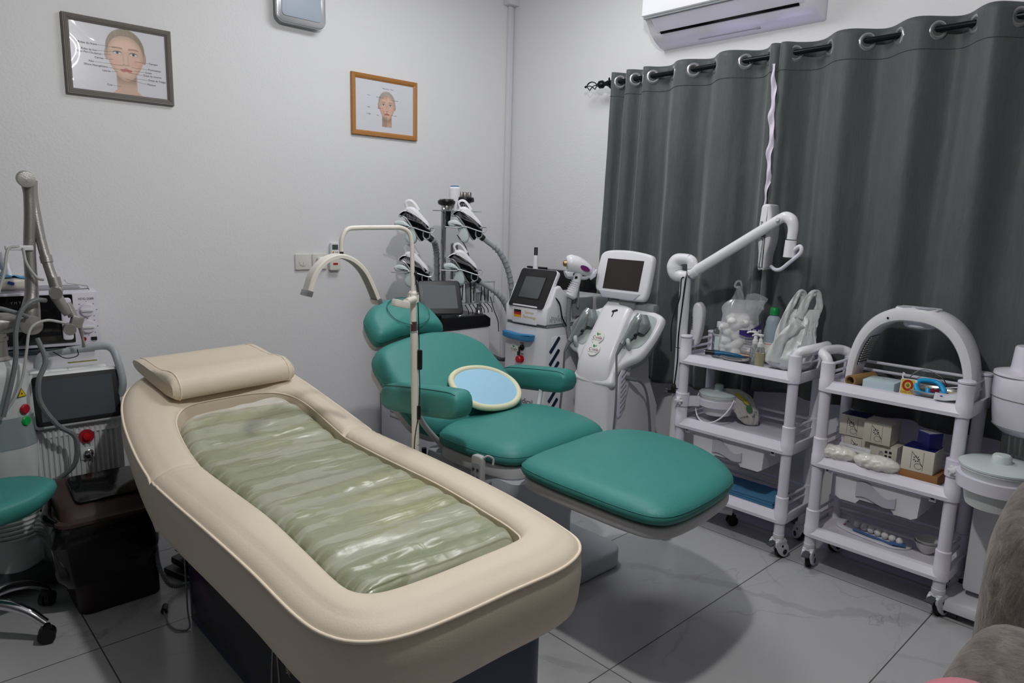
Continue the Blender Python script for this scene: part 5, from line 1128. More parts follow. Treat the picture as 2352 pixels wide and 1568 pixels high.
# steel dish with a derma pen and a wooden spatula
t = thing('steel_dish', 'round shallow steel dish at the front edge of the trolley top', 'dish', (2.945, 1.63, D1)); c = (2.945, 1.62, D1+.014)
b = MB(); b.lathe([(.001, .0), (.055, .0), (.068, .006), (.074, .018), (.076, .0185), (.077, .016), (.070, .003), (.056, -.003), (.001, -.003)], c, 44, sx=.62); obj('dish_body', b, STEEL, t)
t = thing('derma_pen', 'blue and black pen tool lying in the steel dish', 'skin pen', (2.93, 1.665, D1+.03))
b = MB(); b.tube([(2.905, 1.702, D1+.036), (2.93, 1.66, D1+.034), (2.955, 1.612, D1+.028), (2.97, 1.59, D1+.025)], [.0115, .0125, .012, .008], 16); obj('blue_barrel', b, mat('blue_barrel', '10567f', .3), t)
b = MB(); b.tube([(2.905, 1.702, D1+.036), (2.893, 1.722, D1+.037), (2.884, 1.738, D1+.0375)], [.0125, .012, .013], 16, sm=2); obj('black_tip', b, BLACK, t)
b = MB(); b.tube([(2.884, 1.738, D1+.0375), (2.881, 1.743, D1+.0378)], [.0105, .0105], 16, sm=0); obj('steel_ring', b, CHROME, t)
t = thing('wooden_spatula', 'pale wooden spatula leaning across the steel dish', 'spatula', (2.95, 1.59, D1+.03))
b = MB(); b.box((2.965, 1.605, D1+.037), (.085, .017, .002), .0008, rot=(.2, .10, -.95)); obj('stick', b, mat('pale_wood', 'd9b48e', .6), t)
random.seed(3)
for k in range(7):
    x, y = 2.955+random.uniform(-.02, .025), 1.585+random.uniform(-.025, .02); b = MB(); b.tube([(x, y, D1+.02), (x+random.uniform(-.01, .01), y+random.uniform(-.012, .012), D1+.024)], .003, 8, sm=0)
    tag(obj('metal_tip', b, CHROME), 'small shiny metal tip lying loose in the steel dish', 'metal tip', 'metal tips in the steel dish')
# ---------------------------------------------------------------- plastic bags
def film(name, col, alpha, rough=.3, trans=0): return mat(name, col, rough, alpha=alpha, spec=.6, bump=.6, bscale=30)
def crumple(F, prof, name, m, parent, amp=.006, n=40, fs=14, seed=0, solid=.0, mats=None):
    """prof: list of (v, centre_u, half_u, half_w) ; closed sleeve rings in frame F"""
    R = []
    P = cat([(a, b_, c_) for a, b_, c_, d_ in prof], 4); Q = cat([(a, d_, 0) for a, b_, c_, d_ in prof], 4)
    for p, q in zip(P, Q):
        v, cu, hu, hw = p.x, p.y, max(.001, p.z), max(.001, q.y); ring = []
        for k in range(n):
            a = 2*pi*k/n; u = cu+hu*cos(a); w_ = hw*sin(a); nz = noise.noise(Vector((cos(a)*3+seed, sin(a)*3, v*fs)))+.5*noise.noise(Vector((cos(a)*8+seed, sin(a)*8, v*fs*2.5)))
            g = 1+nz*amp/max(.012, (hu+hw)/2); ring.append(F @ Vector((cu+(u-cu)*g, v, w_*g)))
        R.append(ring)
    b = MB(); b.rings(R, True); return obj(name, b, m, parent, 25)
CFX = lambda x, y, z: frame((x, y, z), (.62, -.78, 0), (0, 0, 1))
# cotton ball bag
t = thing('cotton_bag', 'clear printed plastic bag stuffed with white cotton balls on the trolley top', 'plastic bag', (3.02, 1.64, D1)); F = CFX(3.015, 1.635, D1) @ Matrix.Scale(1.33, 4)
COT = mat('cotton', 'f2f1ef', .95, bump=.8, bscale=60, sheen=.4)
b = MB(); random.seed(11)
for k in range(90):
    v = random.uniform(.012, .155); hu = .042-.10*abs(v-.075)**1.0*.12; u = random.uniform(-1, 1)*(.05-.02*(v > .12))-.008; w_ = random.uniform(-1, 1)*.026
    r = random.uniform(.014, .02); b.ell((0, 0, 0), (r, r*random.uniform(.8, 1), r), 12, 8, M=F @ Matrix.Translation((u+.18*(v-.07)*-.3, v, w_)))
o = obj('cotton_balls', b, COT, t); o['kind'] = 'stuff'
BAGM = mat('clear_bag_film', 'e6e6ec', .18, alpha=.38, spec=.8, bump=.5, bscale=25)
bg = crumple(F, [(.002, .0, .055, .03), (.03, .0, .066, .042), (.08, -.004, .068, .045), (.13, -.008, .064, .042), (.165, -.006, .06, .03), (.195, .0, .064, .012), (.215, .014, .06, .006)], 'bag_film', BAGM, t, .007, seed=2)
b = MB(); b.grid(8, 24, lambda u, v: F @ Vector((-.06+.07*u*(1-.75*v)+.035*v, .165+.098*v-.012*u*(1-v), .010*sin(u*7+v*11)*(1-.4*v)))); b.tube([F @ Vector(q) for q in ((-.022, .255, 0), (-.034, .262, .004), (-.03, .277, .006), (-.016, .278, .0), (-.01, .262, -.004))], [.004, .006, .006, .005, .003], 8, flat=.4); b.grid(8, 16, lambda u, v: F @ Vector((.008+.06*u+.012*v*u, .18+.055*v-.014*u*v+.01*sin(u*3), .009*sin(u*8+v*7)))); obj('handle_flap', b, BAGM, t, 180)
PUR = mat('purple_print', '3d2a78', .5)
def onbag(u0, v0, u1, v1, h, m, nm, off=.054, bow=.01):
    b = MB(); n = 12; b.grid(n, 1, lambda s_, r_: F @ Vector((u0+(u1-u0)*s_, v0+(v1-v0)*s_+(r_-.5)*h*(.55+.9*s_)-bow*sin(pi*s_), off*sqrt(max(.08, 1-((u0+(u1-u0)*s_+.004)/.076)**2))+.001))); return obj(nm, b, m, t, 180)
onbag(-.016, .108, .062, .122, .028, PUR, 'print_band'); onbag(-.016, .092, .062, .094, .002, PUR, 'print_line')
text('lettering', '脱 脂 棉', .018, frame(F @ Vector((.034, .113, .0535)), (.5, -.62, -.03), (0, 0, 1)), WHITE, t)
for k in range(9):
    text('lettering', ['【产品使用】', '一次性使用脱脂棉球', '产品规格 棉球', '生产许可 注册号', '执行标准 成份棉', '使用方法 开袋即用', '注意事项 避光', '贮存条件 阴凉干燥', '生产日期 见包装'][k], .0095 if k == 0 else .0066, frame(F @ Vector((.022-.0035*k*.6, .082-.0085*k, .0545-.0006*k)), (.60, -.78, -.14), (0, .02, 1)), mat('violet_grey_ink', '5a4f74', .5), t)
# white carrier bag
t = thing('carrier_bag', 'opaque white plastic carrier bag with upright handles, right end of trolley top', 'plastic bag', (3.03, 1.38, D1)); F = CFX(3.00, 1.40, D1) @ Matrix.Scale(1.15, 4)
WB = mat('white_bag_film', 'dfe2e2', .32, spec=.6, bump=.7, bscale=22, alpha=.93)
crumple(F, [(.002, .02, .055, .035), (.02, .018, .082, .055), (.05, .012, .092, .058), (.085, .022, .082, .05), (.12, .032, .068, .042), (.16, .042, .058, .032), (.20, .046, .052, .02), (.225, .045, .05, .008), (.235, .044, .046, .003)], 'bag_body', WB, t, .012, n=56, fs=16, seed=9)
def strap(P, wd, nm='bag_handle'):
    C_ = cat([(a, b_, c_) for a, b_, c_ in P], 8); R = []
    for i, p in enumerate(C_):
        d = (C_[min(i+1, len(C_)-1)]-C_[max(i-1, 0)]).normalized(); s_ = Vector((d.y, -d.x, 0)); w_ = wd*(1-.35*sin(pi*i/(len(C_)-1))); ww = [-1, -.5, 0, .5, 1]
        R.append([F @ (p+s_*q*w_+Vector((0, 0, .005*sin(q*4+i*.5)))) for q in ww])
    b = MB(); b.rings(R, False, closed=False); return obj(nm, b, WB, t, 180, solid=.0015)
strap([(-.045, .10, .035), (-.035, .17, .03), (-.01, .235, .02), (.015, .285, .01), (.035, .302, 0), (.045, .28, -.008), (.03, .22, -.01), (.018, .175, 0)], .016)
strap([(.03, .20, .02), (.045, .255, .015), (.07, .295, .01), (.09, .30, 0), (.103, .27, -.005), (.10, .225, -.01), (.085, .19, -.01)], .018)
strap([(-.058, .03, .05), (-.05, .09, .048), (-.02, .14, .045), (.01, .17, .04), (.025, .19, .035)], .03, 'bag_fold')
text('lettering', 'ECO.20', .016, frame(F @ Vector((-.018, .045, .0625)), (.5, -.78, -.25), (.1, 0, 1)), mat('pale_green_print', 'a8c0b0', .6), t)
# printed carrier bag on the middle shelf
t = thing('shopping_bag', 'crumpled shopping bag with green and yellow print behind the small bucket', 'plastic bag', (3.03, 1.60, M1)); F = frame((3.03, 1.605, M1), (.5, -.86, 0), (-.15, .25, 1))
PB = mat('grey_white_bag', 'bdbdb6', .4, alpha=.97, bump=.6, bscale=24)
crumple(F, [(.004, .045, .02, .01), (.012, .04, .035, .018), (.04, .03, .05, .028), (.08, .01, .055, .028), (.12, -.005, .05, .022), (.15, -.03, .045, .014), (.17, -.05, .03, .006)], 'bag_body', PB, t, .011, n=48, fs=18, seed=4)
GY = mat('yellow_print', 'b3a320', .5); GG = mat('green_print', '3c6b46', .5)
def patch(u0, v0, w_, h, a, m, nm): b = MB(); b.prism([(w_*cos(q), h*sin(q)) for q in [2*pi*k/16 for k in range(16)]], 0, .0012, M=F @ Matrix.Translation((u0, v0, .031)) @ Matrix.Rotation(a, 4, 'Z')); obj(nm, b, m, t)
patch(-.012, .14, .035, .007, -.6, GY, 'yellow_mark'); patch(.012, .118, .02, .006, -.7, GY, 'yellow_mark'); patch(.03, .088, .014, .02, .4, GG, 'green_mark')
text('lettering', 'www.', .018, F @ Matrix.Translation((.012, .048, .033)) @ Matrix.Rotation(.35, 4, 'Z'), INK, t); text('lettering', 'bra', .024, F @ Matrix.Translation((.055, .065, .032)) @ Matrix.Rotation(1.25, 4, 'Z'), INK, t)
# blue folded pads on the bottom shelf
for k in range(5):
    b = MB(); b.box((3.01+.003*(k % 2), 1.53+.004*(k % 3), B1+.004+.006*k), (.17, .34, .0052), .002, rot=(0, 0, .01*(k-2))); tag(obj('disposable_pad', b, mat('blue_pad', '4c86ad', .6)), ['lowest', 'second lowest', 'middle', 'second from top', 'topmost'][k]+' of the five thin blue pads stacked on the trolley\'s bottom shelf', 'pad', 'stacked blue pads')
# ---------------------------------------------------------------- arm lamp on a wheeled stand
al = thing('arm_lamp', 'white wheeled arm lamp with a slim folded head, before the curtains', 'arm lamp', (2.91, 1.905, 0)); px, py = 2.905, 1.885
b = MB(); b.lathe([(.05, .06), (.055, .075), (.04, .10), (.03, .12)], (px, py, 0))
LEG = [(2.655, 2.12), (2.645, 1.74), (3.03, 1.61), (3.18, 1.95), (2.95, 2.18)]
for x, y in LEG: b.tube([(px, py, .085), (px+(x-px)*.5, py+(y-py)*.5, .08), (x, y, .07)], [.026, .024, .020], 12); 
obj('star_base', b, WHITE, al)
for x, y in LEG:
    b = MB(); a_ = math.atan2(y-py, x-px); ax = Vector((-sin(a_+.5), cos(a_+.5), 0))*.011; c_ = Vector((x, y, .026)); b.cyl(c_-ax*1.6, c_-ax*.3, .025, n=20); b.cyl(c_+ax*.3, c_+ax*1.6, .025, n=20); b.cyl((x, y, .02), (x, y, .062), .008); b.box((x, y, .048), (.028, .03, .014), .005); obj('caster', b, BLACK, al)
b = MB(); b.cyl((px, py, .10), (px, py, .66), .0285); b.cyl((px, py, .66), (px, py, 1.20), .026); obj('pole', b, PANEL, al)
b = MB(); b.cyl((px, py, .657), (px, py, .663), .0295); b.cyl((px, py, .86), (px, py, .863), .0268); obj('pole_ring', b, CHROME, al)
b = MB(); b.tube([(px+.0, py-.015, 1.288), (px, py+.025, 1.288), (px-.0, py+.055, 1.278), (px, py+.066, 1.25), (px, py+.055, 1.215), (px, py+.02, 1.205), (px, py-.02, 1.208)], [.024, .026, .033, .038, .036, .028, .025], 20, sm=5); b.tube([(px, py-.01, 1.288), (px, py-.03, 1.275), (px, py-.035, 1.245)], .0255, 16); obj('shoulder_elbow', b, WHITE, al)
b = MB(); b.tube([(px, py+.03, 1.246), (px, py+.1045, 1.246)], .004, 8, sm=0); obj('elbow_seam', b, GREY, al)
b = MB(); b.tube([(px, py-.035, 1.225), (px, 1.435, 1.487)], [.0255, .0215], 20, sm=0); b.tube([(px, py-.028, 1.221), (px, py-.06, 1.239)], .0275, 20, sm=0); obj('boom', b, WHITE, al)
for y, z in ((py-.035, 1.222), (1.437, 1.482)):
    b = MB(); b.cyl((px-.03, y, z), (px-.022, y, z), .008, n=16); obj('pivot_screw', b, LAV, al)
b = MB(); b.tube([(px, 1.445, 1.482), (px, 1.415, 1.492), (px, 1.388, 1.478), (px, 1.378, 1.445), (px, 1.38, 1.40)], [.02, .024, .025, .0215, .0205], 20, sm=5); obj('wrist_elbow', b, WHITE, al)
b = MB(); b.tube([(px, 1.382, 1.396), (px, 1.384, 1.325)], [.0235, .0255], 24, sm=0); obj('wrist_cylinder', b, WHITE, al)
b = MB(); b.tube([(px-.0, 1.384, 1.335), (px-.01, 1.345, 1.37), (px-.012, 1.33, 1.368), (px-.012, 1.332, 1.345), (px-.008, 1.375, 1.305), (px+.01, 1.42, 1.272), (px+.04, 1.46, 1.266), (px+.08, 1.50, 1.275)], .0085, 12, sm=5); obj('yoke', b, LAV, al)
b = MB(); HP = [(.0, -.142), (.013, -.14), (.017, -.08), (.03, -.02), (.032, .06), (.024, .125), (.014, .142), (-.014, .138), (-.02, .10), (-.024, .0), (-.017, -.07), (-.014, -.14)]
b.prism([tuple(q)[:2] for q in cat([(x, y, 0) for x, y in HP], 4, True)], -.07, .07, .012, M=frame((px+.09, 1.535, 1.405), (.2, -.98, 0), (0, -.05, 1))); hd_ = obj('lamp_head', b, WHITE, al, 50)
b = MB()
for k in range(9): b.box((px+.013, 1.528-.001*k, 1.47-.009*k), (.003, .010, .0035))
obj('head_vents', b, DGREY, hd_)
b = MB(); HP2 = [(-.028, -.11), (.006, -.11), (.02, -.07), (.03, 0), (.03, .06), (.014, .092), (-.006, .096), (-.02, .07), (-.02, 0)]
b.prism([tuple(q)[:2] for q in cat([(x, y, 0) for x, y in HP2], 4, True)], -.03, .03, .010, M=frame((px+.06, 1.84, .985), (.2, -.98, 0), (0, 0, 1))); h2 = obj('side_head', b, WHITE, al, 50)
b = MB()
for k in range(8): b.box((px+.027, 1.853-.0005*k, 1.01-.008*k), (.003, .010, .003))
obj('head_vents', b, DGREY, h2)
b = MB(); b.tube([(px-.03, py-.01, 1.205), (px-.036, py-.0, 1.19), (px-.034, py+.005, 1.10), (px-.04, py+.035, .98), (px-.036, py+.03, .84)], .003, 6); b.tube([(px-.022, py-.02, 1.235), (px-.035, py-.022, 1.18), (px-.034, py-.012, 1.05), (px-.036, py-.005, .92), (px-.036, py-.008, .80), (px-.036, py-.0, .68)], .0034, 6); obj('power_cable', b, BLACK, al)
b = MB(); b.tube([(px-.037, py-.0, .685), (px-.038, py+.001, .665), (px-.04, py+.004, .64)], [.006, .013, .014], 12); b.tube([(px-.04, py+.004, .648), (px-.044, py+.026, .646)], .0125, 12, sm=0)
obj('plug', b, BLACK, al)
b = MB(); b.cyl((px-.04, py+.022, .652), (px-.04, py+.048, .651), .0024); b.cyl((px-.04, py+.022, .640), (px-.04, py+.048, .639), .0024); obj('plug_pins', b, STEEL, al)
# ---------------------------------------------------------------- arched light panel on trolley 2
ar = thing('arched_light', 'white arched beauty light standing on the right trolley', 'arched light', (3.03, .905, D2))
cy_, hw_, ht_ = .900, .215, .308
b = MB(); R = []
for k in range(41):
    a = pi*k/40; c, s = cos(a), sin(a)
    ex = .80; yy = cy_+hw_*(abs(c)**ex)*(1 if c > 0 else -1); zz = D2+ht_*(s**.86)
    nrm_ = Vector((0, c*.9, s)).normalized(); th = .017+.010*s; wd = .062+.012*s
    p = Vector((3.03, yy, zz)); ring = []
    for u, v in ((-1, 0), (-.95, .7), (-.7, 1), (0, 1.12), (.7, 1), (.95, .7), (1, 0), (.95, -.7), (.7, -1), (-.7, -1), (-.95, -.7)): ring.append(p+Vector((u*wd, 0, 0))+nrm_*th*v)
    R.append(ring)
b.rings(R, True); obj('arch', b, WHITE, ar, 50)
b = MB(); b.prism(rrect(.10, .15, .02, 5), 0, .014, .006, M=frame((3.03, cy_, D2+ht_+.014), (1, 0, 0), (0, 1, 0))); tp = obj('top_housing', b, WHITE, ar)
b = MB(); b.prism(rrect(.05, .07, .02, 5), 0, .003, .001, M=frame((3.0, cy_-.03, D2+ht_+.028), (1, 0, 0), (0, 1, 0))); b.prism(rrect(.04, .05, .018, 5), 0, .002, .001, M=frame((3.0, cy_+.045, D2+ht_+.028), (1, 0, 0), (0, 1, 0))); obj('control_panel', b, FROST, tp)
b = MB(); b.lathe([(.001, -.03), (.05, -.03), (.058, -.024), (.06, -.01), (.085, -.002), (.09, .012)], (3.03, cy_-.01, D2+ht_-.02), 32, sx=.8); obj('lens_ring', b, LAV, ar)
b = MB(); b.lathe([(.0045, 0), (.004, .002), (.001, .002)], M=FX(2.957, cy_+.085, D2+ht_-.018), n=12); obj('small_port', b, BLACK, ar)
# led grid on the inner face of the left leg
b = MB(); LB = []
for side in (1,):
    g0 = [(cy_+hw_*(abs(cos(a))**.8)-.020-.004*sin(a), D2+ht_*(sin(a)**.86)-.016*sin(a)) for a in [radians(q) for q in (13, 20, 27, 34, 41)]]
    C_ = cat([(3.03, y, z) for y, z in g0], 6)
    b.rings([[p+Vector((u, 0, 0)) for u in (-.048, .048)] for p in C_], False, closed=False)
obj('led_panel', b, BLACK, ar, 180, solid=.001)
b = MB()
for i in range(1, len(C_)-1, 2):
    for u in range(7): p = C_[i]+Vector((-.042+.014*u, -.002, 0)); b.ell(p, (.0042, .0035, .0042), 8, 5)
o = obj('leds', b, mat('led_bead', 'b7b9b4', .3), ar); o['kind'] = 'stuff'
# cardboard tube
t = thing('cardboard_tube', 'brown cardboard tube lying at the left end of the right trolley top', 'tube', (2.97, 1.09, D2+.022))
b = MB(); A_, B_ = Vector((2.915, 1.085, D2+.0245)), Vector((3.075, 1.055, D2+.0245)); d = (B_-A_).normalized(); M = frame(A_, (0, 0, 1), d.cross(Vector((0, 0, 1))))
M = Matrix.Translation(A_) @ d.to_track_quat('Z', 'Y').to_matrix().to_4x4()
b.rings([[M @ Vector((r*cos(a), r*sin(a), z)) for a in [2*pi*k/28 for k in range(28)]] for r, z in ((.0225, 0), (.0225, .16), (.016, .16), (.016, 0))], False, loop=True); obj('tube', b, mat('brown_card_tube', '9c7a4e', .6, var=.1, vscale=30), t)
# pale blue carton
t = thing('pale_blue_box', 'flat pale blue box beside the cardboard tube on the right trolley', 'box', (3.0, .985, D2))
Mz = Matrix.Translation((2.99, .985, D2)) @ Matrix.Rotation(.02, 4, 'Z'); b = MB(); b.box((0, 0, .0185), (.115, .118, .037), .002, M=Mz); bx = obj('carton', b, mat('pale_blue_card', 'c4d6de', .5), t)
text('lettering', 'SKIN CARE', .011, Mz @ frame((.01, -.02, .0375), (0, -1, 0), (1, 0, 0)), GREY, bx)
# round steel tray of clutter
t = thing('steel_tray', 'round steel tray full of small packets on the right trolley', 'tray', (2.975, .815, D2)); c = (2.985, .80, D2+.01)
b = MB(); b.lathe([(.001, 0), (.075, 0), (.092, .008), (.099, .022), (.102, .0225), (.103, .020), (.095, .005), (.076, -.003), (.001, -.003)], c, 48, sx=.8); obj('tray_body', b, STEEL, t)
t = thing('toy_card', 'yellow card packet with a red round logo standing in the steel tray', 'packet', (2.93, .865, D2+.02)); Fc = frame((2.925, .872, D2+.038), (.25, -.95, -.02), (.12, .02, 1))
b = MB(); b.prism(rrect(.056, .062, .006, 4), -.004, .0, .001, M=Fc); cd = obj('card', b, WHITE, t)
b = MB(); b.prism(rrect(.046, .056, .004, 4, -.003, 0), 0, .0008, M=Fc); obj('yellow_field', b, mat('card_yellow', 'ddc85a', .5), cd)
b = MB(); b.rings([[Fc @ Vector((-.003+r*cos(a), .006+r*1.15*sin(a), .0012)) for r in (.011, .019)] for a in [2*pi*k/32 for k in range(32)]], False, closed=False, loop=True); obj('red_ring', b, mat('card_red', 'b02a22', .5), cd, 0)
b = MB(); b.prism([(.006*cos(a), .007*sin(a)) for a in [2*pi*k/16 for k in range(16)]], 0, .001, M=Fc @ Matrix.Translation((-.003, .006, .001))); obj('ring_centre', b, mat('olive_print', '7b7a3c', .5), cd)
text('lettering', 'CARE SET', .009, Fc @ Matrix.Translation((-.004, -.021, .001)), mat('card_red', 'b02a22', .5), cd)
b = MB(); b.tube([Fc @ Vector(q) for q in ((-.022, .028, -.002), (-.024, .04, -.002), (-.018, .047, -.002), (-.026, .052, -.002))], .003, 8); obj('hook_tab', b, WHITE, cd)
t = thing('blue_tool', 'bright blue squarish plastic ring lying in the steel tray', 'plastic ring', (2.955, .80, D2+.04)); Fb = frame((2.95, .805, D2+.045), (.35, -.93, 0), (.72, .2, .66))
b = MB(); b.tube([Fb @ Vector((x, y, 0)) for x, y in ((-.042, -.02), (-.045, .012), (-.025, .03), (.02, .028), (.04, .005), (.045, -.022), (.025, -.035), (-.025, -.033))], .0095, 12, sm=5, closed=True); obj('ring', b, mat('bright_blue_plastic', '1d9fd8', .3), t)
b = MB(); b.tube([Fb @ Vector((-.008, -.03, .0)), Fb @ Vector((-.008, -.012, .006))], [.008, .008], 12, sm=0); obj('knob', b, mat('bright_blue_plastic', '1d9fd8', .3), t)
random.seed(5)
pk = [('clear sachet crumpled at the back of the steel tray', 3.02, .80, .02, 'bcc0c4'), ('dark red sachet in the middle of the steel tray', 2.985, .785, .022, '7a2030'), ('beige sachet at the right of the steel tray', 2.99, .745, .02, 'b8b096'), ('navy sachet at the front of the steel tray', 2.945, .80, .012, '28406a')]
for lab, x, y, z, c_ in pk:
    t = thing('sachet', lab, 'sachet', (x, y, D2+z), group='sachets in the steel tray'); F = frame((x, y, D2+z), (.4, -.9, random.uniform(-.1, .1)), (.8, .3, .4)); b = MB(); b.grid(8, 6, lambda u, v: F @ Vector((.07*(u-.5), .045*(v-.5), .008*sin(u*7+x*90)*cos(v*5+y*50)))); obj('film', b, mat('sachet_'+c_, c_, .25, coat=.6), t, 20, solid=.001)
t = thing('folded_leaflet', 'white folded leaflet overhanging the right trolley\'s front edge', 'leaflet', (2.905, .735, D2+.02)); F = frame((2.90, .735, D2+.028), (.15, -1, .1), (.9, .1, .35)); b = MB(); b.grid(6, 4, lambda u, v: F @ Vector((.075*(u-.5), .05*(v-.5), .012*abs(u-.45)))); obj('sheet', b, mat('leaflet_paper', 'cfd0d8', .6), t, 20, solid=.0008)
b = MB(); b.prism(rrect(.008, .005, .001, 2), .0052, .006, M=F @ Matrix.Translation((-.015, .0, 0))); obj('blue_mark', b, mat('ink_blue', '2b3f9a', .5), t)
t = thing('toothbrush', 'white handled brush resting across the back of the steel tray', 'brush', (3.02, .74, D2+.04)); b = MB(); b.tube([(2.99, .80, D2+.035), (3.01, .765, D2+.042), (3.03, .72, D2+.05)], [.003, .002, .0025], 8); obj('handle', b, WHITE, t); b = MB(); b.ell((3.033, .713, D2+.052), (.009, .009, .007), 12, 8); obj('tuft', b, COT, t)
t = thing('thin_cable', 'thin black cable looped behind the steel tray', 'cable', (3.07, .95, D2)); b = MB(); b.tube([(3.085, 1.10, D2+.01), (3.08, 1.04, D2+.012), (3.075, .98, D2+.006), (3.05, .93, D2+.02), (3.08, .90, D2+.07), (3.09, .86, D2+.085), (3.085, .80, D2+.06), (3.08, .78, D2+.01), (3.07, .82, D2+.006), (3.06, .90, D2+.01), (3.08, .95, D2+.045), (3.06, .98, D2+.01)], .0018, 6, sm=8); obj('cord', b, BLACK, t)
# ---------------------------------------------------------------- boxes on the middle shelf
IVB = mat('ivory_carton', 'd9d4c6', .45); NVB = mat('navy_carton', '1a1c5e', .3); KRB = mat('kraft_carton', '9a6c40', .7)
def carton(label, x, y, z, d, w_, h, rz=0, top=NVB, face='flower', body=IVB, nm='carton_box'):
    t = thing(nm, label, 'box', (x, y, z), rz, group='boxes on the middle shelf'); t['_l'] = 1; del t['_l']
    M = Matrix(); b = MB(True); b.box((d/2, 0, h/2), (d, w_, h), .0012); o = obj('body', b, body, t)
    if top is not None: b = MB(True); b.box((d/2, 0, h+.0004), (d-.002, w_-.002, .0012)); obj('lid', b, top, t)
    Fx = frame((-.0003, 0, h/2), (0, -1, 0), (0, 0, 1))
    if face == 'flower':
        b = MB(True)
        for u in (-.022, .02): b.prism(rrect(.0009, h*.82, .0003, 1, u, 0), 0, .0004, M=Fx)
        P = [(-.02, .03), (-.005, .012), (.004, .004), (.012, -.01), (.02, -.02)]
        b.tube([Fx @ Vector((u, v*h/.09, .0004)) for u, v in P], .0009, 5)
        b.tube([Fx @ Vector((.004+.013*cos(a), -.022+.011*sin(a), .0004)) for a in [pi*1.9*k/12 for k in range(13)]], .0005, 5)
        for k in range(7): a = k*.9; b.prism([(.0035*cos(q), .0018*sin(q)) for q in [2*pi*j/8 for j in range(8)]], 0, .0005, M=Fx @ Matrix.Translation((-.004+.009*cos(a), .006+.010*sin(a), 0)) @ Matrix.Rotation(a, 4, 'Z'))
        obj('line_flower', b, INK, o, 0)
    if face == 'print':
        for i, s in enumerate(('MADE IN P.R.C.', 'LOT 20211108', 'REF 10 ml x 6')): text('print', s, .0075, Fx @ Matrix.Translation((-.012+.006*i, -.006, 0)) @ Matrix.Rotation(pi/2, 4, 'Z'), INK, o, local=True)
        b = MB(True)
        for i in range(2):
            for j in range(3): b.prism(rrect(.010, .010, .001, 1, .012+.016*i, .018-.018*j), 0, .0004, M=Fx)
        obj('symbols', b, INK, o, 0)
    if face == 'lines':
        for i in range(4): text('print', 'HYALURONIC ACID GEL', .005, Fx @ Matrix.Translation((0, .018-.008*i, 0)), WHITE, o, local=True)
    return t
Z0 = M2_
carton('ivory box with navy lid, upper left of the box stack', 3.015, 1.092, Z0+.0905, .09, .105, .088)
carton('ivory box with pale top, upper right of the box stack', 2.985, .984, Z0+.0905, .11, .105, .088, top=None)
carton('ivory flower box, lower left of the stack behind the cotton packs', 3.02, 1.07, Z0, .09, .105, .088)
carton('ivory box with printed symbols, lower right of the box stack', 3.0, .958, Z0, .10, .105, .088, top=None, face='print')
carton('flat brown cardboard box under the single ivory box', 2.905, .795, Z0, .12, .135, .040, top=None, face=None, body=KRB)
carton('ivory box with navy top standing alone on the brown box', 2.905, .803, Z0+.041, .105, .112, .090)
carton('small navy box with grey side, topmost on the right', 2.935, .80, Z0+.1325, .06, .058, .062, rz=-.55, top=mat('greyish_print_top', 'a9a8b0', .4), face=None, body=NVB)
def cotton_pack(label, x, y, L_, a, sd, tilt=.0, ht=.032):
    t = thing('cotton_pack', label, 'cotton pack', (x, y, Z0), group='wrapped cotton packs'); t.rotation_euler = (0, 0, a); b = MB(True)
    def f(u, v):
        th = 2*pi*u; q = -1+2*v; r = sqrt(max(0, 1-abs(q)**2.6)); n_ = 1+.16*noise.noise(Vector((cos(th)*2.5+sd, sin(th)*2.5, q*5)))+.07*noise.noise(Vector((cos(th)*7, sin(th)*7+sd, q*14)))
        return Vector((.040*cos(th)*r*n_, q*L_/2, ht*sin(th)*r*n_+ht+.004))
    b.grid(40, 40, f); bmesh.ops.remove_doubles(b.bm, verts=b.bm.verts, dist=1e-5); obj('cotton', b, mat('wrapped_cotton', 'e6e4dc', .35, bump=.9, bscale=70, coat=.8), t, 60)
    return t
cotton_pack('wrapped cotton pack at the left end of the middle shelf', 2.915, 1.10, .155, .12, 1)
cotton_pack('wrapped cotton pack in the middle of the right trolley\'s middle shelf', 2.905, .945, .175, .05, 5)
t = thing('paper_slip', 'printed paper slip lying over the two cotton packs', 'leaflet', (2.93, 1.02, Z0+.06)); F = frame((2.93, 1.045, Z0+.066), (.1, -1, -.06), (.75, .1, .5)); b = MB(); b.box((0, 0, 0), (.12, .032, .0008), M=F); sl_ = obj('slip', b, mat('slip_paper', 'c9c9cc', .6), t)
text('print', 'STERILE ABSORBENT COTTON', .006, F @ Matrix.Translation((0, 0, .0006)), GREY, sl_)
# bottom shelf
t = thing('board_plate', 'small white rounded board lying on the right trolley\'s bottom shelf', 'board', (3.0, 1.0, B2)); P = [(1.125, 3.08), (1.115, 3.02), (1.06, 2.985), (.95, 2.965), (.87, 2.96), (.82, 3.0), (.825, 3.05), (.90, 3.085), (1.0, 3.09), (1.08, 3.10)]
b = MB(); b.prism([tuple(q)[:2] for q in cat([(x, y, 0) for y, x in P], 5, True)], B2+.0005, B2+.008, .002); bo = obj('plate', b, WHITE, t)
text('lettering', 'E:', .022, FZ(3.075, 1.085, B2+.008, -1.3), INK, bo)
b = MB(); b.box((3.035, 1.085, B2+.0085), (.02, .004, .001)); obj('red_mark', b, mat('card_red', 'b02a22', .5), bo)
t = thing('swab_pack', 'clear pack of cotton rolls and blue applicators lying on the white board', 'swab pack', (3.02, .95, B2+.009))
b = MB()
for k in range(7): b.ell((3.035-.006*k, 1.035-.03*k, B2+.026), (.017, .014, .015), 14, 9)
obj('cotton_rolls', b, mat('cotton', 'f2f1ef', .95), t)
b = MB()
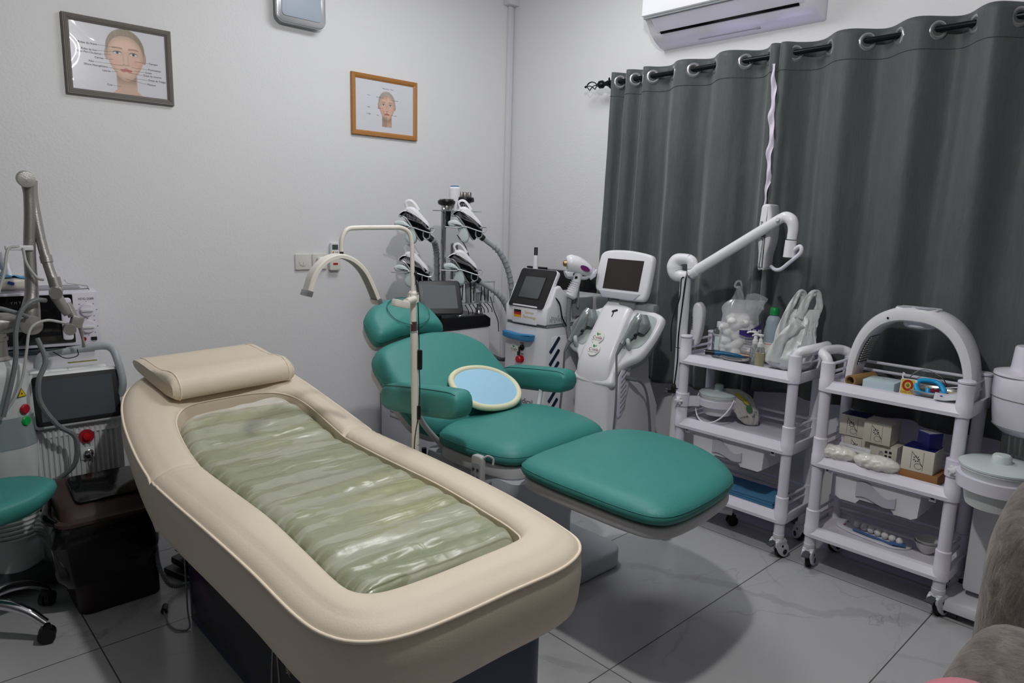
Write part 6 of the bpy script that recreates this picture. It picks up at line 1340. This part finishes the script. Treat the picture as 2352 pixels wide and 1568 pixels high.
for k in range(5): b.tube([(3.0-.003*k, 1.04-.002*k, B2+.014+.001*k), (2.985-.002*k, .95, B2+.016), (2.97+.003*k, .87, B2+.013)], .0035, 6)
b.box((2.985, .855, B2+.018), (.03, .05, .006), .002, rot=(0, 0, .4)); obj('blue_applicators', b, mat('denim_blue', '4b73a8', .5), t)
for i, (lab, z, r) in enumerate((('lower of two nested white bowls on the bottom shelf', 0, .046), ('upper of two nested white bowls on the bottom shelf', .013, .046))):
    t = thing('bowl', lab, 'bowl', (3.03, .765, B2+.001+z), group='nested white bowls'); b = MB(); b.lathe([(.018, 0), (.02, .002), (.034, .018), (r, .045), (r+.001, .047), (r-.002, .0465), (.032, .022), (.016, .006), (.001, .005)], (3.03, .765, B2+.001+z), 36); obj('bowl_body', b, mat('bowl_white', 'd9d8d4', .35), t)
# ---------------------------------------------------------------- steamer at the right edge
st = thing('facial_steamer', 'white facial steamer partly out of frame at the right edge', 'steamer', (3.02, .47, 0))
b = MB(); b.lathe([(.095, 0), (.115, .02), (.120, .06), (.128, .15), (.127, .20), (.118, .212)], (3.06, .47, .735), 40, sy=1.25); tk = obj('tank', b, LAV, st)
b = MB(); b.lathe([(.0955, .0225), (.1165, .0225), (.1165, .0245)], (3.06, .47, .735), 40, sy=1.26); b.lathe([(.127, .128), (.1285, .128), (.1285, .130)], (3.06, .47, .735), 40, sy=1.25); obj('seam', b, GREY, tk)
b = MB(); b.lathe([(.118, 0), (.116, .01), (.07, .02), (.067, .03), (.062, .10), (.058, .105), (.001, .106)], (3.06, .515, .945), 36, sy=1.0); obj('head_cap', b, LAV, st)
b = MB(); b.tube([(3.0, .46, 1.01), (2.97, .40, 1.02), (2.95, .34, 1.03)], [.03, .026, .022], 16); obj('nozzle', b, WHITE, st)
b = MB(); b.lathe([(.078, 0), (.085, .01), (.09, .14)], (3.06, .49, .59), 30); obj('clear_cup', b, CLR, st)
b = MB()
for k in range(7): b.cyl((3.02+.012*(k % 3), .45+.014*k, .60), (3.03, .445+.016*k, .735), .004, n=8)
obj('cup_wires', b, STEEL, st)
b = MB(); b.box((3.10, .42, .34), (.25, .40, .48), .02); obj('cabinet', b, PANEL, st); b = MB(); b.box((3.08, .42, .055), (.38, .50, .045), .012); obj('base', b, PANEL, st)
for x, y in ((2.93, .2), (2.93, .62), (3.22, .2), (3.22, .62)):
    b = MB(); b.cyl((x, y-.012, .02), (x, y+.012, .02), .018, n=16); b.box((x, y, .034), (.02, .03, .012), .003); obj('caster', b, DGREY, st)
t = thing('coiled_cable', 'black coiled cable tied in a bundle above the furry sofa', 'cable', (2.72, .315, .60)); b = MB()
for k in range(3): b.tube([(2.9+.005*k, .36+.028*cos(a)+.002*k, .52+.035*sin(a)) for a in [2*pi*j/14 for j in range(14)]], .0035, 6, sm=3, closed=True)
b.tube([(2.9, .375, .50), (2.905, .355, .53), (2.9, .33, .535)], .004, 6); b.tube([(2.905, .36, .555), (2.94, .36, .56), (2.975, .36, .56)], .0035, 6)
obj('coil', b, BLACK, t)
# ---------------------------------------------------------------- left: laser machine with articulated arm
LM = mat('laser_casing', 'c9cccd', .4); LG = mat('laser_casing_grey', '8f9a9c', .4)
lz = thing('arm_laser_machine', 'white laser machine with articulated arm and large screen, left of the bed', 'beauty machine', (.47, 3.18, 0))
def corr(z, a, n=26):   # corrugated rear/front panel
    pass
b = MB(); b.box((.545, 3.17, .37), (.37, .22, .53), .015); obj('main_cabinet', b, LM, lz)
b = MB()
for k in range(19):
    x = .385+.0175*k; b.cyl((x, 3.058, .20), (x, 3.058, .62), .0055, n=8)
o = obj('ribbed_front', b, LM, lz); 
b = MB(); R = []
for z, r in ((.10, .085), (.16, .088), (.24, .09), (.52, .105), (.60, .108), (.76, .10), (.84, .095), (.88, .085), (.90, .06)): R.append([Vector((.335+r*1.05*cos(a), 3.10+r*sin(a), z)) for a in [2*pi*k/36 for k in range(36)]])
b.rings(R, True); cl_ = obj('column_housing', b, LM, lz)
for g0, n_ in ((.235, 8), (.46, 7)):
    b = MB()
    for k in range(n_): z = g0+.017*k; r = .0935+.03*(z-.2)*.45; b.tube([Vector((.335+r*1.05*cos(a), 3.10+r*sin(a), z)) for a in [-2.2+1.9*j/18 for j in range(19)]], .0042, 6, sm=0)
    obj('column_ribs', b, mat('rib_plastic', 'c2c4c5', .3), cl_)  # raised ribs in one even pale grey plastic
b = MB(); R = [[Vector((.335+.1085*1.06*cos(a), 3.10+.1085*sin(a), z)) for a in [-2.4+2.3*j/18 for j in range(19)]] for z in (.585, .70)]; b.rings(R, False, closed=False); obj('grey_band', b, LG, cl_, 60)
b = MB(); b.box((.42, 3.16, .07), (.42, .30, .08), .02); obj('base', b, DGREY, lz)
for x, y in ((.25, 3.04), (.58, 3.04), (.25, 3.27), (.58, 3.27)):
    b = MB(); b.cyl((x-.015, y, .02), (x+.015, y, .02), .018, n=16); b.box((x, y, .03), (.03, .02, .012), .003); obj('caster', b, BLACK, lz)
def onc(ang, z, r=.106): return frame((.335+r*1.05*cos(ang), 3.10+r*sin(ang), z), (-sin(ang), cos(ang), 0), (0, 0, 1))
b = MB(); b.prism([(-.019, -.014), (.019, -.014), (0, .019)], 0, .0015, M=onc(-.95, .785, .101)); wg = obj('warning_triangle', b, INK, lz)
b = MB(); b.prism([(-.016, -.0122), (.016, -.0122), (0, .0155)], .0015, .002, M=onc(-.95, .785, .101)); obj('yellow_field', b, mat('warning_yellow', 'e3c21f', .5), wg)
b = MB(); b.prism([(q[0]*.55, q[1]*.55) for q in [(.008*cos(a)*(1 if k % 2 else .4), -.004+.008*sin(a)*(1 if k % 2 else .4)) for k, a in enumerate([2*pi*j/16 for j in range(16)])]], .002, .0024, M=onc(-.95, .785, .101)); obj('burst_mark', b, INK, wg)
for z, n_, c_ in ((.725, 'red_lamp', 'a81226'), (.68, 'green_lamp', '0c9a45')):
    b = MB(); b.lathe([(.001, 0), (.0185, 0), (.0185, .004), (.015, .008), (.001, .009)], M=onc(-.93, z), n=24); obj(n_, b, mat(n_, c_, .25), lz)
LS = frame((.578, 3.045, .735), (1, -.02, 0), (0, .16, 1))
b = MB(); b.prism(rrect(.305, .212, .022, 6, 0, .0), -.09, 0, .012, M=LS); b.prism(rrect(.29, .10, .02, 6, 0, .065), -.2, -.06, .012, M=LS); sc_ = obj('screen_housing', b, mat('laser_white', 'dfe1e2', .35), lz)
b = MB(); b.prism(rrect(.285, .188, .012, 5), 0, .002, .0005, M=LS); bz = obj('screen_bezel', b, mat('matt_black_bezel', '1b1b1d', .4), sc_)
b = MB(); b.prism(rrect(.245, .155, .002, 2), .0021, .003, M=LS); obj('screen', b, mat('slate_screen', '4b5056', .2), bz)
b = MB(); b.prism(rrect(.30, .14, .03, 6, 0, -.0), -.02, -.002, .004, M=LS @ Matrix.Translation((0, -.075, -.03))); obj('chin_panel', b, mat('laser_white', 'dfe1e2', .35), lz)
b = MB(); b.tube([(.475, 3.16, .845), (.478, 3.15, .875), (.50, 3.145, .895), (.58, 3.13, .905), (.68, 3.11, .915), (.715, 3.09, .905), (.725, 3.06, .87), (.735, 3.04, .78), (.728, 3.05, .72)], .0145, 14, sm=6); obj('carry_handle', b, mat('handle_grey', 'a4aaae', .35), lz)
b = MB(); b.box((.62, 3.13, .857), (.10, .02, .002), .0005); yl = obj('yellow_label', b, mat('olive_label', '8d8a3a', .5), lz)
b = MB(); b.lathe([(.001, 0), (.027, 0), (.027, .004), (.001, .005)], M=FY(.597, 3.052, .575), n=30); es = obj('red_disc', b, mat('red_disc', 'a3202c', .35), lz)
b = MB(); b.lathe([(.001, 0), (.014, 0), (.013, .012), (.001, .014)], M=FY(.597, 3.048, .575), n=24); obj('stop_button', b, mat('red_button', 'b3161c', .3), es)
b = MB(); b.box((.597, 3.053, .505), (.05, .01, .05), .008); lk = obj('lock_plate', b, LM, lz)
b = MB(); b.lathe([(.001, 0), (.018, 0), (.018, .01), (.012, .014), (.001, .014)], M=FY(.6, 3.048, .505), n=24); b.box((.603, 3.028, .495), (.004, .012, .04), .001); obj('key_switch', b, CHROME, lk)
# articulated arm
AM = mat('knurled_aluminium', 'a8a6a4', .38, .75, bump=.3, bscale=300)
b = MB(); b.lathe([(.055, 0), (.056, .01), (.045, .02), (.045, .075), (.05, .078), (.05, .088), (.045, .092)], (.335, 3.10, .895), 32); obj('arm_base', b, AM, lz)
b = MB(); b.tube([(.335, 3.10, .985), (.337, 3.10, 1.01), (.355, 3.095, 1.03), (.39, 3.09, 1.035), (.43, 3.085, 1.032)], [.046, .045, .043, .036, .035], 24, sm=5); b.lathe([(.001, -.03), (.036, -.028), (.038, 0), (.036, .03), (.001, .034)], M=frame((.452, 3.08, 1.025), (1, 0, 0), (0, 0, 1)) , n=28); obj('lower_joint', b, AM, lz)
b = MB(); b.tube([(.452, 3.085, 1.04), (.458, 3.085, 1.08), (.466, 3.09, 1.13), (.470, 3.095, 1.18), (.474, 3.10, 1.30), (.484, 3.10, 1.42), (.488, 3.10, 1.50), (.486, 3.10, 1.555)], [.035, .031, .023, .021, .0195, .0185, .0185, .026], 20, sm=4); obj('upright_tube', b, AM, lz)
b = MB(); b.tube([(.478, 3.06, 1.548), (.480, 3.10, 1.552), (.492, 3.14, 1.552)], [.027, .029, .025], 24, sm=3); b.lathe([(.001, .03), (.027, .028), (.029, .015)], M=FY(.478, 3.085, 1.548), n=24); obj('top_joint', b, AM, lz)
b = MB(); b.tube([(.498, 3.13, 1.545), (.500, 3.12, 1.48), (.512, 3.10, 1.33), (.528, 3.08, 1.22), (.540, 3.07, 1.17)], [.025, .019, .017, .017, .0185], 18, sm=4); b.tube([(.520, 3.09, 1.275), (.523, 3.085, 1.25)], .0205, 18, sm=0); b.tube([(.536, 3.07, 1.195), (.541, 3.065, 1.16)], .0215, 18, sm=0); obj('forearm_tube', b, AM, lz)
b = MB(); b.ell((.541, 3.06, 1.15), (.021, .02, .02), 18, 12); b.tube([(.53, 3.02, 1.14), (.537, 3.06, 1.145)], .022, 20, sm=0); b.tube([(.535, 3.045, 1.13), (.552, 3.04, 1.09), (.568, 3.04, 1.06)], [.021, .018, .016], 16); b.tube([(.568, 3.045, 1.10), (.583, 3.04, 1.05)], [.014, .017], 16, sm=0); b.box((.592, 3.035, 1.03), (.04, .035, .045), .006, rot=(0, .3, 0)); b.tube([(.562, 3.0, 1.005), (.566, 3.04, 1.007)], .021, 20, sm=0); obj('wrist_joints', b, AM, lz)
b = MB(); b.tube([(.60, 3.03, 1.01), (.607, 3.03, .96), (.61, 3.04, .93)], [.007, .005, .007], 10); obj('beam_tip', b, STEEL, lz)
b = MB(); b.box((.44, 3.08, 1.305), (.085, .02, .018), .004); obj('cable_clip', b, PANEL, lz)
CB2 = mat('pale_cable', 'aeb0ae', .5)
b = MB()
b.tube([(.44, 3.075, 1.31), (.405, 3.07, 1.30), (.385, 3.05, 1.22), (.345, 3.03, 1.10), (.325, 3.01, 1.0), (.31, 3.0, .92), (.30, 2.98, .84)], .0055, 8)
b.tube([(.45, 3.07, 1.305), (.455, 3.06, 1.25), (.48, 3.05, 1.20), (.5, 3.04, 1.19)], .005, 8)
b.tube([(.55, 3.02, 1.03), (.49, 3.01, 1.045), (.44, 3.0, 1.02), (.42, 2.99, .94), (.40, 2.98, .85), (.37, 2.97, .78), (.33, 2.97, .72)], .005, 8)
obj('thin_hoses', b, CB2, lz)
b = MB(); b.tube([(.50, 3.04, 1.115), (.46, 3.01, 1.12), (.42, 3.0, 1.09), (.395, 2.99, 1.02), (.385, 2.98, .92), (.36, 2.97, .82), (.33, 2.96, .72)], .0085, 8)
b.tube([(.46, 3.02, .98), (.475, 2.99, .90), (.445, 2.97, .83), (.445, 2.97, .75), (.49, 2.965, .66), (.545, 2.97, .60), (.54, 2.98, .50), (.50, 3.0, .45), (.47, 3.02, .43)], .009, 8)
b.tube([(.26, 3.02, 1.05), (.33, 3.01, 1.10), (.40, 3.02, 1.08), (.44, 3.03, 1.06)], .008, 8)
obj('grey_hoses', b, CAB, lz)
b = MB(); b.tube([(.40, 3.02, .935), (.47, 3.02, .93), (.55, 3.03, .935)], .0018, 6); b.tube([(.51, 3.05, .92), (.545, 3.03, .895), (.585, 3.03, .90), (.59, 3.05, .92)], .0018, 6); obj('thin_wires', b, BLACK, lz)
# ---------------------------------------------------------------- towel warmer that looks like a microwave
sd = thing('side_cabinet', 'low white cabinet carrying the oven, hidden behind the laser machine', 'cabinet', (.52, 3.44, 0))
b = MB(); b.box((.50, 3.445, .435), (.42, .22, .86), .006); obj('body', b, PANEL, sd); b = MB(); b.box((.50, 3.442, .875), (.46, .25, .014), .003); obj('top', b, mat('dark_teal_top', '2b3f44', .4), sd)
mw = thing('towel_warmer', 'white oven shaped towel warmer with black glass door and two dials', 'towel warmer', (.52, 3.44, .883))
MX = Matrix.Translation((.735, 3.33, .884)) @ Matrix.Rotation(radians(-7), 4, 'Z')
b = MB(); b.box((-.235, .11, .115), (.47, .22, .225), .006, M=MX); obj('casing', b, LAV, mw)
def mw_(u, v, w_=0): return MX @ frame((u, -.0005-w_, v), (1, 0, 0), (0, 0, 1))
b = MB(); b.prism(rrect(.395, .20, .004, 3, 0, 0), 0, .004, .001, M=mw_(-.29, .118)); dr_ = obj('glass_door', b, mat('door_glass', '0d0e11', .08), mw)
b = MB(); b.prism(rrect(.038, .175, .012, 5), .004, .02, .005, M=mw_(-.118, .118)); obj('door_handle', b, LAV, dr_)
text('lettering', 'Y M T', .014, mw_(-.285, .19, .004), mat('silver_ink', '9a9ca0', .4), dr_)
text('lettering', 'XDG-208B', .0125, mw_(-.045, .197, .0), INK, mw)
for z in (.150, .080):
    b = MB(); b.lathe([(.028, 0), (.0285, .001), (.027, .002), (.0255, .0012), (.024, .012), (.001, .013)], M=mw_(-.045, z), n=32); kn = obj('dial', b, LAV, mw)
    b = MB(); b.box((0, 0, .016), (.044, .012, .010), .004, M=mw_(-.045, z)); obj('dial_grip', b, PANEL, kn)
    b = MB()
    for k in range(8): a = 2*pi*k/8; b.box((.036*cos(a), .036*sin(a), .0005), (.005, .0015, .0006), M=mw_(-.045, z))
    obj('dial_marks', b, INK, mw, 0)
text('small_lettering', 'TIMER', .006, mw_(-.058, .118, .0), INK, mw); text('small_lettering', 'TEMP', .006, mw_(-.058, .048, .0), INK, mw)
b = MB(); b.lathe([(.001, 0), (.009, 0), (.008, .003), (.001, .004)], M=mw_(-.062, .028), n=20); obj('power_lamp', b, mat('power_red', '96142c', .3), mw)
b = MB(); b.prism(rrect(.022, .015, .001, 1), 0, .003, .001, M=mw_(-.026, .028)); obj('rocker_switch', b, BLACK, mw)
text('small_lettering', 'POWER', .004, mw_(-.062, .016, 0), INK, mw); text('small_lettering', 'ON OFF', .004, mw_(-.026, .016, 0), INK, mw)
b = MB()
for w_ in (-.0, .02, .2): pass
for k in range(7): b.tube([MX @ Vector((-.46, .02+.028*k, .236)), MX @ Vector((-.055, .02+.028*k, .236))], .0013, 6, sm=0)
b.tube([MX @ Vector(q) for q in ((-.46, .01, .238), (-.03, .01, .238), (-.045, .19, .238), (-.46, .2, .238))], .0022, 6, sm=0); b.tube([MX @ Vector(q) for q in ((-.03, .01, .232), (-.035, .012, .250), (-.1, .10, .255), (-.11, .10, .27))], .0018, 6, sm=0)
rk = thing('wire_rack', 'thin chrome wire rack lying on top of the towel warmer', 'rack', (.52, 3.44, 1.11)); obj('wires', b, CHROME, rk)
t = thing('tissue_pack', 'soft tissue pack with blue film and a tissue pulled up, on the wire rack', 'tissue pack', (.40, 3.42, 1.125))
b = MB(); b.box((.425, 3.43, 1.15), (.17, .10, .045), .018, seg=3, rot=(0, 0, .05)); obj('pack', b, mat('tissue_pack_film', 'd8d3ca', .3, coat=.5, bump=.5, bscale=25), t)
b = MB(); b.grid(10, 6, lambda u, v: Vector((.34+.17*u, 3.382+.09*v, 1.170+.012*(1-abs(2*u-1))+.005*sin(u*20+v*7)))); obj('blue_film', b, mat('blue_film', '2b9bd8', .3, coat=.4), t, 20, solid=.001)
b = MB(); b.prism(rrect(.022, .012, .003, 2), 0, .001, M=FY(.445, 3.3785, 1.152) @ Matrix.Rotation(-.4, 4, 'Z')); obj('blue_mark', b, mat('ink_blue', '2b3f9a', .5), t)
R = []
for z, w_, o_ in ((0, .022, 0), (.02, .014, .004), (.045, .017, -.003), (.075, .018, -.012), (.095, .012, -.01)): R.append([Vector((.435+o_+w_*cos(a)*(1+.2*sin(3*a)), 3.425+w_*.6*sin(a), 1.178+z)) for a in [2*pi*k/20 for k in range(20)]])
b = MB(); b.rings(R, True); obj('tissue', b, mat('tissue_paper', 'eceaf0', .8), t, 40)
# ---------------------------------------------------------------- litter bin with black liner
bn = thing('litter_bin', 'dark brown swing lid bin lined with a black bag, left of the bed', 'bin', (.60, 2.86, 0))
BR = mat('dark_brown_plastic', '3d2a2a', .4); BRD = mat('bin_body_brown', '241517', .45)
def rect_ring(cx, cy, w_, d_, r, z, n=5): return [Vector((x, y, z)) for x, y in rrect(w_, d_, r, n, cx, cy)]
cx, cy = .585, 2.845
b = MB(); b.rings([rect_ring(cx+.025, cy-.01, .275, .215, .04, .003), rect_ring(cx+.022, cy-.008, .28, .22, .04, .08), rect_ring(cx, cy, .30, .25, .045, .355)], True); obj('bin_body', b, BRD, bn)
b = MB(); R = []
for z, w_, d_ in ((.12, .285, .235), (.16, .32, .27), (.22, .35, .29), (.29, .36, .30), (.335, .34, .285), (.355, .325, .272)):
    rr = rect_ring(cx-.008, cy, w_, d_, .05, z, 8); c = Vector((cx, cy, z)); R.append([p+(p-c)*(.09*noise.noise(p*16)+.04*noise.noise(p*45))+Vector((0, 0, (.02*noise.noise(p*20)) if z < .14 else 0)) for p in rr])
b.rings(R, False); obj('bin_liner', b, mat('black_bag_film', '08080a', .22, bump=.8, bscale=30, coat=.3), bn, 30)
b = MB(); b.tube([(cx-.16, cy-.09, .36), (cx-.18, cy-.05, .37), (cx-.165, cy+.02, .385), (cx-.15, cy+.06, .40)], [.012, .018, .014, .01], 10); obj('liner_knot', b, mat('black_bag_film', '08080a', .22), bn)
b = MB(); b.rings([rect_ring(cx, cy, .335, .285, .05, .352), rect_ring(cx, cy, .335, .285, .05, .364), rect_ring(cx, cy, .30, .25, .045, .368), [p+Vector((0, 0, (p.y-cy)*.18)) for p in rect_ring(cx, cy+.002, .295, .24, .045, .395)], [p+Vector((0, 0, (p.y-cy)*.3)) for p in rect_ring(cx, cy+.006, .275, .215, .04, .42)], [p+Vector((0, 0, (p.y-cy)*.3)) for p in rect_ring(cx, cy+.01, .24, .18, .03, .428)]], True); obj('lid_frame', b, BR, bn, 30)
FL = frame((cx+.02, cy-.01, .432), (1, 0, 0), (0, .95, .30)); b = MB(); b.prism(rrect(.225, .165, .02, 5, 0, .01), 0, .008, .003, M=FL); obj('swing_flap', b, GLOSSB, bn)
# ---------------------------------------------------------------- stool
sl = thing('stool', 'stool with a teal saddle seat and chrome star base at the left edge', 'stool', (.17, 2.78, 0)); sx_, sy_ = .17, 2.78
b = MB(); R = []
P = [tuple(q)[:2] for q in cat([(a, c, 0) for a, c in ((.27, .02), (.20, .13), (.05, .19), (-.12, .19), (-.22, .10), (-.24, -.02), (-.18, -.14), (0, -.17), (.17, -.13), (.25, -.05))], 5, True)]
for k, z in ((.6, -.065), (.9, -.06), (.97, -.045), (1.0, -.022), (.985, -.004), (.95, .004), (.8, .010), (.5, .008), (.15, .004)): R.append([Vector((sx_+x*k, sy_+y*k, .50+z+.012*(x*k/.25)**2)) for x, y in P])
b.rings(R, True); obj('seat', b, TEAL, sl, 60)
b = MB(); b.cyl((sx_, sy_, .12), (sx_, sy_, .30), .026); b.cyl((sx_, sy_, .30), (sx_, sy_, .45), .014); obj('gas_column', b, CHROME, sl)
for k, (x, y) in enumerate(((.353, 2.635), (.40, 2.90), (.17, 3.03), (-.06, 2.88), (-.03, 2.62))):
    b = MB(); d = Vector((x-sx_, y-sy_, 0)); b.tube([(sx_, sy_, .135), (sx_+d.x*.4, sy_+d.y*.4, .142), (sx_+d.x*.75, sy_+d.y*.75, .115), (x, y, .07)], [.018, .017, .015, .013], 12, flat=1.2); obj('leg', b, CHROME, sl)
    a_ = math.atan2(d.y, d.x)+.4; ax = Vector((-sin(a_), cos(a_), 0))*.011; c_ = Vector((x, y, .028)); b = MB(); b.cyl(c_-ax*1.7, c_-ax*.3, .027, n=20); b.cyl(c_+ax*.3, c_+ax*1.7, .027, n=20); b.box((x, y, .05), (.03, .03, .03), .008); obj('caster', b, BLACK, sl)
# ---------------------------------------------------------------- bits behind the bed base
t = thing('foot_pump', 'grey coiled hose and foot pedal on the floor behind the bin', 'pedal', (.80, 2.95, 0)); b = MB(); P = [(.735, 2.74, .50), (.735, 2.74, .33), (.735, 2.73, .27), (.74, 2.72, .18), (.745, 2.70, .10), (.775, 2.68, .04), (.84, 2.70, .015)]
b.tube([(.735, 2.745, .45), (.735, 2.745, .27)], .002, 6, sm=0)
P = [(.735, 2.745, .27), (.737, 2.74, .18), (.742, 2.73, .10), (.77, 2.70, .03), (.84, 2.70, .014)]; C_ = cat(P, 20); b.tube(P, .007, 10, sm=6)
for i in range(0, len(C_)-1, 2): b.tube([C_[i], C_[i]+(C_[i+1]-C_[i])*.5], .0095, 10, sm=0)
obj('coiled_hose', b, GREY, t)
b = MB(); b.box((.90, 2.80, .05), (.12, .16, .03), .008, rot=(.1, 0, .3)); b.box((.90, 2.80, .09), (.10, .13, .012), .004, rot=(.2, 0, .3)); b.box((.9, 2.8, .015), (.16, .2, .025), .006, rot=(0, 0, .3)); obj('pedal', b, BLACK, t)
t = thing('bed_cable', 'thin grey mains cable and plug beside the bed\'s printed base', 'cable', (.74, 2.4, 0)); b = MB(); b.tube([(.75, 2.46, .44), (.75, 2.455, .2), (.745, 2.44, .06), (.735, 2.40, .008), (.70, 2.42, .005), (.69, 2.47, .006), (.695, 2.52, .01), (.70, 2.56, .012)], .003, 8); obj('cord', b, GREY, t); b = MB(); b.tube([(.70, 2.555, .014), (.715, 2.59, .016)], [.012, .010], 10, sm=0); obj('plug', b, DGREY, t)
# ---------------------------------------------------------------- furry sofa
FUR = bpy.data.materials.new('brown_teddy_fabric'); FUR.use_nodes = True
def fur():
    nt = FUR.node_tree; N = nt.nodes; L = nt.links; b = N['Principled BSDF']; tc = N.new('ShaderNodeTexCoord')
    n = N.new('ShaderNodeTexNoise'); n.inputs['Scale'].default_value = 26; n.inputs['Detail'].default_value = 8; n.inputs['Roughness'].default_value = .72; n.inputs['Distortion'].default_value = .6
    mp = N.new('ShaderNodeMapping'); mp.inputs['Scale'].default_value = (1, 1, .45); L.new(tc.outputs['Object'], mp.inputs[0]); L.new(mp.outputs[0], n.inputs['Vector'])
    r = N.new('ShaderNodeValToRGB'); e = r.color_ramp.elements; e[0].position = .28; e[0].color = lin('3a322e'); e[1].position = .72; e[1].color = lin('93857a'); q = e.new(.5); q.color = lin('6d625b')
    L.new(n.outputs[0], r.inputs[0]); L.new(r.outputs[0], b.inputs['Base Color']); b.inputs['Roughness'].default_value = .95; b.inputs['Sheen Weight'].default_value = .5; b.inputs['Specular IOR Level'].default_value = .1
    bp = N.new('ShaderNodeBump'); bp.inputs['Strength'].default_value = .9; bp.inputs['Distance'].default_value = .012; L.new(n.outputs[0], bp.inputs['Height']); L.new(bp.outputs[0], b.inputs['Normal'])
fur()
sf = thing('sofa', 'brown furry sofa cut off at the bottom right corner', 'sofa', (1.95, 0, 0))
def xz(P, ya, yb, bev, nm):
    P = [tuple(q)[:2] for q in cat([(a, c, 0) for a, c in P], 5, True)]; b = MB(); b.prism(P, ya, yb, bev, M=Matrix(((1, 0, 0, 0), (0, 0, 1, 0), (0, 1, 0, 0), (0, 0, 0, 1))), seg=5); return obj(nm, b, FUR, sf, 60)
xz([(1.20, .06), (1.18, .25), (1.19, .40), (1.27, .50), (1.42, .575), (1.60, .608), (1.74, .605), (1.85, .57), (1.93, .48), (1.95, .3), (1.94, .06), (1.6, .04)], .0, .335, .075, 'armrest')
xz([(1.925, .10), (1.92, .35), (1.93, .58), (1.95, .70), (2.0, .755), (2.1, .80), (2.22, .82), (2.32, .79), (2.38, .66), (2.40, .3), (2.38, .08), (2.15, .06)], -.9, .375, .07, 'backrest')
b = MB(); b.box((1.58, -.45, .26), (.62, .82, .34), .08, seg=4); obj('seat_cushion', b, FUR, sf, 60)
b = MB()
for x in (1.4, 2.2):
    for y in (-.8, .22): b.cyl((x, y, 0), (x, y, .1), .02, .025, n=14)
obj('feet', b, BLACK, sf)
t = thing('pink_cushion', 'soft pink plush cushion resting on the furry sofa at the frame edge', 'cushion', (1.33, .24, .5))
b = MB(); b.ell((1.33, .24, .585), (.125, .10, .085), 32, 18); obj('plush', b, mat('pink_plush', 'd8788a', .9, sheen=.6, bump=.5, bscale=120), t, 180)
